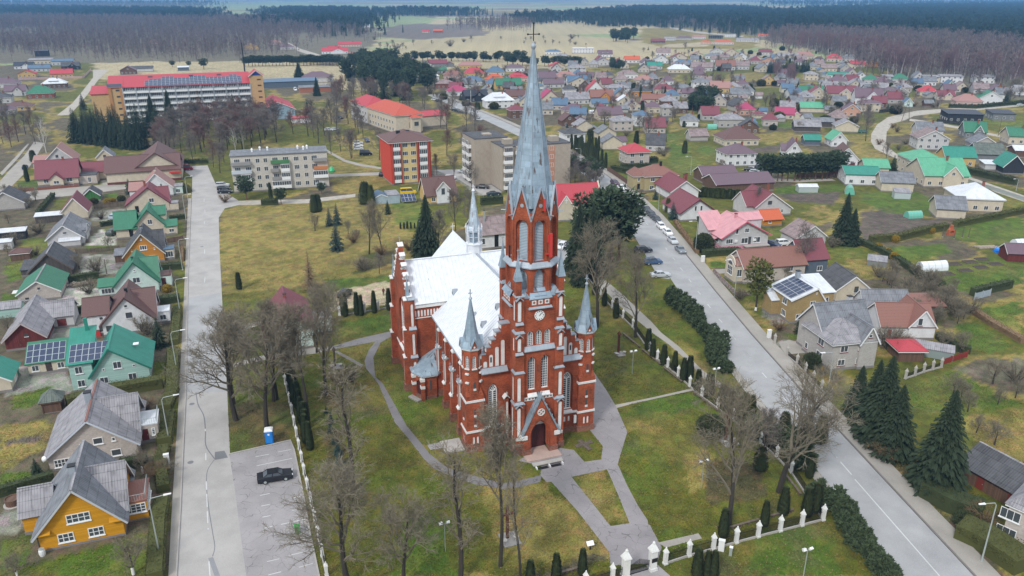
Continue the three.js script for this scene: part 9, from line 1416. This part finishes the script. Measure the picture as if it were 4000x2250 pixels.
boxThing('litter_bin','green litter bin at the parking bay kerb','bin',-26.79,-79.74,.6,1.1,.6,green);boxThing('wheelie_bin','green wheelie bin beside the dark red barn','bin',-92.7,-143.3,.6,1.1,.7,green);boxThing('wheelie_bin','blue wheelie bin beside the dark red barn','bin',-92.7,-144.6,.7,1.2,.8,blueM);boxThing('electric_cabinet','white electric cabinet at the left pavement hedge','cabinet',-49.4,-95,.7,1.6,.4,M.frameWhite);boxThing('electric_cabinet','pale electric cabinet on the right verge by the yellow brick house','cabinet',50.3,-138.5,.7,1.7,.5,M.frameWhite,12);boxThing('electric_cabinet','white electric cabinet outside the front fence','cabinet',25.3,-76.5,.7,1.5,.4,M.frameWhite,-20);boxThing('electric_cabinet','white cabinet at the drive of the long brown house','cabinet',47.9,-184.5,.9,1.6,.5,M.frameWhite,12);boxThing('gas_box','white box on a post outside the front fence','box',26.2,-75.6,.35,1.2,.35,M.galv,-20,M.frameWhite);boxThing('play_hut','little red play hut in the yard of the white house','play hut',-82.1,-139.7,1.9,1.2,1.4,M.redPaint,20,rm('brown'));boxThing('garden_bench','dark garden bench before the green jeep lawn','bench',-110,-193.5,1.6,.45,.5,M.black);
{const o=thing('info_board','small white information board on a black stand by the path','board',9.45,-76.62,.3);part('post',shape().cbox(0,0,0,.12,.9,.12),M.black,o);const b=part('panel',shape().cbox(0,0,0,.9,.06,.6),M.frameWhite,o);b.position.y=.95;b.rotation.x=.6}
function crossPole(label,x,z,h,arms,slabW,m=M.woodRed){const o=thing('wayside_cross',label,'wayside cross',x,z,.35);part('shaft',shape().cbox(0,.1,0,.32,h,.32),m,o);if(arms)part('cross_beam',shape().cbox(0,h*.74,0,1.7,.26,.26),m,o);else part('shrine_roof',shape().loft([shape().ring(0,0,.5,h,4,.78),shape().ring(0,0,.08,h+.6,4,.78)],true,true),m,o);part('slab',shape().cbox(.2,0,.3,slabW,.1,slabW*1.2),M.stone,o);for(const[a,b]of[[.9,.7],[-.7,.9]])part('planter',shape().lathe([[.16,.1],[.2,.4],[.36,.62],[.3,.62]],10,a,b),M.concrete,o);return o}
crossPole('tall carved wooden cross on a grey slab in the front lawn',-.57,-78.74,4.7,true,2.2);crossPole('dark carved column with planters on the lawn left of the church',-32,-126.2,3.2,false,2,M.woodOld);crossPole('carved shrine pole at the edge of the right lawn',19.9,-131.4,4.0,false,1.6);crossPole('red carved crucifix under the bare tree on the right lawn',32.2,-101.2,5.7,true,2.4);
{const o=thing('flower_frame','cross-shaped stone flower frame on the grass by the church corner','flower frame',10.87,-99.87,.5);for(let i=-2;i<=2;i++){const r=part('ring',new THREE.TorusGeometry(.26,.08,6,14).rotateX(PI / 2),M.woodOld,o);r.position.set(0,.14,i*.52)}for(const s of[-2,-1,1,2]){const r=part('ring',new THREE.TorusGeometry(.26,.08,6,14).rotateX(PI / 2),M.woodOld,o);r.position.set(s*.52,.14,-.3)}part('edging',shape().cbox(0,0,0,.75,.14,2.9).cbox(0,0,-.3,2.9,.135,.75),M.woodOld,o)}
for(const[l,f]of[['timber beam bench along the right fence, farthest',[21.9,-140.2,24.3,-133.7]],['timber beam bench along the right fence, middle',[24.5,-132.8,26.9,-126.3]],['timber beam bench along the right fence, nearest the gate',[27.2,-125.2,29.4,-119.6]],['timber beam bench under the right lawn trees',[30.6,-115.9,33.2,-109.7]],['timber beam bench behind the front fence',[27.4,-80.4,31.5,-82]],['timber beam bench near the front fence corner',[33.2,-82.7,36.6,-84]],['timber beam bench behind the left front fence',[5.34,-72.15,7.91,-73.14]],['timber beam bench by the fence corner pines',[38.1,-92.5,38.7,-87.3]]]){const p=pairs(f),o=thing('beam_bench',l,'bench',p[0][0],p[0][1],atan2(-(p[1][1]-p[0][1]),p[1][0]-p[0][0]),'beam benches by the fence'),L=hypot(p[1][0]-p[0][0],p[1][1]-p[0][1]);part('seat',shape().box(0,.36,-.16,L,.46,.16),M.woodOld,o);for(let k=0;k<4;k++)part('leg',shape().cbox(.4+(L -.8)*k / 3,0,0,.16,.36,.26),M.woodOld,o)}
{const o=thing('door_ramp','white slab bench over dark gratings before the church door','ramp',...chW(-.2,-4.2),CA);part('slab',shape().box(-2.2,.3,-.4,2.4,.42,.35),M.concrete,o);for(const x of[-1.9,.1,2.1])part('bracket',shape().box(x,.02,-.3,x+.14,.3,.9),M.frameWhite,o);for(const x of[-1.6,.4])part('grating',shape().box(x,.02,.4,x+1.5,.06,.95),M.black,o)}
// greenhouses and garden things
function tunnel(label,x,z,L,w,h,turn,rgb){const o=thing('poly_tunnel',label,'greenhouse',x,z,turn*DEG,'garden greenhouses'),m=mat('plastic film '+label.length,rgb,.3),n=8,A=i=>{const t=PI*i / n;return[cos(t)*w / 2,sin(t)*h]},b=shape(),e=shape();for(let i=0;i<n;i++){const[z0,y0]=A(i),[z1,y1]=A(i+1);b.quad([-L / 2,y0,z0],[L / 2,y0,z0],[L / 2,y1,z1],[-L / 2,y1,z1]);for(const s of[-1,1])e.tri([s*L / 2,0,0],[s*L / 2,y0,z0],[s*L / 2,y1,z1])}part('film',b,m,o);part('end_wall',e,m,o);for(let k=0;k<=4;k++){const r=shape();for(let i=0;i<n;i++){const[z0,y0]=A(i),[z1,y1]=A(i+1),x0=-L / 2+L*k / 4;r.bar([x0,y0+.02,z0*1.01],[x0,y1+.02,z1*1.01],.05)}part('hoop',r,M.galv,o)}}
const film=[.72,.75,.78],turq=[.14,.45,.34];
tunnel('white plastic tunnel beside the raised beds',102.6,-178.9,7,2.8,2.2,10,film);tunnel('white plastic tunnel at the right edge above the beds',135.4,-196.7,5,3,2.4,10,film);tunnel('green plastic tunnel below the white hall',114.3,-257,5,3,2.4,70,turq);tunnel('green plastic tunnel on the ploughed garden',121,-226.3,4.6,2.6,2,10,turq);tunnel('turquoise tunnel before the pale hip roof wing',100,-391.5,4.5,2.4,2.2,0,turq);tunnel('white tunnel below the plum hip roof',46,-444,5,2.6,2,10,film);tunnel('white tunnel beside the tall conifers',38.6,-376.6,4.5,2.4,2,10,film);tunnel('white tunnel in the upper right gardens',160,-481,4.5,2.6,2,5,film);tunnel('white tunnel beyond the cream cottage',160,-480,5,3,2.2,0,film);
house('glasshouse','white framed glasshouse in front of the dark soil garden',[97.5,-257,103.5,-257.8],{turn:0,w:6.5,d:3.4,h:1.8,rh:.7,roof:'w',rc:'white',wm2:mat('greenhouse glass',[.4,.46,.44],.2),ov:.1,pl:0},null,'greenhouse');house('glasshouse','grey roofed cold frame by the hedge corner',[87.2,-180.5,92.8,-181.3],{turn:-25*DEG,w:4.4,d:4,h:1.3,rh:.4,roof:'s',rc:'lgrey',wm2:mat('old glass',[.2,.22,.22],.25),ov:.1,pl:0},null,'greenhouse');house('glasshouse','long glass roofed bench house beside the red shelter',[75.7,-130.7,79.5,-128.5],{turn:-28*DEG,w:7,d:2.4,h:1.6,rh:.5,roof:'s',rc:'lgrey',wm2:mat('dim glass',[.25,.3,.29],.25),ov:.1,pl:0},null,'greenhouse');house('glasshouse','glass lean-to before the pale barn',[126.5,-249,130,-248.3],{turn:-10*DEG,w:5,d:3,h:2,rh:.8,roof:'s',rc:'lgrey',wm2:mat('clear glass',[.45,.5,.52],.2),ov:.1,pl:0},null,'greenhouse');house('garden_shed','brown shed with violet roof at the right edge by the tarp',[126.2,-186.2,129,-182.9],{turn:-8*DEG,w:6,d:5,h:2.2,rh:1.8,roof:'w',rc:'plum',wall:'redwood',ov:.3,pl:0},null,'shed');
{const o=thing('tarp_pile','bright blue tarpaulin over a pile on the right lawn','tarp',127.7,-192.7);seed(5);const r=[[1.5,0],[1.5,.5],[1.3,1.0],[.6,1.15]],b=shape(),rings=r.map(([q,y])=>Array.from({length:12},(_,i)=>{const t=-i / 12*6.283,k=q*rr(.88,1.1);return[cos(t)*k*1.25,y*rr(.9,1.08),sin(t)*k]}));b.loft(rings,true,true);part('tarpaulin',b,cm('carp',[.01,.2,.75]),o);part('pile',shape().cbox(0,0,0,2.4,.5,1.8),M.woodOld,o)}
{const o=thing('lumber_stack','stack of pale timber beams beside the blue tarpaulin','lumber',125.5,-196.3,.1);for(let i=0;i<7;i++)part('beam',shape().box(-2.8+i*.12,.05+(i%2)*.22,-.9+i*.26,2.8+(i%3)*.3,.27+(i%2)*.22,-.7+i*.26),cm('boards',[.5,.42,.34]),o)}
{const o=thing('brick_grill','orange brick garden grill with chimney','grill',122.5,-207.9,.2),m=cm('brickp',[.5,.13,.05]);part('hearth',shape().box(-.9,0,-.5,.9,.6,.5).box(-.9,.6,-.5,-.6,1.3,.5).box(.6,.6,-.5,.9,1.3,.5).box(-.9,1.3,-.5,.9,1.6,.5),m,o);part('chimney',shape().loft([[[-.7,1.6,.4],[.7,1.6,.4],[.7,1.6,-.4],[-.7,1.6,-.4]],[[-.35,2.1,.3],[.35,2.1,.3],[.35,2.1,-.3],[-.35,2.1,-.3]],[[-.35,2.9,.3],[.35,2.9,.3],[.35,2.9,-.3],[-.35,2.9,-.3]]],true,true),m,o)}
[[104.6,-175.5],[110.4,-178.1],[115.6,-180.5],[120.5,-182.9],[110.2,-182.9],[115.1,-184.5],[119.3,-186.6]].forEach(([x,z],i)=>{const o=thing('raised_bed',['first raised soil bed, nearest the hedge','second raised soil bed, dark framed','third raised soil bed of the front row','fourth raised soil bed, at the right','raised bed touching the white tunnel','raised bed in the back row middle','raised bed at the end of the back row'][i]+' on the right lawn','raised bed',x,z,.15,'raised beds');part('soil',shape().cbox(0,0,0,3.0,.14,1.8),cm('flat',[.07,.05,.04]),o);for(const[w,d,a,b]of[[3.2,.08,0,.94],[3.2,.08,0,-.94],[.08,1.8,1.56,0],[.08,1.8,-1.56,0]])part('board',shape().cbox(a,0,b,w,.22,d),M.woodOld,o)});
{const o=thing('wood_pile','heap of split logs in the yard beside the green outbuilding','wood pile',-100.7,-167.2,.3);seed(9);const g=new THREE.CylinderGeometry(.14,.15,.9,6).rotateZ(PI / 2);for(let i=0;i<60;i++){const l=part('log',g,pick([cm('boards',[.4,.33,.26]),cm('boards',[.3,.24,.19])]),o),r=sqrt(rnd())*2.6;l.position.set(rr(-2.6,2.6),.14+rnd()*.7,rr(-.8,.8));l.rotation.set(rr(-.3,.3),rnd()*3,rr(-.3,.3))}}
{const o=thing('wooden_tub','round brown wooden hot tub in the lower left garden','tub',-65.8,-85.6);part('staves',shape().lathe([[.9,.1],[.95,1.0],[.85,1.0],[.8,.85]],18),wm('wood'),o);part('base',shape().lathe([[1.2,0],[1.2,.1]],16),M.concrete,o)}
{const o=thing('water_barrel','white water barrel at the corner of the mustard house','barrel',-56.3,-75.6);part('barrel',shape().lathe([[.3,0],[.36,.3],[.36,.7],[.28,.95]],12),M.frameWhite,o);part('rim',shape().lathe([[.3,.95],[.32,1.0],[.26,1.0]],12),M.galv,o)}
{const o=thing('boat','small white boat lying upside down on the grass','boat',-111.1,-163.4,.3);part('hull',shape().loft([[[-1.6,0,.5],[1.2,0,.6],[1.2,0,-.6],[-1.6,0,-.5]],[[-1.3,.5,.3],[1.0,.55,.35],[1.0,.55,-.35],[-1.3,.5,-.3]]],true,true),M.frameWhite,o);part('keel',shape().bar([-1.4,.52,0],[1.0,.58,0],.07),M.galv,o)}
{const o=thing('storage_bag','green and white covered heap beside the pale apartment block','heap',-68.2,-289.9);seed(3);part('cover',shape().loft([1.2,1.2,.9,.4].map((q,j)=>Array.from({length:9},(_,i)=>{const t=-i / 9*6.283;return[cos(t)*q*rr(.9,1.1),j*.7,sin(t)*q*rr(.9,1.1)]})),true,true),cm('carp',[.03,.4,.15]),o);part('pallet',shape().cbox(0,0,0,2.2,.12,2.2),M.woodOld,o)}

// ---------- people ----------
function personGeo(){
const J=[[[0,1.0,0],[0,1.42,0],.15,.17],[[0,1.45,0],[0,1.58,.02],.06,.055],[[0,1.66,.03],[0,1.72,.02],.1,.1],[[-.1,.95,0],[-.13,.5,.06],.1,.07],[[-.13,.5,.06],[-.13,.08,.0],.065,.045],[[.1,.95,0],[.12,.5,-.02],.1,.07],[[.12,.5,-.02],[.12,.08,-.14],.065,.045],[[-.13,.05,0],[-.13,.04,.14],.05,.04],[[.12,.05,-.14],[.12,.04,0],.05,.04],[[-.2,1.4,0],[-.27,1.12,-.05],.07,.055],[[-.27,1.12,-.05],[-.26,.86,.05],.052,.04],[[.2,1.4,0],[.27,1.12,.05],.07,.055],[[.27,1.12,.05],[.26,.88,.16],.052,.04],[[-.2,1.4,0],[.2,1.4,0],.09,.09]];
const f=(x,y,z)=>{let d=9;for(const[a,b,r0,r1]of J){const ab=sub(b,a),ap=[x -a[0],y -a[1],z -a[2]],t=clamp((ap[0]*ab[0]+ap[1]*ab[1]+ap[2]*ab[2])/(ab[0]**2+ab[1]**2+ab[2]**2)),e=hypot(ap[0]-ab[0]*t,ap[1]-ab[1]*t,ap[2]-ab[2]*t)-lerp(r0,r1,t),h=clamp(.5+.5*(d -e)/ .04);d=lerp(d,e,h)-.04*h*(1-h)}return d};
const n=64,mc=new MarchingCubes(n,new THREE.MeshStandardMaterial(),false,false,60000);mc.isolation=0;
for(let k=0;k<n;k++)for(let j=0;j<n;j++)for(let i=0;i<n;i++)mc.field[i+j*n+k*n*n]=-f((i / n*2-1)*.95,(j / n*2-1)*.95+.92,(k / n*2-1)*.95);
mc.update();const c=mc.count,g=new THREE.BufferGeometry(),p=mc.positionArray.slice(0,c*3),nn=mc.normalArray.slice(0,c*3);for(let i=0;i<c;i++){p[3*i]*=.95;p[3*i+1]=p[3*i+1]*.95+.92;p[3*i+2]*=.95}
g.setAttribute('position',new THREE.BufferAttribute(p,3));g.setAttribute('normal',new THREE.BufferAttribute(nn,3));g.setAttribute('uv',new THREE.BufferAttribute(new Float32Array(c*2),2));return g
}
{const G=personGeo();const col=(rgbTop,rgbLeg)=>{const g=G.clone(),p=g.attributes.position,c=[];for(let i=0;i<p.count;i++){const y=p.getY(i),skin=(y>1.56)||(y<.93&&y>.8&&abs(p.getX(i))>.2);c.push(...(skin?(y>1.72||p.getZ(i)<.02&&y>1.62?[.05,.035,.025]:[.45,.27,.2]):y>.9?rgbTop:y<.1?[.02,.02,.02]:rgbLeg))}g.setAttribute('color',new THREE.Float32BufferAttribute(c,3));return g};
const pm=mat('clothes and skin',[1,1,1],.85,{vc:true});for(const[x,z,t,l,a,b]of[[43.4,-81.4,2.9,'person in dark clothes walking on the right footway by the pines',[.02,.025,.04],[.02,.02,.03]],[-28.7,-161.5,.6,'person in dark red jacket standing in the sandy yard',[.12,.02,.03],[.03,.03,.04]],[-27.3,-165.3,2,'person in black at the edge of the sandy yard',[.02,.02,.02],[.02,.02,.025]]]){const o=thing('person',l,'person',x,z,t);part('body',col(a,b),pm,o);part('jacket_hood',shape().lathe([[.1,1.5],[.15,1.53],[.1,1.6]],10,0,-.03),cm('stucco',a),o)}}

renderer.render(scene,camera);
